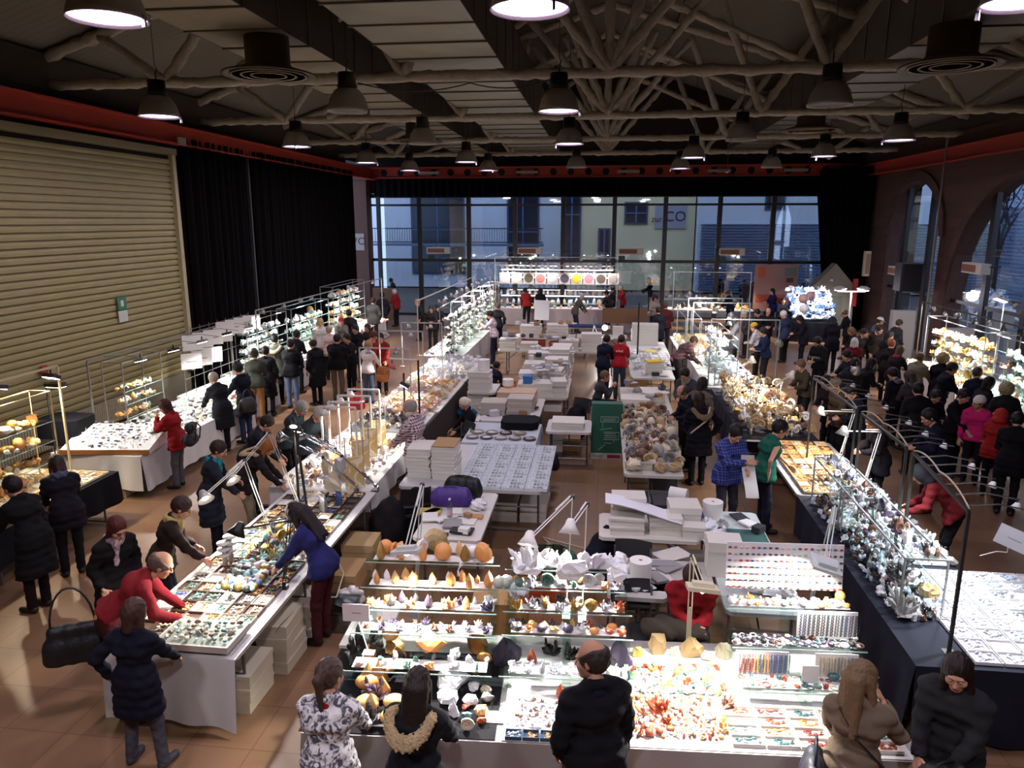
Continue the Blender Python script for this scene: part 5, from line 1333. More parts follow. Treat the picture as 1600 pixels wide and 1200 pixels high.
# jewellery unit at right
L3 = [(.5, .24, .93), (.82, .22, 1.12), (1.1, .22, 1.32)]
sh(18, 3.42, 4.48, 0, ['bangle', 'egg', 'cluster0'], ['red', 'turquoise', 'green', 'rust', 'cream', 'teal'], .06, 'on the lower jewellery shelf at the right', 'jewellery, lower shelf', lev=L3)
sh(18, 3.42, 4.48, 1, ['bangle', 'egg', 'bangle'], ['dark grey', 'purple', 'white', 'silver', 'pink', 'brown'], .07, 'on the middle jewellery shelf at the right', 'jewellery, middle shelf', lev=L3)
sh(14, 3.42, 4.48, 2, ['sphere', 'rough1', 'egg', 'cluster1'], ['honey', 'white', 'pink', 'grey', 'orange'], .07, 'on the top jewellery shelf at the right', 'jewellery, top shelf', lev=L3)
field(['egg', 'bangle'], ['dark grey', 'white', 'silver', 'purple', 'teal'], 3.42, 4.48, .84, 1.0, 1.122, 16, 3, .04, 'heaped on the middle jewellery shelf', 'jewellery heap', F=FS)
pix('sphere', 'yellow', 1312, 938, 1.32, 14, 'yellow glass ball above the hanging necklaces')
def board(x, y, z, w_, h, lab, tilt=-.12, m=None, cols=(), kind='strand', nx=10, rows_=1, size=.2, rz=FR, obj='jewellery', dz=None):
 t = thing('display_board', lab, 'display board', (x, y, z), rz)
 q = Matrix.Rotation(tilt, 4, 'X'); MB().box(-w_ / 2, w_ / 2, 0, .012, 0, h, q).build('board', m or mat('#efece8', .6), t)
 for j in range(rows_):
  for i in range(nx):
   p = q @ Vector((-w_ / 2 + w_ * (i + .5) / nx + R.uniform(-.004, .004), -.012, h * (j + .12) / rows_)); c = R.choice(cols)
   wx = x + math.cos(rz) * p.x - math.sin(rz) * p.y; wy = y + math.sin(rz) * p.x + math.cos(rz) * p.y
   wh = lab.split(',')[0]
   o = item(kind, c, (wx, wy, z + p.z), size, f'{c} {KN[kind]} on the {wh}', f'{c} {KN[kind]} on the {wh}', rz, 'jewellery' , sc=(size * (.8 if kind == 'strand' else 1), size * (.5 if kind == 'strand' else .6), size * (1 if kind != 'strand' else (h / rows_) * .85 / size / 1.0)))
x, y = FS(3.95, 1.36); board(x, y, 1.38, 1.02, .42, 'white pendant board, standing above the jewellery shelves', cols=['red', 'blue', 'dark grey', 'pink', 'turquoise', 'rust', 'purple'], kind='egg', nx=20, rows_=7, size=.034, m=mat('#f3f0f2', .5))
x, y = FS(4.22, .98); board(x, y, 1.13, .5, .24, 'right necklace board, behind the middle jewellery shelf', cols=['green', 'teal', 'dark grey', 'blue', 'black', 'purple', 'brown'], nx=13)
x, y = FS(3.62, .7); board(x, y, .95, .42, .2, 'lower left necklace board, under the middle jewellery shelf', cols=['red', 'rust', 'orange', 'teal', 'blue', 'brown'], nx=10)
x, y = FS(4.22, .7); board(x, y, .95, .34, .2, 'lower right necklace board, under the middle jewellery shelf', cols=['green', 'silver', 'grey', 'cream'], nx=9)
pix('egg', 'teal', 1302, 1062, .95, 16, 'dark teal heart-like pendant below the necklaces')
x, y = FS(3.98, .62); card(x, y, .94, .13, .16, 'plain white card between the two lower necklace boards', rz=FR)
for px, py, lab in [(593, 1047, 'white price card by the orange stones, left'), (585, 1135, 'white notice at the front edge of the black cloth'), (777, 1130, 'narrow white strip at the seam of black and white cloth')]:
 x, y = at(px, py, Z); card(x, y, Z, .2, .1, lab, rz=FR, tilt=-1.2)
x, y = at(550, 955, 1.35); 
t = thing('sign_holder', 'white name card on a thin stand at the left end of the front stall', 'sign', (x + .05, y, .96), FR)
MB().tube([(.08, 0, 0), (0, 0, .3)], .006).box(.03, .13, -.04, .04, 0, .01).build('stand', mat('#dddddd', .4), t); MB().box(-.13, .1, -.006, 0, .3, .46).build('card', mat('#d9cfcf', .6), t); MB().box(-.05, .03, -.008, -.006, .375, .382).build('printed_line', mat('#777777', .6), t)
# white side table at left of the unit, lamps
x, y = at(545, 985, .9); t = thing('side_board', 'white board edge sticking out left of the front stall', 'board', (x + .12, y + .35, .75), FR); MB().box(-.22, .2, -.4, .3, .0, .03).build('board', boxm, t); MB().box(-.2, -.17, -.3, -.27, -.75, 0).box(.15, .18, .2, .23, -.75, 0).build('leg', grey_metal, t)
arm_lamp((-1.78, 6.55, .75), (-1.72, 6.75, 2.05), (-1.62, 5.75, 1.84), (-1.5, 5.5, .8), 'white desk lamp with square shade over the left glass unit', 150, mat('#c3c5c0', .4), 'sq')
arm_lamp((-.28, 6.75, .75), (-.24, 6.75, 2.0), (-.62, 6.35, 1.72), (-.7, 6.0, 1.2), 'white desk lamp reaching left over the middle unit', 170, mat('#e3e1dc', .4))
arm_lamp((-.12, 6.7, .75), (-.1, 6.7, 1.95), (-.24, 6.3, 1.88), (-.3, 5.9, 1.0), 'white desk lamp over the middle unit, its shade blazing', 230, mat('#e3e1dc', .4))
arm_lamp((.86, 6.25, .75), (.84, 6.15, 1.72), (.82, 5.35, 1.86), (.75, 5.1, .78), 'cream desk lamp in front of the seated red sweater', 150, mat('#d8d0b4', .4), 'sq')
arm_lamp((2.15, 7.1, .75), (2.2, 6.8, 2.0), (1.9, 5.95, 1.82), (1.75, 6.1, 1.35), 'clear-armed desk lamp above the pendant board', 38, mat('#c9d2cf', .3), 'sq')
# ================================================================== ROW B, near table (gems)
folding_table(-4.45, -3.2, 5.62, 7.65, 'folding table under the gem trays, end nearest the camera', top='#c9c4b8')
folding_table(-4.45, -3.2, 7.7, 9.8, 'folding table under the gem trays, second one', top='#c9c4b8')
tablecloth(-4.47, -3.2, 5.6, 9.8, 'white cloth over the gem table, hanging at its near end', white_cloth, sides='sw', drop=.68)
trays(-4.4, -3.3, 5.68, 9.7, .765, 6, 20, ['white', 'cream', 'brown', 'golden', 'dark grey', 'blue', 'honey', 'pink', 'green', 'orange'], 'gem trays on the near left table', 'on the near left gem table', tray_=('#ddd6c6', '#3d302a', '#c9bfa8', '#5a4234'), fill=.85)
t = thing('glass_display_case', 'glass-topped sample case at the near end of the gem table', 'display case', (-3.62, 5.82, .8))
MB().box(-.36, .36, -.22, .22, 0, .06).build('case_frame', mat('#b4ada0', .5), t); MB().box(-.34, .34, -.2, .2, .061, .066).build('glass_top', clear, t)
field(['rough1', 'egg'], ['cream', 'brown', 'white', 'teal'], -3.92, -3.3, 5.66, 6.0, .868, 7, 4, .05, 'on the glass case at the near end', 'glass case stones')
field(['sphere'], ['green', 'blue', 'dark grey', 'pink', 'golden', 'turquoise', 'white'], -3.95, -3.55, 6.7, 7.3, .8, 7, 8, .07, 'heaped in the middle of the gem table', 'heap of stone balls')
field(['geode0', 'rough1', 'cluster0'], ['golden', 'green', 'dark grey', 'turquoise', 'brown'], -4.0, -3.6, 7.3, 8.6, .8, 4, 9, .11, 'along the middle of the gem table', 'ridge of larger stones on the gem table')
field(['slab1', 'flame0', 'coral0', 'slab3', 'cluster1'], ['white', 'cream', 'brown', 'honey', 'silver', 'sandy'], -4.6, -3.5, 9.9, 12.2, .77, 4, 8, .15, 'upright on the statuette table', 'upright pieces on the statuette table')
# white cross-like acrylic jewellery stand
for (px, py, s_, lab) in [(362, 878, 1.0, 'white mushroom-like jewellery stand, right of the pair'), (352, 883, .85, 'white mushroom-like jewellery stand, left of the pair')]:
 x, y = at(px, py, .8); t = thing('jewellery_stand', lab, 'jewellery stand', (x, y, .8)); M_ = MB().lathe([(.03, 0), (.025, .2 * s_), (.02, .3 * s_)], 10)
 for z in (.14, .22, .3): M_.lathe([(.0, z * s_), (.07, z * s_), (.075, z * s_ + .02), (0, z * s_ + .03)], 12)
 M_.build('tiered_stand', mat('#d3cfc6', .4), t, smooth=True)
t = thing('acrylic_rack', 'clear acrylic rack with hooks over the gem table', 'jewellery stand', (-3.75, 6.9, .8))
M_ = MB()
for k in range(5): M_.bar((-.1, k * .2, 0), (-.1, k * .2, .45), .012).bar((.1, k * .2, 0), (.1, k * .2, .45), .012).bar((-.1, k * .2, .45), (.1, k * .2, .45), .012)
M_.build('hoop', pane('#e6f2ee', .3, 'acrylic', .05), t)
black = mat('#141416', .45)
GP = mat('#a9a79c', .4, metal=.3)
arm_lamp((-3.9, 7.95, .75), (-4.5, 8.55, 1.6), (-4.62, 7.75, 1.42), (-4.0, 7.3, .75), 'grey desk lamp, nearest of the pair leaning over the gem table', 40, GP)
arm_lamp((-3.85, 8.75, .75), (-4.5, 9.3, 1.75), (-4.62, 8.4, 1.42), (-3.9, 8.0, .75), 'grey desk lamp, farther of the pair leaning over the gem table', 40, GP)
def pole(px, py, z0, H_, lab, lean=(0, 0), power=40, target=None, head=True):
 x, y = at(px, py, z0); t = thing('lamp_pole', lab, 'lamp stand', (x, y, z0))
 MB().tube([(0, 0, 0), (lean[0], lean[1], H_)], .018, 8).build('pole', black, t); MB().cyl((0, 0), .08, 0, .015).build('base', black, t)
 return (x + lean[0], y + lean[1], z0 + H_)
p = pole(468, 800, .75, 1.15, 'black lamp pole on the gem table left of the blue sweater'); clip_lamp((p[0] + .05, p[1], p[2]), (p[0], p[1] - .7, .75), 'black clip lamp atop the pole left of the blue sweater', 35, black)
p = pole(482, 812, .75, 1.3, 'black lamp pole on the gem table behind the blue sweater', lean=(-.1, 0)); clip_lamp((p[0], p[1] - .05, p[2]), (p[0] + .3, p[1] - 1.2, .75), 'black clip lamp atop the pole behind the blue sweater', 35, black)
arm_lamp((-3.3, 6.9, .75), (-3.28, 7.1, 1.45), (-3.6, 6.6, 1.55), (-3.9, 6.2, .75), 'slim black desk lamp at the inner edge of the gem table', 45, black)
# boxes under the gem table (right side)
for (x, y, n_, lab) in [(-3.38, 6.1, 3, 'cream carton under the gem table at its near end'), (-3.3, 6.75, 4, 'cream carton under the gem table beside the passage'), (-3.32, 7.4, 3, 'cream carton under the gem table beyond the first pile')]:
 stack(x, y, 0, .32, .5, .13, n_, lab, 'cartons under the gem table', m=mat('#c9c0a8', .7))
crate(-2.95, 7.55, 0, .35, .45, .25, 'clear plastic tub on the floor beside the gem table', pane('#dfe6ea', .3, 'tub_plastic', .15))
stack(-3.15, 8.35, 0, .4, .5, .3, 1, 'brown carton on the floor behind the blue sweater', 'loose cartons', m=mat('#b08d5f', .8)); stack(-3.2, 9.1, 0, .42, .45, .35, 1, 'pale carton on the floor farther behind the blue sweater', 'loose cartons', m=mat('#c4a878', .8))
plastic_bag(-2.95, 7.9, .0, 'white plastic bag hanging by the gem table', .42, '#d9d6d0', 3)
# second table: white ware, figures
folding_table(-4.75, -3.3, 9.85, 12.35, 'folding table with statuettes beyond the gem table')
tablecloth(-4.8, -3.3, 9.84, 12.3, 'white cloth on the statuette table', white_cloth, sides='sew', drop=.3)
field(['bangle', 'rough1', 'egg', 'slab1'], ['white', 'cream', 'silver', 'pink', 'grey'], -4.7, -3.4, 9.9, 12.2, .768, 9, 15, .07, 'on the statuette table', 'small goods on the statuette table', fill=.8)
for (px, py, s_, c, lab) in [(505, 800, .3, 'grey', 'grey stone figure, first on the statuette table'), (522, 770, .28, 'cream', 'cream stone figure, second on the statuette table'), (510, 740, .34, 'cream', 'tall cream figure behind the second figure'), (535, 745, .3, 'silver', 'silvery figure on the statuette table'), (530, 790, .22, 'blue', 'small blue figure near the table edge'), (495, 705, .34, 'brown', 'brown and white standing figure before the seated man')]:
 pix('slab%d' % (len(lab) % 5), c, px, py, .768, s_ * 100, lab, hgt=1.6)
for i, (px, py) in enumerate([(565, 735), (578, 715), (592, 700), (556, 765)]):
 x, y = at(px, py, .75); t = thing('standing_banner', 'tall golden-cream display panel, ' + ['second', 'third', 'farthest', 'nearest'][i] + ' of the panels left of the checked shirt', 'display panel', (x, y, .75), .5)
 MB().box(-.13, .13, 0, .015, 0, .5).build('panel', blotch_mat('#d8b878', '#efe3c4', 5), t); MB().bar((-.13, .01, 0), (-.13, .01, .8), .015).bar((.13, .01, 0), (.13, .01, .8), .015).build('side_rod', alu, t)
for i, (px, py) in enumerate([(555, 640), (565, 632), (578, 622), (592, 612)]):
 x, y = at(px, py, 1.75); gantry((x, y), (x - .55, y), 1.78, 'white hook-shaped lamp rail, ' + ['nearest', 'second', 'third', 'farthest'][i] + ' of four left of the bearded man', mat('#d9d6cc', .4), zb=.76, r=.01)
 clip_lamp((x - .5, y, 1.68), (x - .4, y, .8), 'white lamp at the tip of a hook rail, ' + ['nearest', 'second', 'third', 'farthest'][i] + ' of four', 30 if i % 2 == 0 else 0, mat('#d9d6cc', .4), lit=True)
CH = mat('#c9ccd0', .15, metal=.95)
for i, (a, b) in enumerate([((455, 690), (470, 678)), ((440, 700), (462, 668)), ((423, 710), (440, 680))]):
 x, y = at(b[0], b[1] + 2, 1.62); arm_lamp((x + 1.0, y + .2, .77), (x + .55, y + .1, 1.3), (x, y, 1.62), (x + .3, y, .8), 'chrome desk lamp, ' + ['right', 'middle', 'left'][i] + ' of the three leaning over the statuette table', 0, CH, lit=False)
# third table: tray of fossils and shells, long row up to the glass cases
folding_table(-4.75, -3.35, 12.4, 14.4, 'folding table with flat grey fossils in front of the bearded man'); folding_table(-4.75, -3.3, 14.45, 17.4, 'folding table heaped with shells and corals'); folding_table(-4.8, -3.3, 17.45, 20.6, 'folding table with glass cases beside the brown support')
tablecloth(-4.75, -3.35, 12.4, 13.6, 'white cloth on the fossil table before the bearded man', white_cloth, sides='sw', drop=.3)
t = thing('fossil_tray', 'wide dark tray of flat fossils in front of the bearded man', 'tray', (-4.05, 13.4, .765)); MB().box(-.6, .6, -.6, .6, 0, .04).build('tray_box', mat('#7a7d78', .6), t)
field(['slab0', 'rough1', 'ammonite'], ['grey', 'dark grey', 'cream', 'brown'], -4.6, -3.5, 12.9, 13.95, .81, 7, 6, .12, 'in the dark tray before the bearded man', 'flat fossils in the dark tray', fill=.9)
field(['rough2', 'coral0', 'ammonite', 'rough0', 'cluster1'], ['cream', 'honey', 'white', 'pink', 'sandy'], -4.65, -3.4, 14.2, 17.3, .765, 8, 18, .15, 'on the shell and coral table', 'shells and corals', fill=.95)
field(['slab1', 'rough0', 'cluster1', 'coral1'], ['white', 'silver', 'clear', 'cream'], -4.7, -3.4, 17.4, 20.5, .765, 7, 13, .15, 'on the white table end behind the shells', 'white goods on the long table', fill=.9)
MB().box(-3.34, -3.3, 12.4, 20.6, 0, .72).build('table_skirt', mat('#34281f', .85)); tag(COL.objects[-1], 'dark brown skirt board along the inner side of the long left table', 'board')
for i, (px, py) in enumerate([(660, 518), (690, 505), (640, 545)]):
 x, y = at(px, py, 1.95); gantry((x, y), (x - 1.1, y), 1.95, 'square lamp gantry over the shell table, ' + ['middle', 'farthest', 'nearest'][i], mat('#a9a79f', .4), zb=.76)
 for k in range(2): clip_lamp((x - .3 - .6 * k, y, 1.85), (x - .3 - .5 * k, y - .2, .8), f'clip lamp on the {["middle", "farthest", "nearest"][i]} shell table gantry, {["right", "left"][k]} one', 45)
p = pole(634, 690, .75, 1.25, 'black lamp pole by the bearded man, left of two'); q = pole(657, 700, .75, 1.55, 'black lamp pole by the bearded man, right of two')
clip_lamp((p[0] - .2, p[1], p[2] + .1), (p[0] - .5, p[1] - .3, .8), 'red-glowing clip lamp above the shell table', 40, mat('#c05a50', .4)); flood((q[0] - .25, q[1], q[2] - .45), (q[0] - .8, q[1] - .2, .8), 'white flood lamp beside the right black pole', 45)
MB().tube([(q[0], q[1], q[2]), (q[0] - .5, q[1], q[2] + .02)], .015).build('cantilever_lamp', mat('#cfccc4', .4)); tag(COL.objects[-1], 'cream horizontal lamp arm on top of the right black pole', 'lamp arm')
tag(plastic_bag(-3.05, 16.6, 0, 'blue bag hanging on the inner side of the long table', .8, '#1f6f96', 8), 'large blue bag beside the inner side of the long left table', 'bag')
# glass shelf racks, far part of row B
for i, y in enumerate((21.6, 23.4, 25.2, 27.2, 29.4)):
 folding_table(-5.2, -4.0, y - .85, y + .85, f'folding table carrying the glass rack, {ORD[i]} beyond the shell table'); tablecloth(-5.2, -4.0, y - .85, y + .85, f'pale cloth under the glass rack, {ORD[i]} beyond the shell table', white_cloth, sides='es')
 etagere(-4.45, y, 1.6, .4, [.22, .48, .74, 1.0], f'tall glass rack of minerals, {ORD[i]} beyond the shell table', math.pi / 2, back=1.4)
 for lv, z in enumerate((.0, .22, .48, .74, 1.0)):
  row(['rough1', 'cluster0', 'slab2', 'geode0', 'point'], ['white', 'clear', 'pale green', 'silver', 'dark grey', 'cream', 'brown'], (-4.45, y - .7), (-4.45, y + .7), .765 + z, 8 if i < 3 else 6, .13, f'on {["the table level", "the lowest shelf", "the second shelf", "the third shelf", "the top shelf"][lv]} of the {ORD[i]} tall glass rack', f'glass rack {ORD[i]}', jit=.05, dirn='from the near end')
 row(['rough0', 'cluster1', 'rough3'], ['white', 'clear', 'silver', 'cream'], (-5.0, y - .75), (-5.0, y + .75), .765, 7, .15, f'on the visitor side of the {ORD[i]} glass rack table', f'glass rack table {ORD[i]}', jit=.08, dirn='from the near end')
 clip_lamp((-4.75, y - .4, 2.3), (-4.5, y - .3, 1.2), f'clip lamp on the {ORD[i]} tall glass rack, near side', 60); clip_lamp((-4.75, y + .5, 2.3), (-4.6, y + .4, .9), f'clip lamp on the {ORD[i]} tall glass rack, far side', 60)
gantry((-5.3, 20.8), (-5.3, 30.0), 2.35, 'long light rail running beside the tall glass racks', mat('#bdbab2', .4))
# ================================================================== ROW A, left wall
folding_table(-9.0, -7.5, 7.6, 10.2, 'table of the lamp-lit stall at the far left', top='#b8a88a'); tablecloth(-9.0, -7.5, 7.6, 10.2, 'black cloth over the warm-lit table at the far left', black_cloth, sides='ens', drop=.45)
trays(-8.95, -7.55, 7.7, 10.1, .765, 5, 9, ['honey', 'white', 'cream', 'orange', 'sandy'], 'trays on the warm-lit left table', 'on the far-left table', tray_='#d8cdb2')
etagere(-8.35, 8.9, 1.9, .35, [.3, .6, .9], 'glass rack of golden stones at the far left', math.pi / 2, back=1.35, frame=mat('#c9b98a', .4, metal=.4))
for lv, z in enumerate((.0, .3, .6, .9)): row(['egg', 'sphere', 'rough1', 'slab1', 'geode0'], ['honey', 'white', 'amber', 'cream', 'golden'], (-8.35, 8.1), (-8.35, 9.7), .77 + z + .003, 9, .15, f'on {["the table level", "the lowest shelf", "the middle shelf", "the top shelf"][lv]} of the golden rack, far left', 'golden glass rack', jit=.04, dirn='from the near end')
flood((-8.25, 9.0, 2.35), (-8.3, 8.6, .8), 'black flood lamp on the golden rack, left one', 60, .22, col=(1, .82, .55)); flood((-8.2, 9.95, 2.3), (-8.3, 9.3, .8), 'black flood lamp on the golden rack, right one', 60, .22, col=(1, .82, .55))
gantry((-8.2, 8.0), (-8.2, 10.1), 2.45, 'cream lamp rail above the golden rack', mat('#cbbd92', .4), zb=0)
x, y = at(150, 640, 1.1); t = thing('floor_lamp', 'tall thin lamp with a flat glowing head in front of the shutter', 'lamp', (-9.1, 10.9, 0)); MB().tube([(0, 0, 0), (0, 0, 2.0)], .012).build('pole', black, t); MB().cyl((0, 0), .12, 0, .02).build('base', black, t)
MB().box(0, .34, -.08, .08, 1.93, 1.99, ch=.03).build('lamp_head', mat('#2a2522', .5), t); MB().box(.04, .32, -.06, .06, 1.922, 1.93).build('lens', bulbm, t); light((-8.9, 10.9, 1.9), 'SPOT', 50, LCOL, (-8.6, 11.3, .8), 140, .05)
# white stall
folding_table(-9.2, -7.6, 10.95, 13.2, 'table of the white-draped stall by the radiators, near half'); folding_table(-9.2, -7.7, 13.25, 15.0, 'table of the white-draped stall by the radiators, far half')
tablecloth(-9.2, -7.6, 10.95, 15.0, 'white cloth of the stall beside the radiators', white_cloth, sides='se', drop=.6)
t = thing('slanted_display', 'slanted white display case with a wooden edge, near end of the white stall', 'display case', (-8.3, 11.35, .77), .12)
MB().add([(-.75, -.4, .0), (.75, -.4, .0), (.75, .45, .0), (-.75, .45, .0), (-.75, -.4, .06), (.75, -.4, .06), (.75, .45, .3), (-.75, .45, .3)], [(0, 3, 2, 1), (4, 5, 6, 7), (0, 1, 5, 4), (1, 2, 6, 5), (2, 3, 7, 6), (3, 0, 4, 7)]).build('case_body', mat('#d6d3cc', .5), t)
MB().box(-.77, .77, -.43, -.4, 0, .08).build('wooden_edge', mat('#9a6a3c', .5), t)
field(['egg', 'strand', 'bangle'], ['dark grey', 'cream', 'pink', 'white', 'silver', 'purple'], -9.0, -7.65, 11.0, 11.8, lambda x, y: .84 + max(0, (y - 10.95)) * .28, 11, 7, .06, 'on the slanted display of the white stall', 'slanted display jewellery')
field(['bangle', 'egg', 'rough1'], ['white', 'silver', 'pale green', 'cream', 'grey', 'dark grey'], -9.1, -7.7, 12.0, 14.9, .768, 10, 14, .11, 'on the white stall by the radiators', 'small goods of the white stall', fill=.9)
tag(MB().box(-.4, .4, -.3, .3, 0, .45, ch=.08).build('covered_stool', black_cloth, None, (-9.35, 11.55, .78)), 'black-covered block at the left end of the white stall', 'stand')
for (x, y, n_, lab) in [(-8.25, 11.15, 5, 'cream carton in the pile under the slanted display')]: stack(x, y, 0, .55, .3, .115, n_, lab, 'carton pile under the white stall', m=mat('#c9bda0', .7))
etagere(-8.9, 12.9, 1.2, .4, [.25, .5, .75], 'glass rack at the near end of the white stall', math.pi / 2, back=1.3)
for lv, z in enumerate((.25, .5, .75)): row(['rough1', 'cluster1', 'egg', 'point'], ['orange', 'turquoise', 'white', 'dark grey', 'cream', 'golden'], (-8.9, 12.4), (-8.9, 13.4), .765 + z, 8, .12, f'on the {["lowest", "middle", "top"][lv]} shelf of the white stall rack', 'white stall glass rack', jit=.03, dirn='from the near end')
gantry((-9.3, 12.2), (-9.3, 17.5), 2.1, 'long metal lamp frame above the white stall', mat('#8f8d86', .4, metal=.4), arms=6, reach=.9)
for i, y in enumerate((12.8, 13.9, 15.0, 16.1, 17.2)): flood((-8.65, y, 2.02), (-8.4, y, .9), f'{"dark" if i % 2 else "grey"} lamp hanging from the white stall frame, {ORD[i]} from the near end', 55, .2, black if i % 2 else alu)
folding_table(-9.4, -8.1, 15.1, 17.3, 'table beyond the white stall'); folding_table(-9.6, -8.3, 17.4, 20.2, 'table of the glittering stall beside the black curtain'); folding_table(-9.9, -8.5, 20.4, 24.0, 'table of the farther curtain-side stall'); folding_table(-10.2, -8.6, 24.2, 28.5, 'farthest table along the left curtain', )
tablecloth(-9.4, -8.1, 15.1, 17.3, 'white cloth on the table beyond the white stall', white_cloth, sides='se'); tablecloth(-9.6, -8.3, 17.4, 20.2, 'white cloth on the glittering stall', white_cloth, sides='se'); tablecloth(-9.9, -8.5, 20.4, 24.0, 'white cloth on the farther curtain-side stall', white_cloth, sides='se'); tablecloth(-10.2, -8.6, 24.2, 28.5, 'white cloth on the farthest left stall', white_cloth, sides='se')
ci = 0
for (y, z, n_) in ((15.4, 1.75, 4), (15.3, 1.35, 3), (16.9, 1.85, 4)):
 for k in range(n_):
  ci += 1; card(-9.12 + .02 * k, y + k * .42, z, .44, .36, f'white jewellery card on the wall of the white stall, {ORD[ci - 1]} from the near lower end', rz=.75, tilt=.1, cat='display card', name='jewellery_card', lines=1)
t = thing('card_rack', 'tall grid rack holding the white jewellery cards', 'display rack', (-9.25, 15.2, .76)); M_ = MB()
for k in range(9): M_.bar((0, k * .4, 0), (0, k * .4, 1.5), .012)
for k in range(5): M_.bar((0, 0, k * .36), (0, 3.2, k * .36), .012)
M_.build('grid', mat('#77787a', .4, metal=.5), t)
etagere(-9.1, 18.7, 2.4, .45, [.25, .5, .75, 1.0], 'glass rack of the glittering stall beside the curtain', math.pi / 2, back=1.35); etagere(-9.3, 22.2, 3.0, .45, [.28, .56, .84], 'glass rack of the farther curtain-side stall', math.pi / 2, back=1.3, frame=mat('#8fb0a8', .4)); etagere(-9.5, 26.4, 3.4, .45, [.3, .6, .9, 1.2], 'tallest glass rack at the far end of the left curtain', math.pi / 2, back=1.6)
for (x, ya, yb, zs, cols, nm, n_, s_) in ((-9.1, 17.6, 19.8, (.0, .25, .5, .75, 1.0), ['white', 'clear', 'silver', 'pale blue', 'cream'], 'glittering stall rack', 14, .15), (-9.3, 20.9, 23.5, (.0, .28, .56, .84), ['white', 'clear', 'turquoise', 'cream', 'dark grey'], 'farther curtain-side rack', 13, .17), (-9.5, 24.9, 27.9, (.0, .3, .6, .9, 1.2), ['white', 'clear', 'pale green', 'honey'], 'tallest far-left rack', 12, .2)):
 for lv, z in enumerate(zs): row(['cluster0', 'rough1', 'slab2', 'point', 'geode0'], cols, (x, ya), (x, yb), .767 + z, n_, s_, f'on level {["one", "two", "three", "four", "five"][lv]} of the {nm}', nm, jit=.05, dirn='from the near end')
field(['rough1', 'cluster0', 'egg'], ['white', 'cream', 'clear', 'pink'], -8.75, -8.35, 15.3, 28.2, .768, 3, 42, .13, 'along the visitor edge of the left stalls', 'edge goods of the left stalls')
for i, y in enumerate((18.1, 19.4, 21.4, 23.0, 25.2, 27.4)): clip_lamp((-8.7, y, 2.3), (-9.1, y, 1.2), f'clip lamp above the curtain-side racks, {ORD[i]} from the near end', 75)
gantry((-8.65, 17.6), (-8.65, 23.6), 2.4, 'thin lamp rail above the curtain-side racks, near part', alu); gantry((-8.65, 24.6), (-8.65, 28.4), 2.4, 'thin lamp rail above the curtain-side racks, far part', alu)
# ================================================================== ROW E, right
folding_table(2.85, 4.2, 6.25, 8.2, 'near table of the right row under the black cloth'); folding_table(2.85, 4.05, 8.25, 10.4, 'second table of the right row with crystals'); folding_table(2.85, 4.05, 10.45, 13.2, 'third table of the right row with amber-lit trays', top='#8a8c8e')
folding_table(2.6, 3.9, 13.25, 17.4, 'fourth table of the right row, heaped with corals'); folding_table(2.5, 3.8, 17.5, 21.5, 'fifth table of the right row, silver jewellery'); folding_table(2.3, 3.6, 21.6, 25.5, 'farthest table of the right row')
navy = mat('#151826', .85, spec=.3)
tablecloth(2.85, 4.9, 6.25, 8.2, 'navy black cloth hanging over the near end of the right row', navy, sides='swe', drop=.72); folding_table(4.22, 4.88, 6.3, 8.15, 'extra table end at the right of the near right row')
tablecloth(2.85, 4.05, 8.22, 10.4, 'dark cloth under the crystals of the right row', navy, sides='we', drop=.5)
tablecloth(2.6, 3.9, 13.25, 17.4, 'blue-black cloth under the corals', navy, sides='we', drop=.6); tablecloth(2.5, 3.8, 17.5, 21.5, 'white cloth under the silver jewellery', white_cloth, sides='we', drop=.6)
trays(3.35, 4.85, 6.3, 8.15, .765, 6, 9, ['pale blue', 'clear', 'lilac', 'white', 'silver'], 'white trays of the near right table', 'on the near right table', tray_='#e3e2e4', fill=.95)
trays(3.6, 4.0, 8.3, 9.9, .765, 2, 8, ['clear', 'white', 'lilac'], 'white trays beside the crystals', 'beside the crystal table', tray_='#e3e2e4')
etagere(3.2, 8.1, 2.0, .4, [.3, .62], 'glass rack of pale crystals, nearest in the right row', math.pi / 2, back=.62); etagere(3.22, 9.7, 1.3, .4, [.3, .6], 'glass rack of pale crystals, second in the right row', math.pi / 2, back=.6)
for (ya, yb, nm, n_) in ((7.15, 9.05, 'nearest pale crystal rack', 11), (9.15, 10.25, 'second pale crystal rack', 8)):
 for lv, z in enumerate((0, .3, .62 if n_ == 11 else .6)): row(['cluster0', 'rough1', 'point', 'cluster3', 'geode1', 'slab2'], ['clear', 'pale blue', 'white', 'grey', 'dark grey', 'white', 'brown', 'purple'], (3.2, ya), (3.2, yb), .768 + z, n_ + 4, .13, f'on the {["table level", "middle shelf", "top shelf"][lv]} of the {nm}', nm, jit=.06, dirn='from the near end')
field(['cluster0', 'rough1', 'point', 'cluster2', 'slab1'], ['clear', 'pale blue', 'white', 'silver', 'dark grey', 'brown', 'black'], 2.95, 3.55, 7.0, 10.3, .768, 6, 22, .09, 'among the pale crystals of the right row', 'pale crystals of the right row')
field(['rough1', 'cluster1'], ['dark grey', 'white', 'grey', 'lilac'], 3.95, 4.05, 8.3, 11.0, .78, 1, 14, .14, 'standing along the outer glass ledge of the right row', 'outer ledge stones')
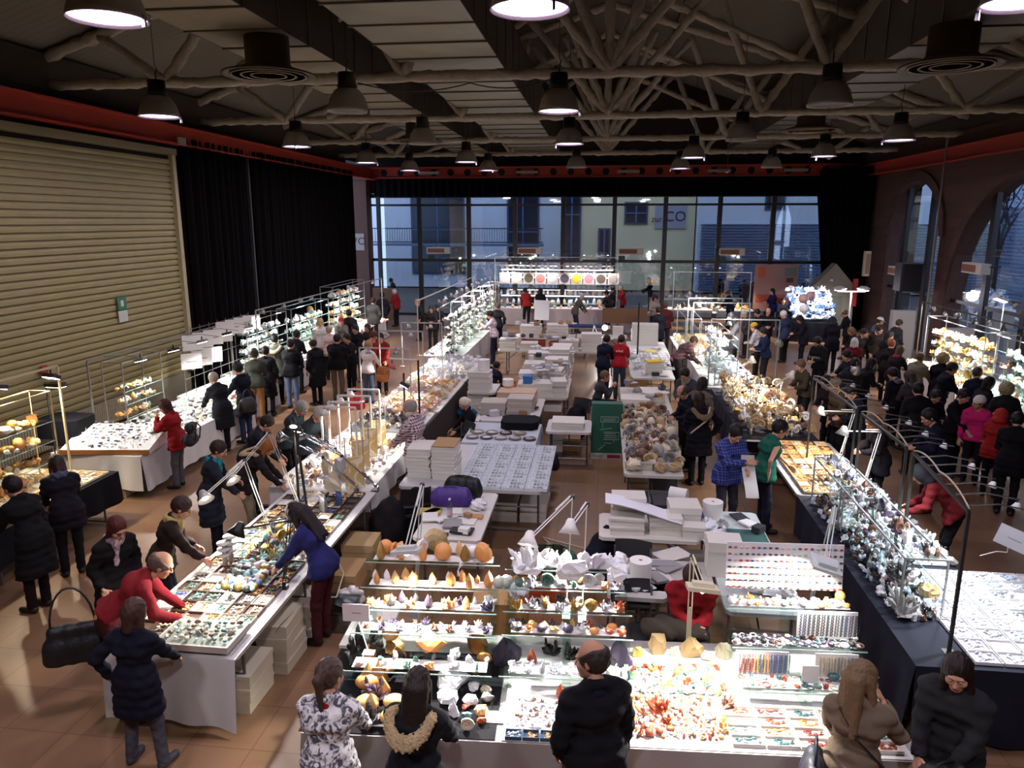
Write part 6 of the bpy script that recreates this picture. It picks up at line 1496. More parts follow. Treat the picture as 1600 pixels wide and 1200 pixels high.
for k, c, px, py, w_, lab in [('cluster2', 'grey', 1415, 960, 44, 'grey crystal cluster, nearest large one on the navy cloth'), ('cluster3', 'dark grey', 1400, 905, 34, 'dark crystal cluster on a wooden base'), ('rough2', 'sandy', 1450, 935, 34, 'olive yellow rough block beside the grey cluster'), ('rough3', 'pale green', 1455, 870, 34, 'pale green cut geode on the outer ledge')]:
 pix(k, c, px, py, .78 if lab[0] != 'd' else .95, w_, lab)
blackp = mat('#3a3836', .4, metal=.4)
for i, (a, b) in enumerate([((3.22, 6.5), (3.42, 8.2)), ((3.42, 8.4), (3.42, 9.9)), ((3.42, 10.1), (3.42, 12.2))]):
 gantry(a, b, 2.12, 'dark lamp rail with twisted cables over the right row, ' + ['nearest', 'middle', 'farthest'][i] + ' of three', blackp, arms=6, reach=.55)
 for k in range(3):
  u = (k + .5) / 3; x = a[0] + (b[0] - a[0]) * u; y = a[1] + (b[1] - a[1]) * u
  clip_lamp((x + .5, y, 2.08), (x + .1, y, .8), f'small white lamp on the {["nearest", "middle", "farthest"][i]} dark rail, {ORD[k]} from the near end', 42 if k != 1 else 55, mat('#d5d5d8', .3), col=(.9, .95, 1), size=.6)
 cable([(a[0], a[1], 2.15), ((a[0] + b[0]) / 2, (a[1] + b[1]) / 2, 2.2), (b[0], b[1], 2.15)], 'tangled cream cable along the ' + ['nearest', 'middle', 'farthest'][i] + ' dark lamp rail', m=mat('#a89f88', .5), r=.009, sag=-.05)
x, y = at(1528, 900, 1.0); t = thing('sign_holder', 'white name card on a curved arm at the outer side of the right row', 'sign', (4.6, 8.35, .95), -.6); MB().tube([(-.25, 0, -.12), (-.1, 0, -.02), (0, 0, .0), (.0, 0, .08)], .006).build('stand', mat('#dddddd', .4), t); MB().box(-.17, .17, -.006, 0, .06, .3, Matrix.Rotation(.25, 4, 'Y')).build('card', mat('#d7d8dd', .6), t); MB().box(-.06, .08, -.008, -.006, .17, .177, Matrix.Rotation(.25, 4, 'Y')).build('printed_line', mat('#777777', .6), t)
trays(2.95, 3.95, 10.5, 13.1, .765, 5, 10, ['honey', 'amber', 'cream', 'orange', 'sandy', 'white'], 'warm-lit trays before the green shirt', 'before the green shirt', tray_=('#d9bb8c', '#b08a5c', '#e3d2b0', '#6b4a30'))
for i, y in enumerate((11.0, 12.2)): arm_lamp((3.95, y, .76), (4.2, y + .3, 1.5), (3.6, y + .1, 1.55), (3.4, y, .76), 'desk lamp over the warm-lit trays, ' + ['near', 'far'][i], 26, col=(1, .82, .6))
arm_lamp((3.3, 13.6, .76), (3.2, 13.9, 1.6), (3.6, 14.3, 1.75), (3.2, 14.5, .8), 'white spring-arm lamp over the corals, near one', 55, mat('#d8d2c2', .4), col=(1, .88, .7)); arm_lamp((2.8, 15.0, .76), (2.8, 15.1, 1.7), (3.15, 15.8, 1.75), (3.2, 15.9, .8), 'white spring-arm lamp over the corals, far one', 55, mat('#d8d2c2', .4), col=(1, .88, .7))
field(['coral0', 'coral1', 'rough1', 'ammonite', 'cluster0'], ['cream', 'sandy', 'white', 'grey', 'brown', 'sandy'], 2.68, 3.85, 13.3, 17.3, lambda x, y: .765 + R.uniform(0, .3), 8, 17, .2, 'in the coral heap of the right row', 'coral heap')
field(['coral2'], ['cream', 'sandy', 'white'], 2.65, 2.9, 13.4, 16.8, .76, 1, 11, .55, 'standing tall at the inner side of the coral heap', 'tall corals')
etagere(2.95, 19.3, 3.2, .5, [.3, .6, .9], 'glass rack of silver jewellery in the right row', math.pi / 2, back=1.1)
for lv, z in enumerate((0, .3, .6, .9)): row(['bangle', 'strand', 'slab1', 'point'], ['white', 'silver', 'clear'], (2.95, 17.8), (2.95, 20.8), .767 + z, 15, .17, f'on level {["one", "two", "three", "four"][lv]} of the silver jewellery rack', 'silver jewellery rack', jit=.08, dirn='from the near end', cat='jewellery')
field(['bangle', 'slab1', 'strand', 'rough1'], ['white', 'silver', 'clear', 'pale blue'], 3.2, 3.75, 17.6, 21.4, .768, 5, 20, .13, 'on the silver jewellery table', 'silver jewellery table', cat='jewellery')
field(['rough1', 'cluster0', 'slab1'], ['white', 'honey', 'orange', 'cream'], 2.4, 3.5, 21.7, 25.4, .768, 6, 14, .16, 'on the farthest table of the right row', 'far right row goods')
for i, y in enumerate((18.0, 19.2, 20.4, 22.2, 24.4)): clip_lamp((3.0 + .2 * (i % 2), y, 2.2), (3.1, y, .8), f'clip lamp over the far right row, {ORD[i]} from the near end', 75)
for i, y in enumerate((17.7, 21.3, 22.6)): gantry((2.55, y), (4.1, y), 2.35, 'bright cross rail over the silver jewellery, ' + ['nearest', 'middle', 'farthest'][i], alu, zb=.76)
etagere(2.7, 23.6, 2.6, .45, [.3, .6], 'small glass rack on the farthest table of the right row', math.pi / 2, back=1.0)
# black upright pole in the open floor
t = thing('support_pole', 'slim black pole standing behind the red vest', 'pole', (1.05, 21.6, 0)); MB().tube([(0, 0, 0), (0, 0, 2.3)], .025).build('pole', black, t); MB().cyl((0, 0), .15, 0, .02).build('foot', black, t)
# ================================================================== STALL F, right by the arches
folding_table(8.4, 9.8, 14.6, 18.0, 'near table of the bright stall by the arches'); folding_table(8.3, 9.7, 18.1, 21.6, 'far table of the bright stall by the arches')
tablecloth(8.4, 9.8, 14.6, 18.0, 'white cloth on the near table by the arches', white_cloth, sides='sw'); tablecloth(8.3, 9.7, 18.1, 21.6, 'white cloth on the far table by the arches', white_cloth, sides='sw')
for (xc, yc, w_, cols, nm) in ((9.2, 16.3, 3.2, ['white', 'cream', 'clear', 'turquoise', 'brown'], 'green-white rack by the arches'), (9.1, 19.8, 3.2, ['white', 'honey', 'cream', 'golden'], 'golden rack by the arches')):
 etagere(xc, yc, w_, .5, [.28, .56, .84], 'tall ' + nm, math.pi / 2, back=1.3)
 for lv, z in enumerate((0, .28, .56, .84)):
  row(['cluster0', 'rough1', 'slab2', 'geode0', 'cluster4'], cols, (xc, yc - 1.5), (xc, yc + 1.5), .767 + z, 15, .22, f'on level {["one", "two", "three", "four"][lv]} of the {nm}', nm, jit=.08, dirn='from the near end')
 field(['cluster0', 'rough1', 'slab1'], cols, xc - .72, xc - .3, yc - 1.6, yc + 1.6, .768, 3, 14, .15, 'on the visitor side before the ' + nm, nm + ' visitor side')
 for k in range(4): clip_lamp((xc - .35, yc - 1.2 + .8 * k, 2.25), (xc - .1, yc - 1.2 + .8 * k, 1.1), f'clip lamp above the {nm}, {ORD[k]} from the near end', 75, blackp)
gantry((8.75, 14.7), (8.75, 21.6), 2.42, 'dark lamp rail along the stall by the arches', mat('#3a2f22', .5))
t = thing('glass_canopy', 'clear flat canopy on white posts over the stall by the arches', 'canopy', (9.3, 16.2, 2.3)); MB().box(-.6, .6, -.9, .9, 0, .015).build('glass_sheet', pane('#d8e6e0', .4, 'canopy_glass', .12), t); MB().bar((-.6, -.9, -.8), (-.6, -.9, 0), .05).bar((.6, -.9, -1.5), (.6, -.9, .3), .07).build('post', mat('#c9cfc8', .4), t)
flood((10.2, 20.5, 2.6), (9.6, 20.2, 1), 'bright flood lamp before the wide arch window', 60, .3, mat('#cccccc', .4)); MB().tube([(10.3, 20.5, 0), (10.3, 20.5, 2.7), (10.2, 20.5, 2.7)], .015).build('lamp_post', mat('#8a8a8a', .4)); tag(COL.objects[-1], 'thin post carrying the flood lamp before the wide arch', 'lamp stand')
# twin lamps on a T stand, near the right curtain
t = thing('twin_lamp_stand', 'white T-shaped stand with two blazing lamps before the black curtain', 'lamp stand', (9.3, 29.3, 0)); MB().tube([(0, 0, 0), (0, 0, 2.0)], .03).tube([(-.5, 0, 2.0), (.5, 0, 2.0)], .025).build('stand', mat('#d9d4cc', .4), t)
for s in (-1, 1): MB().lathe([(0, .05), (.2, .05), (.24, .12), (.1, .2), (0, .2)], 16, (s * .42, 0, 2.0)).build('lamp_head', mat('#c9c2bb', .4), t); MB().lathe([(0, .03), (.19, .03), (.19, .05), (0, .05)], 16, (s * .42, 0, 2.0)).build('lens', glow('#ffe9fb', 18), t)
light((9.3, 29.2, 1.9), 'POINT', 60, (1, .9, 1), size=.2)
# silvery blue stall, back right
folding_table(7.3, 9.0, 29.6, 31.2, 'table of the blue-silver stall, back right'); tablecloth(7.3, 9.0, 29.6, 31.2, 'black cloth of the blue-silver stall', black_cloth, sides='swe')
field(['cluster0', 'rough1', 'bangle', 'slab1'], ['silver', 'blue', 'white', 'pale blue'], 7.35, 8.95, 29.65, 31.1, lambda x, y: .77 + (y - 29.6) * .75, 10, 7, .24, 'on the blue-silver stall, back right', 'blue-silver stall goods')
for i, (px, py, s_) in enumerate([(1255, 462, .42), (1266, 458, .42), (1256, 478, .4)]): pix('sphere', 'pink' if i < 2 else 'white', px, py + 12, 1.7, 14, ['left pale pink glowing disc on the blue-silver stall', 'right pale pink glowing disc on the blue-silver stall', 'white disc below the two pink ones on the blue-silver stall'][i])
for i, x in enumerate((7.7, 8.6)): clip_lamp((x, 29.5, 2.4), (x, 30.3, 1.2), 'clip lamp over the blue-silver stall, ' + ['left', 'right'][i], 90, col=(.8, .88, 1))
t = thing('play_house', 'grey house-shaped display booth right of the blue-silver stall', 'booth', (9.4, 31.8, 0)); MB().add([(-.8, 0, 0), (.8, 0, 0), (.8, 0, 2.0), (0, 0, 2.9), (-.8, 0, 2.0), (-.8, .6, 0), (.8, .6, 0), (.8, .6, 2.0), (0, .6, 2.9), (-.8, .6, 2.0)], [(0, 1, 2, 3, 4), (9, 8, 7, 6, 5), (0, 5, 6, 1), (1, 6, 7, 2), (2, 7, 8, 3), (3, 8, 9, 4), (4, 9, 5, 0)]).build('front_wall', mat('#6f6558', .9), t); MB().box(-.35, .35, -.02, 0, .6, 1.6).build('opening', mat('#5c5a4a', .9), t)
tag(MB().box(-.09, .09, -.09, .09, 0, 1.1, ch=.03).build('red_banner_roll', mat('#8c1f22', .8), None, (10.15, 31.6, 1.2)), 'red rolled cloth beside the grey booth', 'cloth roll')
# poster board, back right
t = thing('poster_board', 'tall pink and grey poster board by the right back windows', 'poster', (7.7, 34.6, 0), .05)
MB().box(-.95, .95, 0, .03, .6, 2.7).build('board', blotch_mat('#b06a64', '#8f8b84', .9, .5, .3), t); MB().box(-.85, .35, -.02, 0, 1.0, 1.35).build('orange_band', mat('#a8503c', .8), t); MB().box(-.8, -.5, -.02, 0, 2.1, 2.55).build('photo', mat('#b0532c', .6), t); MB().box(.35, .85, -.02, 0, 2.2, 2.55).build('photo', mat('#6c7a70', .6), t); MB().box(.45, .75, -.02, 0, 1.9, 2.1).build('photo', mat('#4a4440', .6), t)
MB().bar((-.9, 0, 0), (-.9, 0, .7), .05).bar((.9, 0, 0), (.9, 0, .7), .05).build('leg', black, t)
tag(MB().box(-.35, .35, 0, .3, 0, 1.7).build('cabinet', mat('#b3aaa0', .7), None, (9.9, 25.7, 0)), 'tall pale cabinet beside the loudspeaker', 'cabinet')
tag(MB().box(-.4, .4, 0, .3, 0, 1.45).build('cabinet', mat('#98938c', .7), None, (10.6, 23.3, 0)), 'grey cabinet before the wide arch window', 'cabinet')
# ================================================================== CENTRAL BACK STALL
for i in range(3): folding_table(-4.9 + i * 1.85, -3.1 + i * 1.85, 33.0, 33.8, 'table of the central back stall, ' + ['left', 'middle', 'right'][i])
tablecloth(-4.95, .6, 32.95, 33.8, 'pale grey cloth of the central back stall, hanging to the floor', mat('#b3a7a6', .85), sides='swe', drop=.72)
etagere(-2.15, 34.3, 5.6, .45, [.35, .75, 1.25, 1.6, 1.95], 'wide white-lit shelf rack of the central back stall', 0, back=2.1, zb=.5)
for lv, z in enumerate((.35, .75, 1.6, 1.95)): row(['flame0', 'point', 'slab1', 'flame2', 'rough1'], ['white', 'clear', 'pink', 'cream'], (-4.8, 34.28), (.5, 34.28), .5 + z + .002, 20, .24, f'on the {["bottom", "second", "fourth", "top"][lv]} shelf of the central back stall', 'central back stall', jit=.03)
row(['rough1', 'flame1', 'egg', 'slab1', 'cluster0'], ['white', 'cream', 'pink', 'honey', 'green'], (-4.8, 33.35), (.45, 33.35), .768, 19, .2, 'on the front table of the central back stall', 'central back stall table', jit=.12)
pc = ['#c9b7bd', '#c9c7b4', '#4e4a36', '#b56a68', '#b9b3b6', '#4a3f55', '#c8a52a', '#c07480', '#55483c', '#8d8680']
for i in range(10):
 t = thing('picture_banner', ['pale pink', 'cream green', 'dark leafy', 'rose on white', 'long lilac', 'dark violet', 'yellow', 'pink round', 'brown patterned', 'grey'][i] + ' picture card in the row above the central back stall', 'picture', (-4.5 + i * .55, 34.0, 1.78))
 MB().box(-.25, .25, 0, .01, 0, .5).build('card', mat('#b5afa5', .7), t); MB().lathe([(.0, 0), (.2, 0), (.2, .012), (0, .012)], 20, M=Matrix.Translation((0, 0, .25)) @ Matrix.Rotation(math.pi / 2, 4, 'X')).build('motif', mat(pc[i], .7, var=.5, vs=12), t)
tube_light = glow('#ffe6f2', 9)
for lv, z in enumerate((1.23, 2.08, 2.43)):
 t = thing('strip_light', f'long white strip light under the {["middle", "upper", "top"][lv]} shelf of the central back stall', 'strip light', (-2.15, 34.5, z)); MB().box(-2.6, 2.6, -.02, .02, -.035, 0).build('housing', mat('#dddddd', .5), t); MB().tube([(-2.58, 0, -.05), (2.58, 0, -.05)], .018, 8).build('tube', tube_light, t)
for i, x in enumerate((-4.2, -2.6, -1.0, .2)): clip_lamp((x, 33.5, 2.9), (x, 34.0, 1.2), 'clip lamp above the central back stall, ' + ['leftmost', 'second', 'third', 'rightmost'][i], 40, col=(1, .93, .92))
gantry((-4.9, 33.6), (.6, 33.6), 3.0, 'lamp rail above the central back stall', alu, zb=.76)
# small stall right of it
folding_table(1.0, 2.4, 31.0, 31.9, 'small back table right of the central stall'); tablecloth(1.0, 2.4, 31.0, 31.9, 'pale cloth of the small back table', mat('#a9a2a6', .85), sides='swe')
row(['rough1', 'cluster0', 'slab1'], ['white', 'dark grey', 'purple', 'cream'], (1.05, 31.3), (2.35, 31.3), .768, 9, .2, 'on the small back table', 'small back table')
t = thing('cardboard_screen', 'brown panel standing between the central and the small back stall', 'panel', (.9, 30.0, .55)); MB().box(-.9, .9, 0, .05, 0, .62).build('panel', mat('#6f5238', .8), t); MB().box(-.9, -.85, 0, .05, -.55, 0).box(.85, .9, 0, .05, -.55, 0).build('leg', mat('#3a2c20', .8), t)
# far left in front of pillar
tag(MB().box(-.6, .6, 0, .1, 0, 1.5).build('cork_panel', mat('#6e5540', .9), None, (-10.2, 34.0, 0)), 'brown cork panel beside the pillar', 'panel')
# goods in front of the back right windows
folding_table(2.9, 6.6, 33.4, 34.4, 'long table before the right back windows'); row(['rough1', 'cluster0', 'geode0', 'flame0'], ['orange', 'honey', 'dark grey', 'cream', 'white'], (3.0, 33.8), (6.5, 33.8), .76, 14, .28, 'on the long table before the right back windows', 'back right window table', jit=.1)
for i, x in enumerate((3.4, 4.6, 5.8)): clip_lamp((x, 33.5, 2.3), (x, 33.9, .9), 'clip lamp before the right back windows, ' + ['left', 'middle', 'right'][i], 60, col=(1, .85, .65))
gantry((3.1, 33.5), (6.4, 33.5), 2.4, 'lamp rail before the right back windows', alu, zb=.76)
# added clip lamps, aimed at the back windows to give bright reflections there
for i, (x, y) in enumerate([(-4.6, 21.2), (-4.6, 23.0), (-4.6, 25.0), (-4.6, 27.4), (-4.6, 30.2), (-8.9, 21.0), (-9.0, 25.5), (3.1, 17.9), (3.2, 19.0), (3.0, 20.2), (2.9, 21.4), (2.9, 22.8), (2.8, 24.6), (8.9, 15.0), (8.9, 16.6), (8.9, 18.2), (8.8, 19.6), (8.8, 21.0), (4.0, 12.0), (3.4, 14.6)]):
 clip_lamp((x, y, 2.3), (x + R.uniform(-.3, .3), y + 1.0, 1.5), 'added clip lamp for window reflections, ' + ('left wall row' if x < -8 else 'centre-left glass racks' if x < 0 else 'right row' if x < 5 else 'stall by the arches') + ', ' + ORD[[0, 1, 2, 3, 4, 0, 1, 2, 3, 4, 5, 6, 7, 0, 1, 2, 3, 4, 0, 1][i]] + ' one', 26, size=1.1)
# ================================================================== STORAGE TABLES IN THE MIDDLE
folding_table(-2.28, -1.42, 8.35, 10.0, 'grey-white folding table with purple bag and papers', top='#cfcac2'); folding_table(-2.95, -.8, 10.12, 12.3, 'folding table with the compartment trays and two tray stacks', top='#b9b9b6')
cg = mat('#dfe6ea', .5)
t0 = None
for j in range(5):
 for i in range(4):
  x = -1.93 + i * .345; y = 10.34 + j * .43; lab = f'white compartment tray with silvery pieces, row {j + 1} from the front, {ORD[i]} from the left'
  if t0 is None:
   t0 = thing('compartment_tray', lab, 'tray', (x, y, .752), 0, 'compartment trays on the middle table'); M_ = MB().box(-.165, .165, -.205, .205, 0, .008)
   for k in range(7): M_.box(-.165 + k * .054, -.159 + k * .054, -.205, .205, .008, .045)
   for k in range(4): M_.box(-.165, .165, -.205 + k * .134, -.199 + k * .134, .008, .045)
   M_.build('divider_grid', cg, t0); o = place(proto('gravel1'), 'pieces', smat('grey'), t0, (0, 0, .009), (0, 0, 0), (.36, .42, .12), True); o['kind'] = 'stuff'
  else: dup(t0, (x, y, .752), 0, lab)
stack(-2.33, 10.7, .752, .36, .5, .052, 9, 'white flat box in the right tray stack', 'right stack of flat boxes', jit=.006, m=mat('#dcd8cd', .7)); stack(-2.73, 10.75, .752, .36, .5, .052, 8, 'white flat box in the left tray stack', 'left stack of flat boxes', jit=.006, m=mat('#dcd8cd', .7))
tag(MB().box(-.18, .18, -.25, .25, 0, .012).build('cardboard_sheet', mat('#a8845a', .8), None, (-2.33, 10.7, 1.27)), 'brown cardboard sheet on top of the right stack of flat boxes', 'cardboard')
bottle(-2.6, 11.6, .752, 'clear water bottle behind the flat box stacks', .3)
bottle(-1.92, 8.95, .752, 'clear water bottle before the purple bag', .3)
handbag((-2.0, 9.45, .752), 'purple and black soft bag on the folding table', '#43267a', .5, .26, .1, .05); handbag((-1.9, 9.8, .752), 'black soft bag behind the purple one', '#121214', .5, .3, -.1, .05)
plastic_bag(-1.6, 9.35, .752, 'crumpled clear plastic bag right of the purple bag', .26, '#e2e0e4', 5)
for (px, py, w_, d, c, rz, lab, nm) in [(672, 800, .3, .2, '#b3a24a', .1, 'olive yellow folder on the folding table', 'folder'), (722, 832, .28, .18, '#17181c', -.1, 'black notebook on the folding table', 'notebook'), (728, 815, .26, .2, '#d9d8d4', -.05, 'white papers under the black notebook', 'paper'), (690, 836, .17, .07, '#4a1520', 0, 'dark red wallet on the folding table', 'wallet'),
 (676, 800, .12, .22, '#c4a26c', -.6, 'brown cardboard piece leaning on the purple bag', 'cardboard'), (724, 858, .4, .26, '#cfccc6', -.08, 'printed paper sheet with large digits at the near end', 'paper'), (740, 808, .25, .12, '#b98f5a', 0, 'brown box flap beside the bottle', 'cardboard')]:
 x, y = at(px, py, .755); z = .752 + (.012 if nm != 'notebook' else .03); o = tag(MB().box(-w_ / 2, w_ / 2, -d / 2, d / 2, -.01, .004 if nm == 'paper' else .014).build(nm, mat(c, .7), None, (x, y, z), rot=(0, 0, rz)), lab, nm)
 if 'digits' in lab: text('17,00', .07, (x, y, z + .006), (0, 0, rz), mat('#4a4a4c', .8), None); tag(COL.objects[-1], 'printed digits 17,00 on the paper sheet', 'lettering')
x, y = at(680, 868, .76); o = item('geode1', 'sandy', (x, y + .1, .77), .3, 'large sandy dish-shaped stone at the near end of the folding table', None, 3.0)
crate(-1.75, 9.3, .0, .5, .4, .18, 'grey white crate under the folding table', boxm)
for i in range(6): stack(-1.9 + (i % 3) * .45, 11.0 + (i // 3) * .6, 0, .4, .5, .1, 3, f'white carton under the tray table, pile {["one", "two", "three", "four", "five", "six"][i]}', 'cartons under the tray table')
# waste boxes behind the middle glass unit
x, y = at(845, 835, .5); t = thing('waste_box', 'orange fruit carton lined with a green bin bag', 'box', (-.62, 8.35, 0), .08)
MB().box(-.3, .3, -.2, .2, 0, .5).build('carton', mat('#c8552c', .75), t); text('FRUITS', .12, (0, -.203, .4), (math.pi / 2, 0, 0), mat('#e9c9a8', .7), t)
blobmesh(lambda P: np.maximum(np.abs(cap(P, (-.12, 0, .2), (.12, 0, .2), .27)) - .012 + .012 * np.sin(P[:, 0] * 30) * np.sin(P[:, 2] * 25), P[:, 2] - .4), (-.5, -.4, .1), (.5, .4, .5), .02, 'bin_bag', mat('#2f5c4c', .35, bump=.6, bs=20), t, (0, 0, .28))
stack(-1.05, 7.55, 0, .6, .5, .5, 1, 'open brown carton behind the middle glass unit', 'loose cartons', m=mat('#b58e5c', .8)); plastic_bag(-.85, 7.5, .5, 'clear plastic lying on the open brown carton', .32, '#d9dadc', 9)
# white table and side table
folding_table(.03, 1.27, 8.66, 9.45, 'white folding table carrying white boxes', top='#cfcbc0'); folding_table(1.32, 2.12, 7.0, 9.7, 'folding table at right angles with rolls and bags', top='#b6bdbb'); folding_table(.2, 1.28, 7.35, 8.1, 'low table behind the red sweater', top='#a9a69e')
tag(MB().box(-.38, .38, -.5, .5, 0, .006).build('green_cloth', mat('#2c5350', .8), None, (1.72, 8.6, .752)), 'dark green cloth on the right-angled table', 'cloth')
W3 = 'white boxes on the white folding table'
stack(.38, 8.9, .752, .42, .3, .1, 2, 'white box at the left of the white folding table', W3); stack(.86, 8.95, .752, .4, .32, .11, 2, 'white box in the middle of the white folding table', W3); stack(1.12, 9.15, .752, .38, .36, .3, 1, 'large square white box on the white folding table', W3); stack(1.2, 8.8, .752, .26, .2, .16, 1, 'small white box at the front right of the white folding table', W3)
stack(.4, 9.2, .752, .42, .3, .12, 3, 'white box behind the left pair on the white folding table', W3)
v, f = grid_mesh(10, 4, lambda u, w_: (.1 + u * .95, 8.78 + w_ * .35 - u * .05, 1.16 - u * .2 + .02 * math.sin(u * 5))); n = len(v)
tag(MB().add(v + [(a, b, c - .01) for a, b, c in v], f + [tuple(i + n for i in q)[::-1] for q in f]).build('foam_sheet', mat('#e6e7ee', .5), smooth=True), 'long white sheet lying slanted over the white boxes', 'sheet')
paper_roll(1.5, 9.35, .752, 'standing white paper roll in front of the blue checked shirt', .13, .27); paper_roll(1.05, 10.4, .62, 'lying white paper roll behind the white folding table', .1, .25, True, 1.2); stack(1.05, 10.45, 0, .5, .5, .3, 2, 'dark box under the lying paper roll', 'dark boxes', m=mat('#23222a', .7), lid=False)
x, y = at(1000, 915, .76); paper_roll(x, y + .05, .755, 'large white paper roll at the left of the red sweater', .12, .28)
folding_table(x - .35, x + .28, y - .25, y + .42, 'small table end carrying the large paper roll', top='#c5c3bc')
for i, (x, y, z, s_, c, lab) in enumerate([(1.45, 8.45, .752, .42, '#dcdfe6', 'clear crumpled plastic bag in the middle of the right-angled table'), (1.62, 8.2, .752, .3, '#a98fc4', 'purple tinted plastic bag on the right-angled table'), (1.4, 8.95, .752, .3, '#e6e8ee', 'white plastic bag by the standing roll'), (1.7, 7.45, .752, .26, '#e9e4d8', 'cream plastic bag at the near end of the right-angled table'), (1.35, 9.3, .752, .16, '#8a5fb0', 'small purple flowered wrap beside the paper roll')]): plastic_bag(x, y, z, lab, s_, c, 20 + i)
stack(1.42, 7.9, .752, .36, .3, .4, 1, 'tall white box right of the red sweater', 'white boxes on the right-angled table'); stack(1.45, 8.45 - .2, .5, .3, .3, .2, 1, 'white box tucked under the crumpled plastic', 'white boxes on the right-angled table')
bottle(1.33, 9.1, .752, 'clear bottle with blue cap beside the square white box', .24)
for i in range(3): stack(.4 + i * .4, 9.0, 0, .36, .4, .2, 2, f'grey white carton under the white folding table, pile {["one", "two", "three"][i]}', 'cartons under the white folding table')
for i, (px, py, w_, c, lab) in enumerate([(1010, 880, .35, '#d9d2cc', 'loose white papers left of the red sweater, back'), (1030, 900, .25, '#cfc4be', 'loose white papers left of the red sweater, front'), (1050, 865, .4, '#c9c4bc', 'white cloth piece behind the red sweater')]):
 x, y = at(px, py, .77); tag(MB().box(-w_ / 2, w_ / 2, -.14, .14, 0, .008).build('paper', mat(c, .7), None, (x, y, .756 + i * .0), rot=(0, 0, i * .3)), lab, 'paper')
chair(.95, 6.95, math.pi - .1, 'dark curved chair of the seated red sweater'); chair(.45, 7.0, math.pi + .3, 'empty dark curved chair left of the red sweater')
# white cloth table with plates, seated white-haired woman
folding_table(-2.4, -1.12, 12.45, 13.75, 'table with round dark plates behind the tray table'); tablecloth(-2.42, -1.12, 12.42, 13.75, 'pale blue-white cloth on the plate table', mat('#bcc3cb', .85), sides='sew', drop=.6)
for i in range(9):
 x, y = -2.28 + (i % 5) * .26 + .05 * (i // 5), 12.7 + (i // 5) * .33; t = thing('stone_plate', f'round dark stone plate on the plate table, {["front", "back"][i // 5]} row, {ORD[i % 5]} from the left', 'plate', (x, y, .76)); MB().lathe([(0, .02), (.09, .02), (.12, .03), (.12, .012), (.1, 0), (0, 0)], 18).build('rim', mat(['#6d655c', '#3c3835', '#8a8074'][i % 3], .3), t); MB().lathe([(0, .021), (.07, .021), (.07, .026), (0, .026)], 16).build('centre', mat('#a49c90', .3), t)
handbag((-.95, 12.35, .3), 'black case hanging at the corner of the tray table', '#101012', .5, .35, .2, .1); 
for i, (x, y, n_, lab) in enumerate([(-2.15, 14.6, 2, 'grey cloth-topped box behind the plates, left'), (-1.6, 14.5, 3, 'white box behind the plates, middle')]): stack(x, y, .752, .5, .45, .12, n_, lab, 'boxes behind the plates', m=mat('#b9b0a6', .8))
folding_table(-2.45, -1.2, 13.85, 15.9, 'table with cloths and boxes behind the plate table'); stack(-1.75, 15.3, .752, .8, .5, .1, 3, 'cream board box with orange side on the middle tables', 'board boxes', m=mat('#c3a88a', .7))
tag(MB().box(-.35, .35, -.3, .3, 0, .14, ch=.1).build('black_cushion', black_cloth, None, (-1.5, 13.55, .77)), 'black cloth bundle at the right of the plates', 'cloth')
for i, (x, y, w_, c) in enumerate([(-2.1, 14.0, .5, '#c9c6c4'), (-1.7, 14.1, .4, '#3d3a3c'), (-2.2, 14.35, .35, '#8d8a88')]): tag(MB().box(-w_ / 2, w_ / 2, -.2, .2, 0, .03, ch=.05).build('folded_cloth', mat(c, .9), None, (x, y, .755), rot=(0, 0, .4 * i)), ['white', 'charcoal', 'grey'][i] + ' folded cloth behind the plates', 'cloth')
folding_table(-1.0, -.15, 13.3, 14.2, 'small table with white papers right of the plates', top='#cfccc8'); stack(-.6, 13.7, .752, .6, .5, .04, 3, 'flat white tray right of the plates', 'flat trays right of the plates'); stack(-.85, 14.6, 0, .35, .35, .55, 1, 'white tall carton on the floor right of the middle tables', 'floor cartons'); stack(-.55, 14.5, 0, .35, .3, .3, 1, 'brown carton on the floor right of the middle tables', 'floor cartons', m=mat('#8d6a48', .8))
# column with boxes at left of middle (white roll on cartons)
folding_table(-3.05, -2.4, 16.3, 17.3, 'narrow table with the round white tin'); stack(-2.8, 16.6, .0, .0001 + .5, .45, .11, 6, 'white carton under the round white tin', 'cartons under the round tin'); 
stack(-2.78, 16.6, .752, .5, .45, .11, 4, 'white carton in the pile topped by the round tin', 'cartons topped by the round tin'); paper_roll(-2.7, 16.65, 1.215, 'round white tin on the carton pile', .14, .25)
folding_table(-2.3, -1.95, 16.0, 16.9, 'narrow shelf table beside the orange bag'); paper_roll(-2.0, 15.6, 1.1, 'small white roll on the board boxes', .12, .14)
# long stack
folding_table(-1.9, -.72, 16.0, 18.2, 'long table under the white box piles, near half', top='#cfcac0'); folding_table(-1.9, -.75, 18.3, 20.6, 'long table under the white box piles, far half', top='#cfcac0')
g = 'white box piles on the long middle table'
for i, (x, y, n_, w_, d, h) in enumerate([(-1.68, 16.35, 2, .4, .5, .13), (-1.25, 16.3, 2, .4, .5, .15), (-.95, 16.4, 3, .34, .5, .11), (-1.65, 17.0, 4, .45, .5, .09), (-1.1, 17.0, 5, .5, .5, .09), (-1.6, 17.7, 5, .5, .5, .09), (-1.05, 17.7, 7, .5, .5, .08), (-1.6, 18.7, 6, .5, .5, .09), (-1.05, 18.7, 7, .5, .5, .09), (-1.55, 19.5, 4, .5, .5, .09), (-1.0, 19.5, 6, .5, .5, .1), (-1.3, 20.2, 5, .8, .5, .07)]):
 stack(x, y, .752, w_, d, h, n_, f'white box in pile {ORD[i]} of the long middle table', g, jit=.035, rz=R.uniform(-.1, .1))
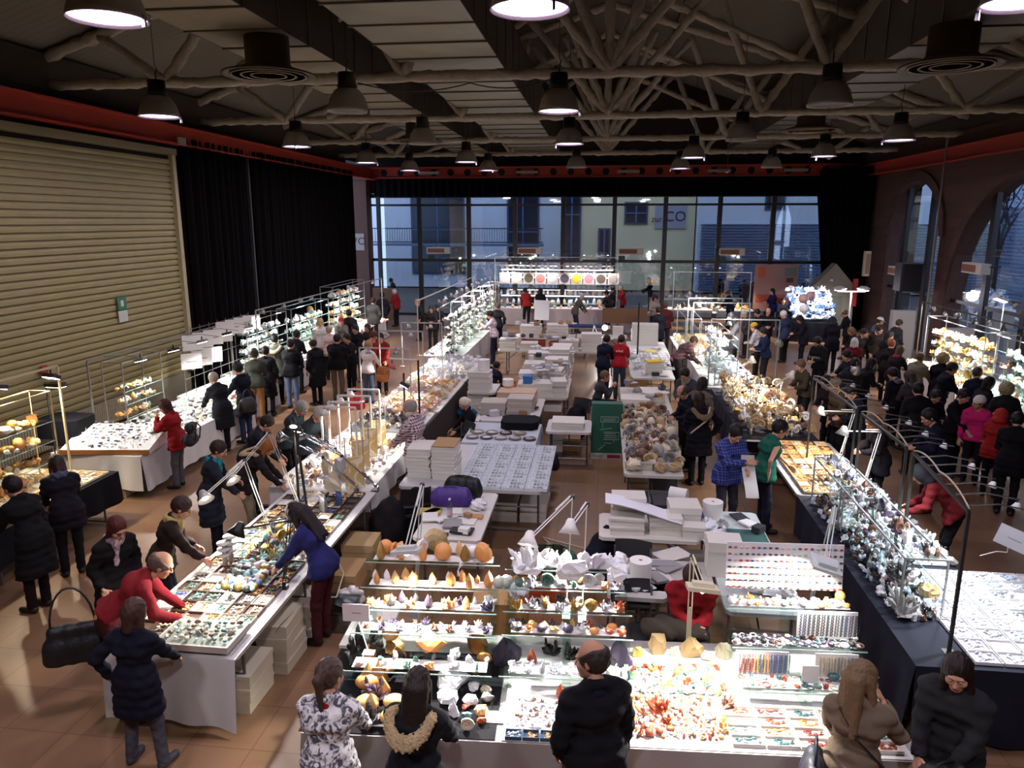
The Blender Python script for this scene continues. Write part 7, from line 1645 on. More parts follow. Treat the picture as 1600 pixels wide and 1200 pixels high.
stack(-1.62, 16.25, 1.03, .2, .25, .16, 1, 'bright blue carton on the long middle table', 'loose cartons', m=mat('#2f6cae', .6)); stack(-1.05, 16.25, .42, .4, .4, .14, 1, 'white box with red label under the long middle table', 'loose cartons')
# T table
folding_table(-3.15, -1.4, 22.0, 22.75, 'folding table across the middle, left half', top='#c9c6be'); folding_table(-1.35, .6, 22.0, 22.75, 'folding table across the middle, right half', top='#c9c6be')
for i, (x, n_, w_) in enumerate([(-2.85, 3, .5), (-2.2, 2, .5), (-1.0, 3, .6), (-.3, 5, .6)]): stack(x, 22.35, .752, w_, .5, .1, n_, f'white box on the cross table, {ORD[i]} pile from the left', 'white boxes on the cross table')
folding_table(-2.95, -.9, 24.7, 25.5, 'second cross table with papers'); stack(-2.4, 25.0, .752, .7, .6, .12, 3, 'white carton pile on the second cross table', 'second cross table boxes'); stack(-1.5, 25.0, .752, .7, .6, .1, 4, 'grey white carton on the second cross table, right pile', 'second cross table boxes'); stack(-2.3, 24.75, .42, .8, .4, .2, 1, 'red carton under the second cross table', 'red cartons', m=mat('#8a2c24', .7)); stack(-1.4, 24.75, .42, .7, .4, .18, 1, 'red carton under the second cross table, right one', 'red cartons', m=mat('#93402c', .7))
folding_table(-.85, .85, 24.9, 25.6, 'dark blue covered table with a small bright lamp'); tag(MB().box(-.7, .7, -.35, .3, 0, .04).build('blue_cloth', mat('#1c2a63', .8), None, (-.6, 27.5, .76)), 'dark blue cloth behind the tripod', 'cloth'); folding_table(-1.4, .3, 27.2, 27.9, 'table under the dark blue cloth')
clip_lamp((.1, 25.2, 1.05), (.1, 24.2, .9), 'small round lamp shining towards the camera beside the tripod', 25, size=1.6)
stack(.55, 25.2, .752, .35, .2, .35, 1, 'white paper bag behind the small bright lamp', 'paper bags', lid=False)
t = thing('tripod', 'silver tripod standing in the middle floor', 'tripod', (-.25, 23.6, 0)); M_ = MB()
for a in (0, 2.1, 4.2): M_.tube([(0, 0, 1.35), (.5 * math.cos(a), .5 * math.sin(a), .01)], [.025, .015], 8)
M_.build('leg', alu, t); MB().tube([(0, 0, 1.3), (0, 0, 1.6)], .03).build('column', mat('#77787a', .4), t)
# white display board held
tag(MB().box(-.3, .3, 0, .02, 0, .75).build('white_board', mat('#dcdcdc', .5), None, (-2.3, 28.0, .9), rot=(-.1, 0, -.3)), 'white board leaning beside the crouching shopper in the middle', 'board')
# fossil table
folding_table(.4, 1.32, 11.05, 13.0, 'fossil table near end, boxes of large stones', top='#c3bfb4'); folding_table(.4, 1.4, 13.05, 15.0, 'fossil table middle part', top='#c3bfb4'); folding_table(.45, 1.5, 15.05, 17.3, 'fossil table far end with white trays', top='#c3bfb4')
cr = mat('#bdb8ac', .6)
for j in range(6):
 for i in range(2): crate(.64 + i * .46 + j * .015, 11.55 + j * .58, .752, .43, .5, .13, f'white open crate of fossils, row {j + 1} from the near end, {["left", "right"][i]}', cr, group='crates on the fossil table')
field(['rough0', 'ammonite', 'geode0', 'rough3', 'coral0'], ['sandy', 'cream', 'grey', 'brown'], .45, 1.3, 11.35, 14.9, .79, 5, 17, .2, 'in the crates of the fossil table', 'fossils in the crates')
for (px, py, w_, c, lab) in [(990, 735, 30, 'cream', 'large cream fossil at the near left corner of the fossil table'), (1030, 737, 24, 'sandy', 'flat sandy stone at the near edge of the fossil table'), (1055, 737, 24, 'sandy', 'flat sandy stone at the near right corner of the fossil table'), (1035, 715, 34, 'cream', 'tall cream fossil block in the second row')]: pix('rough%d' % (px % 5), c, px, py, .755, w_, lab)
stack(.75, 15.6, .752, .6, .5, .05, 3, 'flat white tray on the far fossil table, left', 'flat trays of the far fossil table'); stack(1.15, 16.2, .752, .5, .6, .06, 3, 'flat white tray on the far fossil table, right', 'flat trays of the far fossil table')
item('rough1', 'red', (.85, 15.2, .78), .14, 'small red piece on the far fossil table')
for i in range(2): crate(.62 + i * .45, 11.3, 0, .4, .5, .3, f'grey plastic tub under the near end of the fossil table, {["left", "right"][i]}', mat('#7d7f86', .6))
stack(1.1, 12.2, 0, .45, .45, .25, 2, 'dark striped carton under the fossil table', 'loose cartons', m=mat('#39363a', .7))
# yellow paper table
folding_table(.75, 1.85, 18.4, 21.3, 'table with yellow papers in front of the red vest', top='#c9c8c2'); folding_table(.8, 2.0, 21.4, 24.2, 'far half of the yellow paper table', top='#c9c8c2')
stack(1.35, 19.0, .752, .45, .4, .07, 4, 'white box under the yellow pad', 'boxes on the yellow paper table'); tag(MB().box(-.2, .2, -.16, .16, 0, .03).build('yellow_pad', mat('#dcbc3c', .7), None, (1.35, 19.0, 1.06), rot=(0, 0, .3)), 'yellow pad on the box pile beside the checked man', 'pad'); tag(MB().box(-.22, .22, -.15, .15, 0, .02).build('yellow_envelope', mat('#d8c046', .7), None, (1.4, 22.2, .77), rot=(0, 0, .1)), 'yellow envelope lying farther back on the paper table', 'envelope')
trays(.85, 1.95, 19.5, 22.0, .755, 4, 6, ['white', 'grey', 'silver'], 'trays on the yellow paper table', 'on the yellow paper table', tray_='#d5d4d0')
stack(.95, 18.6, 0, .4, .4, .35, 2, 'brown carton below the red vest', 'loose cartons', m=mat('#8d6a44', .8))
stack(1.35, 23.6, .752, .8, .6, .09, 7, 'grey carton in the tall pile beyond the yellow envelope', 'tall far pile', m=mat('#b5b2ac', .7))
# green roll-up box
t = thing('green_banner_box', 'tall green box printed with white squiggly lettering', 'banner', (.14, 14.2, 0), .04)
MB().box(-.3, .3, -.12, .12, .12, 1.12).build('box_body', mat('#1d5a45', .6), t); MB().box(-.3, .3, -.125, .125, 0, .12).build('white_base', mat('#b7b4ae', .6), t); MB().box(.02, .28, -.13, -.125, .02, .09).build('red_label', mat('#7c2630', .6), t); MB().box(-.28, -.06, -.13, -.125, .03, .09).build('grey_label', mat('#8d9a8e', .6), t)
M_ = MB()
for (x0, z0, x1, z1) in ((-.12, .86, .22, .86), (-.12, .76, .22, .76), (-.12, .76, -.12, .86), (.22, .76, .22, .86), (-.08, .82, .18, .82), (-.08, .79, .16, .79), (-.08, .76, -.08, .64), (-.14, .6, .1, .63), (-.06, .55, .24, .55), (-.06, .4, .24, .4), (.24, .4, .24, .55), (-.04, .52, .18, .52), (-.04, .48, .2, .48), (-.04, .44, .2, .44), (.14, .4, .14, .34), (-.04, .34, .1, .32), (-.16, .18, -.02, .3)):
 M_.bar((x0, -.123, z0), (x1, -.123, z1), .008)
M_.build('white_lettering', mat('#9fb8a8', .7), t)
# floor clutter
for (x, y, lab, c, w_) in [(-2.75, 10.0, 'black coat heap on the floor by the folding table', '#131316', .5), (.05, 8.9, 'dark coat hanging at the left end of the white folding table', '#191a26', .35), (-.55, 15.4, 'black coat over a chair behind the seated man', '#15141b', .4), (-3.0, 9.6, 'black bag heap among cables by the gem table', '#1a181a', .4)]:
 t = thing('coat', lab, 'coat', (x, y, 0)); blobmesh(lambda P: smin(smin(ell(P, (0, 0, .3), (w_ * .6, w_ * .5, .3)), ell(P, (.1, .05, .5), (w_ * .4, w_ * .35, .25)), .15), ell(P, (-.1, 0, .1), (w_ * .7, w_ * .6, .12)), .1) + .02 * np.sin(P[:, 0] * 22) * np.sin(P[:, 1] * 19 + P[:, 2] * 12), (-.7, -.7, -.02), (.7, .7, .95), .035, 'cloth_body', cloth(c), t)
chair(-.5, 15.2, 2.6, 'dark chair with a coat behind the green banner box'); chair(-2.7, 9.95, .5, 'dark chair buried in coats by the gem table'); chair(-2.65, 13.1, 2.2, 'chair of the white-haired seller'); chair(.2, 14.9, -1.3, 'chair of the clapping seller'); chair(.4, 8.0, 3.0, 'empty black chair before the white folding table')
cable([(-.2, 9.2, .02), (-.8, 10.2, .02), (.2, 9.7, .02), (.5, 10.3, .02)], 'thin pale cable on the floor by the tray table', m=mat('#b9b09a', .6), r=.008); cable([(2.5, 5.9, .02), (2.62, 5.75, .02), (2.75, 5.85, .02), (2.68, 6.0, .03), (2.52, 6.0, .03), (2.5, 5.85, .04), (2.66, 5.72, .04), (2.78, 5.95, .02), (2.6, 6.3, .02), (2.7, 6.9, .02)], 'white cable loop between the front stall and the right row', m=mat('#c9c6be', .6), r=.012); cable([(-3.2, 8.0, .74), (-3.05, 8.0, .4), (-3.0, 7.6, .3), (-3.18, 7.2, .5), (-3.18, 6.4, .6)], 'cream cable hanging off the gem table', m=mat('#c9c2a8', .6), r=.008); cable([(-3.1, 10.9, .02), (-2.8, 10.4, .02), (-3.0, 10.0, .02), (-2.6, 9.9, .02), (-2.9, 9.5, .02)], 'tangle of dark cable on the floor by the statuette table', r=.012)
# loose paper, bags and small packing on the storage tables
for nm, x0, x1, y0, y1, z, n in (('table with cloths behind the plates', -2.4, -1.3, 13.95, 15.0, .79, 14), ('long middle table piles', -1.85, -.8, 16.1, 20.4, 1.28, 26), ('cross table', -3.0, .5, 22.1, 22.7, 1.1, 16), ('second cross table', -2.9, -1.0, 24.8, 25.4, 1.15, 10), ('yellow paper table', .85, 1.8, 18.5, 23.0, .79, 18), ('far fossil table', .5, 1.4, 15.2, 17.2, .93, 12), ('right-angled table', 1.38, 2.05, 7.1, 9.6, .77, 10), ('folding table with the purple bag', -2.2, -1.5, 8.4, 9.3, .775, 6), ('low table behind the red sweater', .25, 1.2, 7.4, 8.0, .77, 10)):
 for i in range(n):
  x, y = R.uniform(x0, x1), R.uniform(y0, y1); c = R.choice([('white', '#d9d7d2'), ('grey', '#8d8c8c'), ('brown', '#9a7a54'), ('dark', '#2c2b30'), ('pale', '#c4c8cc')]); k = R.random()
  if k < .5:
   w2, d2 = R.uniform(.07, .16), R.uniform(.06, .12); o = MB().box(-w2, w2, -d2, d2, 0, R.uniform(.004, .03)).build('paper_sheaf', mat(c[1], .75), None, (x, y, z), rot=(0, 0, R.uniform(0, 3)))
   tag(o, f'{c[0]} sheaf of paper on the {nm}', 'paper', f'{c[0]} papers, {nm}')
  elif k < .8:
   w2, h2 = R.uniform(.05, .1), R.uniform(.04, .12); o = MB().box(-w2, w2, -w2 * .7, w2 * .7, 0, h2, ch=.006).build('small_box', mat(c[1], .7), None, (x, y, z), rot=(0, 0, R.uniform(0, 3)))
   tag(o, f'small {c[0]} box on the {nm}', 'box', f'small {c[0]} boxes, {nm}')
  else: plastic_bag(x, y, z, f'crumpled wrapping on the {nm}', R.uniform(.12, .25), c[1], i)['group'] = 'wrappings, ' + nm
# ================================================================== PEOPLE (photo pixel of the top of the head, height, facing: 0 away, 90 left, 180 towards us, -90 right)
BK, DK, NV = '#121216', '#1c1a1e', '#161b2e'
P = person
# --- front row
P(517, 1028, 1.62, 0, 'woman with a ponytail in a black and white printed sweater at the front table', ('pony', '#3f2e24'), arms='ht', lean=6, nod=12, turn=-18, hem=.82, topm=blotch_mat('#dedad8', '#4a4a58', 13, .52, .06, dist=2.5, bump=.4), collar='#8c1f24', legs='#15151c', tail='#7fc98a', bulk=1.12, wide=1.03)
P(655, 1042, 1.62, -8, 'woman with long dark hair in a black coat with a fur-trimmed hood', ('long', '#1e130f'), top='#15171e', legs='#14141a', arms='tt', lean=6, nod=14, turn=15, hem=.7, bulk=1.15, fur='#b39a72', wide=1.05)
P(922, 1000, 1.80, 25, 'balding man in a black hooded jacket standing at the front table', ('bald', '#2b211c'), top='#0e0e13', legs='#0f0f14', arms='pd', lean=3, nod=14, turn=42, hem=.72, bulk=1.12, collar='#14162a', skin='#a87a62', wide=1.08)
t4 = P(1352, 1033, 1.66, -20, 'woman with long fair hair in a tan coat holding up a small object', ('long', '#6a543c'), top='#6a5c4c', legs='#1c1a20', arms=((.16, .4, .88, .5), (.16, .3, 1.32, .9)), lean=6, nod=10, turn=-42, hem=.72, bulk=1.06)
t5 = P(1497, 1030, 1.66, 140, 'woman with long dark hair in a shaggy charcoal coat looking down', ('long', '#1b0f0d'), top='#232325', legs='#101014', arms=((.1, .3, 1.0, .7), (.12, .3, .95, .7)), lean=4, nod=16, turn=10, hem=.6, bulk=1.2, wide=1.1)
cable([(t4['shL'][0], t4['shL'][1] - .1, t4['shL'][2] + .03), (t4['back'][0], t4['back'][1] - .03, 1.2), (t4['hipR'][0] + .12, t4['hipR'][1] - .08, .95)], 'thin black purse strap across the tan coat', name='purse_strap', r=.009, cat='strap')
handbag((t4['xy'][0] - .27, t4['xy'][1] - .05, .62), 'dark blue bag at the left hip of the tan coat', '#20242f', .36, .36, 1.3, .15)
handbag((t5['hipR'][0] - .1, t5['hipR'][1] - .38, .72), 'black handbag held open by the shaggy-coated woman', '#0d0d10', .34, .26, .3, .05)
# gem table
P(452, 788, 1.70, 82, 'long-haired woman in a blue sweater and maroon trousers leaning over the gem table', ('long', '#1d1417'), top='#25275c', legs='#451a20', arms='tt', lean=24, nod=24, hem=.86, shoes='#14100e', bulk=1.04)
P(252, 915, 1.54, -4, 'child in a dark blue hooded coat and grey leggings facing the gem table', ('bob', '#3b2419'), top='#12121f', legs='#4b4a52', arms='kt', lean=4, nod=12, hem=.62, bulk=1.15, stance=1.3, child=1, shoes='#3c3c44', xy=(-3.8, 5.12))
P(262, 864, 1.74, -62, 'bald man in a red sweater bending low over the gem table', ('bald', '#5c4a3e'), top='#741a20', legs='#3c1418', arms=((.2, .5, .8, .5), (.16, .5, .84, .5)), lean=52, nod=2, hem=.95, skin='#c48f70', glasses=1, bulk=1.05)
handbag((-4.95, 5.85, .42), 'large dark shoulder bag hanging behind the red-sweatered man', '#1a1c1e', .52, .42, .5, .4)
P(292, 778, 1.66, -68, 'woman with glasses and a yellow scarf in a brown leather jacket', ('short', '#2c1a14'), top='#241814', legs='#15131a', arms='ht', lean=22, nod=18, scarf='#a8955c', glasses=1, hem=.8, bulk=1.1)
P(186, 812, 1.62, -115, 'auburn-haired woman with a pale patterned scarf and black coat', ('bob', '#4a1c16'), top='#151214', legs='#141014', arms='pp', lean=12, nod=22, scarf=blotch_mat('#c9aeb0', '#8a6a74', 20), hem=.6, bulk=1.15, glasses=1)
P(85, 712, 1.68, 48, 'dark-haired shopper in a black hooded coat at the warm-lit table', ('bob', '#2a1a12'), top='#15121a', legs='#131318', arms='tt', lean=24, nod=20, hem=.72, bulk=1.15, scarf='#4a4c5c')
P(12, 745, 1.72, 80, 'dark-coated shopper cut by the left edge of the picture', ('short', '#1a1310'), top='#110f12', legs='#1c1210', arms='td', lean=16, nod=14, hem=.5, bulk=1.15)
P(347, 690, 1.68, -75, 'woman with a teal scarf and grey coat standing by the statuette table', ('short', '#241512'), top='#20222c', legs='#14161e', arms='ht', lean=12, nod=18, scarf='#1d7a86', hem=.5, bulk=1.15)
P(428, 688, 1.64, -70, 'orange-haired woman with a fur-hooded coat bending over the statuette table', ('bob', '#8f5a2a'), top='#231b1c', legs='#8d8268', arms='tt', lean=38, nod=20, fur='#b9a278', hem=.85, bulk=1.08)
P(425, 652, 1.70, -70, 'dark-haired man bending behind the chrome lamps', ('short', '#1e1512'), top='#1c1d22', legs=DK, arms='tt', lean=30, nod=24, hem=.8)
P(478, 630, 1.70, -95, 'grey-haired man in a dark jacket left of two by the statuette table', ('short', '#8d8880'), top='#2c3438', legs=DK, arms='ht', lean=26, nod=28, hem=.8, Y=None)
P(505, 640, 1.70, -110, 'grey-haired man in a slate jacket right of two by the statuette table', ('short', '#a39d92'), top='#2b353a', legs=DK, arms='hh', lean=26, nod=30, hem=.8)
P(634, 625, 1.85, 75, 'white-bearded seller in a checked shirt and jeans', ('bald', '#8f8a84'), legs='#3a4a60', arms=((.05, .36, 1.0, .8), (.1, .36, .97, .8)), lean=2, nod=26, hem=.9, topm=lines_mat('#d8ccd0', '#56202e', 2, .045, .5, second=0), beard='#d8d4cc', bulk=1.08, skin='#c08a6c')
P(722, 622, 1.60, 120, 'white-haired seller in black seated at the plate table', ('bun', '#d8cdb8'), top='#111116', legs=DK, arms='ll', lean=14, nod=12, sit=1, turn=-30)
P(252, 625, 1.62, 95, 'woman in a red jacket with a black backpack at the slanted display', ('bob', '#3c1c14'), top='#86181c', legs='#565458', arms='mh', lean=12, nod=18, hem=.78, bulk=1.1)
backpack((-6.72, 11.05, .95), 'black backpack on the red jacket', '#16161e', -1.4, .42)
# aisle on the left
P(330, 583, 1.68, 60, 'person with a dark coat and shoulder bag at the white stall', ('short', '#8d8478'), top='#131419', legs=BK, arms='tt', lean=18, nod=20, hem=.55, bulk=1.12)
handbag((-7.2, 14.0, .75), 'black handbag at the hip of the dark coat beside the white stall', '#1b1a18', .32, .3, 1.0, .2)
P(368, 567, 1.74, 75, 'dark-haired man in a navy coat and blue jeans at the white stall', ('short', '#120d0c'), top='#10111c', legs='#22304c', arms='tt', lean=10, nod=14, hem=.6, bulk=1.1)
P(397, 545, 1.76, 20, 'man in a grey-green sweater and tan trousers in the left aisle', ('short', '#2a211c'), top='#343830', legs='#8a6038', arms='hh', lean=6, nod=16, hem=.86)
P(415, 541, 1.70, 10, 'man in a long black coat beside the grey-green sweater', ('short', '#0f0d0d'), top='#0e0e12', legs=BK, arms='pp', lean=4, nod=12, hem=.5, bulk=1.1)
P(429, 522, 1.82, 15, 'person in a hooded khaki coat in the left aisle', ('short', '#15110f'), top='#4c4f46', legs=BK, arms='hh', lean=6, nod=14, hem=.7, fur='#8d8a74')
P(455, 530, 1.76, 0, 'man in a black jacket and pale blue jeans seen from behind', ('crop', '#1a1412'), top='#0c0c12', legs='#5a6b8a', arms='hh', lean=5, nod=16, hem=.82, bulk=1.12)
P(465, 516, 1.74, -10, 'dark-haired man behind the black-jacketed one in jeans', ('short', '#16110f'), top='#15151a', legs=BK, arms='hh', lean=6, nod=16, hem=.7)
P(486, 530, 1.72, 60, 'balding man in a long dark coat carrying a red and white bag', ('bald', '#2c2019'), top='#101016', legs=BK, arms='pd', lean=5, nod=24, hem=.5, bulk=1.1, skin='#a87458')
handbag((-5.55, 15.9, .35), 'red and white carrier bag hanging from the balding man\'s hand', '#c0272b', .36, .42, .2, .15, name='carrier_bag')
P(528, 522, 1.78, -5, 'broad man in a big black jacket and grey-brown trousers', ('short', '#15100e'), top='#0d0c11', legs='#5c5248', arms='hh', lean=6, nod=18, hem=.85, bulk=1.28, wide=1.15)
plastic_bag(-5.0, 16.0, .35, 'white plastic bag beside the broad man in black', .4, '#c9c6c0', 31)
P(577, 532, 1.64, -20, 'fair-haired woman in a white shirt with a tan leather backpack', ('short', '#9a7a50'), top='#d8d0cc', legs='#4a5a74', arms='ht', lean=5, nod=12, hem=.86)
backpack((-4.95, 16.05, 1.0), 'tan leather backpack on the white shirt', '#9a5a24', -.35, .38)
P(587, 518, 1.66, -60, 'man in a coral red top at the shell table', ('short', '#4a2c1c'), top='#b84a44', legs=DK, arms='tt', lean=10, nod=20)
for d in [(500, 498, 1.78, 20, 'grey-blond woman in a pale coat at the left stalls', ('bob', '#b09468'), '#cfc8c0', DK), (533, 497, 1.6, 200, 'person with a dark red knitted hat facing the camera', ('beanie', '#8a1c2a'), '#5a5550', DK), (484, 479, 1.64, 30, 'person in a cream hood at the far left stalls', ('hood', '#c9a06c'), '#c8b49a', DK),
    (553, 508, 1.70, 170, 'dark-haired young man facing the camera in the left aisle', ('short', '#15100e'), '#131318', DK), (545, 484, 1.8, 15, 'person with a light scarf, dark hair, far left aisle', ('short', '#120e0e'), '#1c1a1c', DK), (583, 465, 1.84, 5, 'man in a grey shirt seen from behind in the far left aisle', ('short', '#2b1f1a'), '#4c4a4a', '#26262c'),
    (597, 457, 1.8, 20, 'tall man in a dark jacket next to the grey shirt', ('short', '#171312'), '#15151c', '#2c2f3c'), (615, 452, 1.66, 70, 'white-haired person in a red jacket in the far left aisle', ('short', '#cfcfd0'), '#8a2226', DK), (609, 435, 1.7, 90, 'person in dark clothes near the left windows', ('short', '#17120f'), '#141416', DK),
    (650, 468, 1.66, 120, 'person with light brown hair behind the glass racks', ('short', '#8a7258'), '#1f1c1c', DK), (673, 478, 1.62, 180, 'dark-haired person half hidden by the lamp frames, left', ('bob', '#2a1c16'), '#241d20', DK), (684, 477, 1.62, 190, 'dark-haired person half hidden by the lamp frames, right', ('short', '#1d1512'), '#1b1a1e', DK),
    (573, 506, 1.64, 160, 'person in a brown coat among the far left crowd', ('bob', '#3c2a20'), '#3a2c26', DK), (594, 521, 1.7, 190, 'dark-haired person with a red collar beside the coral top', ('short', '#1c1210'), '#8d2a22', DK), (513, 510, 1.6, 30, 'person in a pale pink coat at the curtain-side rack', ('short', '#a98a70'), '#d0b8b0', DK), (540, 522, 1.68, 150, 'dark-haired shopper just behind the broad man', ('short', '#15100e'), '#17161c', DK)]:
 P(*d[:4], d[4], d[5], d[6], d[7], arms=R.choice(['hh', 'tt', 'hp', 'pp']), lean=R.uniform(2, 12), nod=R.uniform(10, 24), hem=R.choice([.85, .7, .8]), bulk=R.uniform(1.0, 1.12))
# centre
P(763, 486, 1.76, 85, 'man in a plaid white shirt and dark jeans by the glass racks', ('short', '#2a1a14'), legs='#1d2438', arms='uh', lean=8, nod=18, hem=.88, topm=lines_mat('#d8c9cc', '#8a6a84', 2, .1, .2, second=0))
P(779, 473, 1.76, -15, 'person in a black T-shirt with a cap behind the plaid shirt', ('crop', '#5a5048'), '#18181a', BK, arms='kk', lean=4, nod=8, hem=.86)
P(774, 437, 1.76, 10, 'man in a brown jacket facing the central back stall', ('short', '#1a1210'), '#453628', DK, arms='hh', lean=4, nod=12, hem=.8)
P(833, 436, 1.76, -60, 'dark-haired man in a dark red top at the central back stall', ('short', '#15100f'), '#341418', DK, arms='hh', lean=4, nod=10, hem=.8)
P(820, 450, 1.8, 20, 'person in a red T-shirt bending at the middle tables', ('short', '#15120f'), '#8c2420', DK, arms='ld', lean=26, nod=14, hem=.9)
P(845, 450, 1.72, -10, 'person in a long black coat at the central back stall', ('bob', '#15100f'), '#101014', BK, arms='hh', lean=5, nod=12, hem=.6, bulk=1.15)
P(878, 436, 1.76, 0, 'man all in black alone before the central back stall', ('short', '#14100f'), '#0e0e14', BK, arms='hh', lean=2, nod=12, hem=.7, bulk=1.1)
P(912, 462, 1.66, -60, 'grey-haired person bending over the middle tables by the tripod', ('short', '#a79d92'), '#59524c', '#2c2f38', arms='tt', lean=28, nod=22, hem=.8)
P(946, 455, 1.7, 130, 'dark person counting goods right of the central back stall', ('short', '#1c1411'), '#2a2426', DK, arms='hh', lean=10, nod=24)
P(956, 447, 1.72, 60, 'man in a black coat right of the central back stall', ('short', '#171210'), '#121216', BK, arms='hh', lean=4, nod=10, hem=.7)
P(968, 446, 1.68, 100, 'grey-haired person in a red anorak with a black bag', ('short', '#9a9088'), '#8c1f22', BK, arms='hh', lean=8, nod=22, hem=.75, bulk=1.1)
P(1013, 434, 1.78, 90, 'slim man in a dark blue suit near the small back table', ('short', '#120e10'), '#141828', '#121520', arms='th', lean=4, nod=12)
P(1024, 462, 1.66, 190, 'curly-haired woman in a pale top near the slim man', ('curly', '#2c1c14'), '#8d8278', DK, arms='hh', lean=4, nod=10)
P(1040, 472, 1.80, 0, 'man in a dark red T-shirt seen from behind', ('crop', '#3a2820'), '#3c1418', '#23262c', arms='dd', lean=2, nod=6, hem=.84, sleeve=.05, bulk=1.1, wide=1.08, skin='#b98468')
P(1028, 480, 1.7, 20, 'person in a dark coat at the left of the dark red T-shirt', ('short', '#1c1412'), '#141622', BK, arms='dd', lean=5, nod=14, hem=.6)
P(950, 524, 1.72, -25, 'person in a dark blue sweater beside the red vest', ('short', '#1c1411'), '#15192c', '#262a36', arms='hh', lean=14, nod=22, hem=.85)
v = P(972, 524, 1.72, -12, 'seller in a red vest with white lettering on the back', ('short', '#2c1a14'), '#a01c22', '#3c465c', arms='kt', lean=12, nod=20, hem=.88, sleeve=.02, skin='#c08f74')
o = text('arbol', .09, (0, 0, 0), (0, 0, 0), mat('#e6dcd8', .7), None, 'vest_lettering'); o.location = (v['back'][0] + .0, v['back'][1] - .06, 1.32); o.rotation_euler = (math.pi / 2 - .2, 0, -.2); tag(o, 'white lettering on the red vest', 'lettering')
P(948, 580, 1.66, -85, 'seated seller with grey-brown hair clapping hands, grey jacket', ('short', '#6b5236'), '#3a3a3e', '#23232a', arms=((.03, .36, 1.0, .2), (.03, .36, 1.02, .2)), lean=16, nod=6, sit=1, hem=.9, bulk=1.08)
P(778, 566, 1.6, -20, 'crouching seller in a black jacket with an orange lining', ('short', '#17120f'), '#1b1c28', DK, arms='ll', lean=34, nod=20, sit=1, hem=.9, bulk=1.1)
tag(plastic_bag(-2.15, 17.1, .3, 'x', .75, '#b8641c', 44), 'orange jacket lying beside the crouching seller', 'jacket')
P(757, 562, 1.55, 170, 'dark figure seated behind the round white tin', ('short', '#120e0e'), '#121216', BK, arms='ll', lean=20, nod=20, sit=1)
P(1089, 527, 1.82, -72, 'man in a brown checked shirt leaning over the jewellery', ('crop', '#4a342a'), legs='#1f2024', arms='tt', lean=46, nod=14, hem=.93, topm=lines_mat('#6c4a4c', '#3a2830', 2, .09, .4, second=0), bulk=1.12, wide=1.08, skin='#b98468')
P(1068, 578, 1.74, 150, 'dark-haired man in a grey hooded sweater at the corals', ('short', '#1c1411'), '#3c3c42', DK, arms='hh', lean=16, nod=28, hem=.8, scarf='#8d8a86')
P(1060, 605, 1.7, 110, 'bald man in a navy jacket looking down at the fossils', ('bald', '#4a3c34'), '#131624', BK, arms='hh', lean=14, nod=34, hem=.75, bulk=1.12, skin='#b98a70')
P(1100, 590, 1.76, -30, 'dark-haired person in a long grey-beige coat', ('bob', '#18100e'), '#5c564c', BK, arms='hd', lean=6, nod=22, hem=.5, bulk=1.08)
a = P(1092, 612, 1.70, 15, 'woman with brown hair and a fur-hooded black coat, white bag strap', ('bob', '#2c1712'), '#101016', BK, arms='hk', lean=5, nod=12, hem=.6, fur='#7a6448', bulk=1.18, wide=1.05)
cable([(a['shR'][0], a['shR'][1] - .12, 1.45), (a['back'][0] + .05, a['back'][1] - .1, 1.25), (a['shL'][0] - .0, a['shL'][1] - .15, 1.0)], 'white bag strap across the fur-hooded black coat', name='bag_strap', r=.016, m=mat('#b9ad98', .6), cat='strap')
b = P(1155, 668, 1.78, -155, 'seller in a blue checked shirt tearing paper from a roll', ('short', '#1c1411'), legs='#2a2c38', arms=((.06, .36, 1.12, .8), (.0, .4, 1.25, .7)), lean=6, nod=32, turn=0, hem=.82, topm=lines_mat('#232e70', '#6d7ab4', 0, .04, .2, second=2), bulk=1.14, wide=1.05, skin='#c69476')
o = thing('paper_towel', 'white sheet of paper hanging from the blue-shirted seller\'s hands', 'paper', b['handR']); vv, ff = grid_mesh(4, 10, lambda u, w_: (-.09 + .18 * u + .1 * w_, .05 * math.sin(w_ * 5) - .02, .12 - .62 * w_)); nn = len(vv)
MB().add(vv + [(a_, b_ + .004, c_) for a_, b_, c_ in vv], ff + [tuple(i + nn for i in q)[::-1] for q in ff]).build('sheet', mat('#e4e2de', .7), o, smooth=True)
P(1226, 658, 1.78, -82, 'seller in a green T-shirt leaning on the warm-lit table', ('short', '#15100f'), '#1b5848', '#1a1b2c', arms='tk', lean=14, nod=18, hem=.84, sleeve=.0, bulk=1.2, skin='#c48f74', wide=1.12)
# red sweater seated in front
s = P(1082, 893, 1.68, 172, 'seated seller in a red sweater behind the front stall, arms crossed on the lap', ('short', '#2c1712'), '#86191f', '#2c2420', arms=((.0, .32, .78, .7), (-.05, .32, .8, .7)), lean=10, nod=30, sit=1, hem=.9, turn=10, skin='#c9967c', bulk=1.12, wide=1.18)
t = thing('folded_coat', 'brown grey coat lying on the lap of the red sweater', 'coat', (s['lap'][0] - .1, s['lap'][1] - .1, s['lap'][2])); blobmesh(lambda P_: smin(ell(P_, (0, 0, .05), (.28, .2, .08)), ell(P_, (-.2, .05, 0), (.18, .15, .1)), .08) + .012 * np.sin(P_[:, 0] * 30 + P_[:, 1] * 20), (-.6, -.4, -.2), (.5, .4, .3), .025, 'cloth_body', cloth('#3c342c'), t)
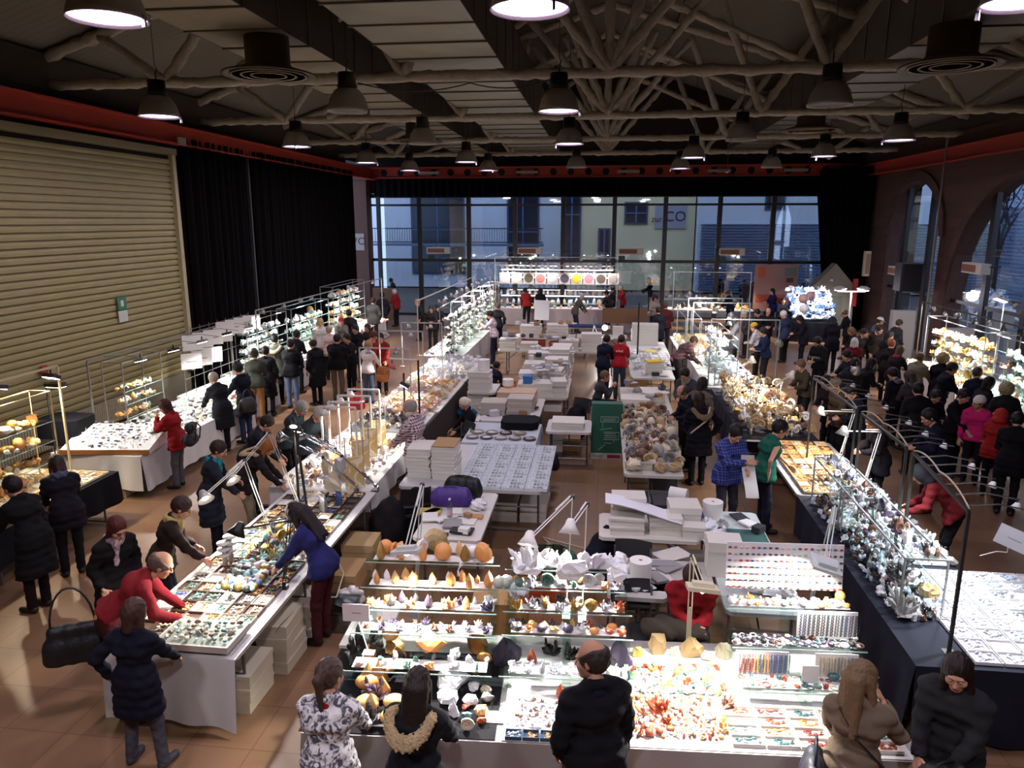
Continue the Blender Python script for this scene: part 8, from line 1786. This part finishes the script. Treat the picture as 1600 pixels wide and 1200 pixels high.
# right side: far
for d in [(1125, 434, 1.72, 0, 'dark-haired person among the lights at the back, right of centre', ('short', '#15110f'), '#15121a', BK), (1134, 453, 1.78, 60, 'balding person in dark blue beneath the cross rail', ('bald', '#4a3a30'), '#15162a', BK), (1163, 436, 1.78, 0, 'man in black seen from behind before the poster board, left of two', ('crop', '#14100f'), '#0c0c12', BK),
    (1174, 439, 1.72, 30, 'bald man in black before the poster board, right of two', ('bald', '#3c2c24'), '#0e0e14', BK), (1206, 451, 1.72, 110, 'dark-haired person in a bright blue coat before the poster board', ('bob', '#120d0f'), '#1c1f4c', BK), (1146, 494, 1.66, 85, 'person with greying hair in a white striped shirt bending over jewellery', ('short', '#4a4440'), '#8d8e90', BK), (1160, 486, 1.66, 100, 'person with light hair behind the striped shirt', ('short', '#a39d92'), '#3a3436', BK),
    (1176, 505, 1.66, 60, 'person in a mustard knitted hat and pale coat', ('beanie', '#a8862c'), '#97989a', BK), (1190, 512, 1.7, 95, 'dark-haired person in a navy coat beside the mustard hat', ('short', '#1a1312'), '#131c38', BK), (1201, 482, 1.72, 175, 'balding man facing the camera, black jacket', ('bald', '#2c221c'), '#17151a', BK), (1222, 486, 1.74, 40, 'white-haired man in a denim jacket', ('short', '#c9c4ba'), '#27304a', BK),
    (1247, 494, 1.64, 90, 'person with dark reddish hair beside the blue-silver stall', ('bob', '#2a1414'), '#15111c', BK), (1181, 484, 1.66, 110, 'dark-haired person between the mustard hat and the balding man', ('short', '#1a1311'), '#17151a', BK), (1225, 465, 1.66, 180, 'person in a dark coat left of the blue-silver stall', ('short', '#1c1411'), '#1c1620', BK), (1256, 442, 1.62, 180, 'dark head behind the glowing pink discs', ('short', '#120d0f'), '#15131a', BK),
    (1243, 458, 1.62, 200, 'dark-haired person close to the pink discs', ('bob', '#1f1714'), '#241a26', BK), (1316, 484, 1.72, 60, 'balding man near the twin lamps', ('bald', '#5c4a3c'), '#121018', BK), (1300, 496, 1.76, 0, 'dark figure in a hooded coat near the twin lamps', ('hood', '#0c0c14'), '#0c0c14', BK), (1327, 512, 1.58, 90, 'reddish-haired person in the crowd below the twin lamps', ('bob', '#6a4a34'), '#1c181c', BK)]:
 P(*d[:4], d[4], d[5], d[6], d[7], arms=R.choice(['hh', 'ht', 'hp', 'hh']), lean=R.uniform(3, 14), nod=R.uniform(10, 26), hem=R.choice([.85, .7, .8]), bulk=R.uniform(1.0, 1.14))
# right crowd
c = P(1275, 528, 1.76, 130, 'bearded man in a black T-shirt with white print, right crowd', ('short', '#120e0d'), '#0e0e12', BK, arms='hh', lean=10, nod=28, beard='#1c1411', skin='#b98a6c')
tag(text('TARRA', .09, (c['chest'][0] - .06, c['chest'][1] - .06, 1.2), (math.pi / 2, 0, -.5), mat('#b9b4ae', .7), None, 'shirt_print'), 'white print on the black T-shirt of the bearded man', 'lettering')
for d in [(1248, 563, 1.68, 110, 'person with brown cropped hair and an olive brown jacket by the corals', ('short', '#5c4230'), '#3a3228', BK), (1288, 588, 1.70, 115, 'dark-haired man bending towards the amber-lit table', ('short', '#17110f'), '#141318', BK), (1301, 594, 1.76, 110, 'person with a flat grey cap bending towards the amber-lit table', ('beanie', '#6c5c4c'), '#4a3c2e', BK), (1323, 603, 1.72, 100, 'dark-haired man in a navy pullover near the dark rail', ('short', '#120d0c'), '#111524', BK),
    (1336, 528, 1.64, -20, 'white-haired woman in a dark red coat', ('bob', '#b9b4ac'), '#5c1018', BK), (1354, 514, 1.68, -140, 'dark-haired person lit from below by the bright stall', ('short', '#17100e'), '#1c181a', BK), (1377, 509, 1.76, -150, 'bearded man with dark hair lit by the bright stall', ('short', '#1c1411'), '#1f1612', BK), (1378, 496, 1.7, -80, 'person in a white cap and grey-blue shirt', ('cap', '#c9c2b8'), '#4c566a', BK), (1394, 518, 1.68, -100, 'person with straight dark hair near the white cap', ('bob', '#15100f'), '#141116', BK),
    (1395, 531, 1.66, -40, 'ginger-haired person in the right crowd', ('short', '#8a4a24'), '#1b1414', BK), (1410, 541, 1.66, -60, 'brown-haired person with a pink red scarf', ('bob', '#4c3828'), '#17121a', BK), (1441, 550, 1.70, -50, 'balding grey-haired man in a pale jacket at the bright stall', ('bald', '#5c5248'), '#6c6a58', BK), (1475, 553, 1.70, -30, 'woman with bushy blond hair in a black coat', ('curly', '#8a7250'), '#0e0d14', BK), (1494, 568, 1.72, -95, 'dark-haired young person looking at the bright stall', ('short', '#1c1310'), '#0d0f18', BK),
    (1527, 575, 1.70, -15, 'person in a puffy blue-black hooded coat', ('short', '#3c3028'), '#11182c', BK), (1418, 580, 1.66, 20, 'long-haired woman with a patterned scarf in the right crowd', ('long', '#3c2a24'), '#3a3238', BK), (1434, 598, 1.76, -5, 'dark-haired man in a black jacket seen from behind, right crowd', ('short', '#0f0c0d'), '#0f0e12', BK), (1447, 640, 1.74, 95, 'dark-haired man in a navy jumper looking left over the dark rail', ('short', '#120e0f'), '#12162a', BK), (1467, 612, 1.56, -170, 'shadowed person in the right crowd', ('short', '#1c1412'), '#131115', BK),
    (1551, 590, 1.68, -80, 'dark-haired person beside the curly-haired one', ('bob', '#17110f'), '#15151b', BK), (1573, 600, 1.68, -20, 'person with big curly ash-blond hair', ('curly', '#9a8c68'), '#1c1e20', BK), (1567, 640, 1.55, -40, 'person in a bright red hood, right edge', ('hood', '#a02018'), '#8c1c1c', BK), (1592, 645, 1.7, -30, 'person in black at the right edge of the picture', ('short', '#0f0d0f'), '#0c0c10', BK), (1358, 650, 1.66, 95, 'woman with long blond hair behind the crystals rail', ('long', '#5c4a34'), '#1c1a20', BK),
    (1340, 560, 1.7, -60, 'dark-clothed person in the middle of the right crowd', ('short', '#15100e'), '#121118', BK), (1366, 560, 1.66, -80, 'second dark-clothed person in the middle of the right crowd', ('bob', '#1c1412'), '#17131a', BK), (1392, 575, 1.68, 30, 'dark-clothed person left of the patterned scarf', ('short', '#17110f'), '#101018', BK), (1320, 548, 1.7, 100, 'dark shopper behind the bearded man', ('short', '#15100e'), '#11111a', BK), (1512, 610, 1.68, -150, 'dark shopper behind the pink top', ('short', '#191210'), '#101016', BK), (1408, 500, 1.66, -70, 'distant shopper below the black loudspeaker', ('short', '#3a2c22'), '#2c2a2e', BK)]:
 P(*d[:4], d[4], d[5], d[6], d[7], arms=R.choice(['hh', 'ht', 'hp', 'pp']), lean=R.uniform(3, 16), nod=R.uniform(12, 28), hem=R.choice([.85, .7, .8]), bulk=R.uniform(1.0, 1.16), scarf='#8c2a3c' if 'pink red scarf' in d[4] else '#6a6470' if 'patterned scarf' in d[4] else None)
P(1530, 620, 1.62, 150, 'woman in a white knitted cap and bright pink top', ('beanie', '#d8d2cc'), '#c02468', '#14141c', arms=((.2, .2, .95, .5), (.24, .12, .85, .4)), lean=4, nod=16, turn=-40, hem=.84, bulk=1.14, wide=1.06)
P(1430, 728, 1.66, 70, 'person in a red quilted jacket bending under the dark lamp rail', ('hood', '#14141c'), '#64181d', BK, arms='tt', lean=48, nod=10, hem=.9, bulk=1.16)
# ------------------------------------------------------------------ set out all stones: the largest in view as things, the smallest rest as one spread per kind
def flush_items():
 by = {}
 for it in ITEMS: by.setdefault(NM[it[0].rstrip('0123456789')], []).append(it)
 words = {'mineral_specimen': 'rough stone lumps', 'crystal_cluster': 'crystal clusters', 'bangle': 'bangles', 'tumbled_stone': 'tumbled stones', 'mineral_slab': 'stone slabs', 'geode': 'geodes', 'polished_flame': 'flame-shaped stones', 'crystal_point': 'crystal points', 'bead_necklace': 'bead strands', 'coral_branch': 'corals', 'stone_sphere': 'stone balls', 'ammonite': 'spiral fossils'}
 for nm, L_ in by.items():
  def sz(it): return max(it[3]) / (1e-6 + math.dist(it[2], (0, 0, CAMH)))
  L_.sort(key=lambda it: -sz(it))
  for k, c, loc, sc, rz, lab, g, cat in L_[:300]:
   tag(place(proto(k), nm, smat(c), None, loc, (0, 0, rz), sc, True), lab, cat, g)
  rest = L_[300:]
  if not rest: continue
  V = []; F = []; MI = []; mats = []; n = 0
  for k, c, loc, sc, rz, lab, g, cat in rest:
   me = proto(k); m = smat(c)
   if m not in mats: mats.append(m)
   cs, sn = math.cos(rz), math.sin(rz); v = np.empty(len(me.vertices) * 3, np.float32); me.vertices.foreach_get('co', v); v = v.reshape(-1, 3) * np.array(sc, np.float32)
   V.append(np.stack([loc[0] + cs * v[:, 0] - sn * v[:, 1], loc[1] + sn * v[:, 0] + cs * v[:, 1], loc[2] + v[:, 2]], 1))
   F += [tuple(i + n for i in p.vertices) for p in me.polygons]; MI += [mats.index(m)] * len(me.polygons); n += len(v)
  me = bpy.data.meshes.new(nm); me.from_pydata(np.concatenate(V).tolist(), [], F); me.polygons.foreach_set('material_index', MI); me.update()
  for m in mats: me.materials.append(m)
  tag(place(me, nm), 'the many smallest ' + words[nm] + ' spread over all the stalls', 'minerals', None, 'stuff')
flush_items()
for o in [o for o in COL.objects if o.type == 'FONT']:
 me = bpy.data.meshes.new_from_object(o); n = place(me, o.name.split('.')[0], None, o.parent, o.location, o.rotation_euler)
 for k in ('label', 'category'):
  if k in o: n[k] = o[k]
 bpy.data.objects.remove(o)
for o in COL.objects:
 l = o.get('label')
 if l and len(l.split()) > 16: print('LONG', o.name, l)
print('COUNT', len(bpy.data.objects), len(bpy.data.meshes), NL[0])
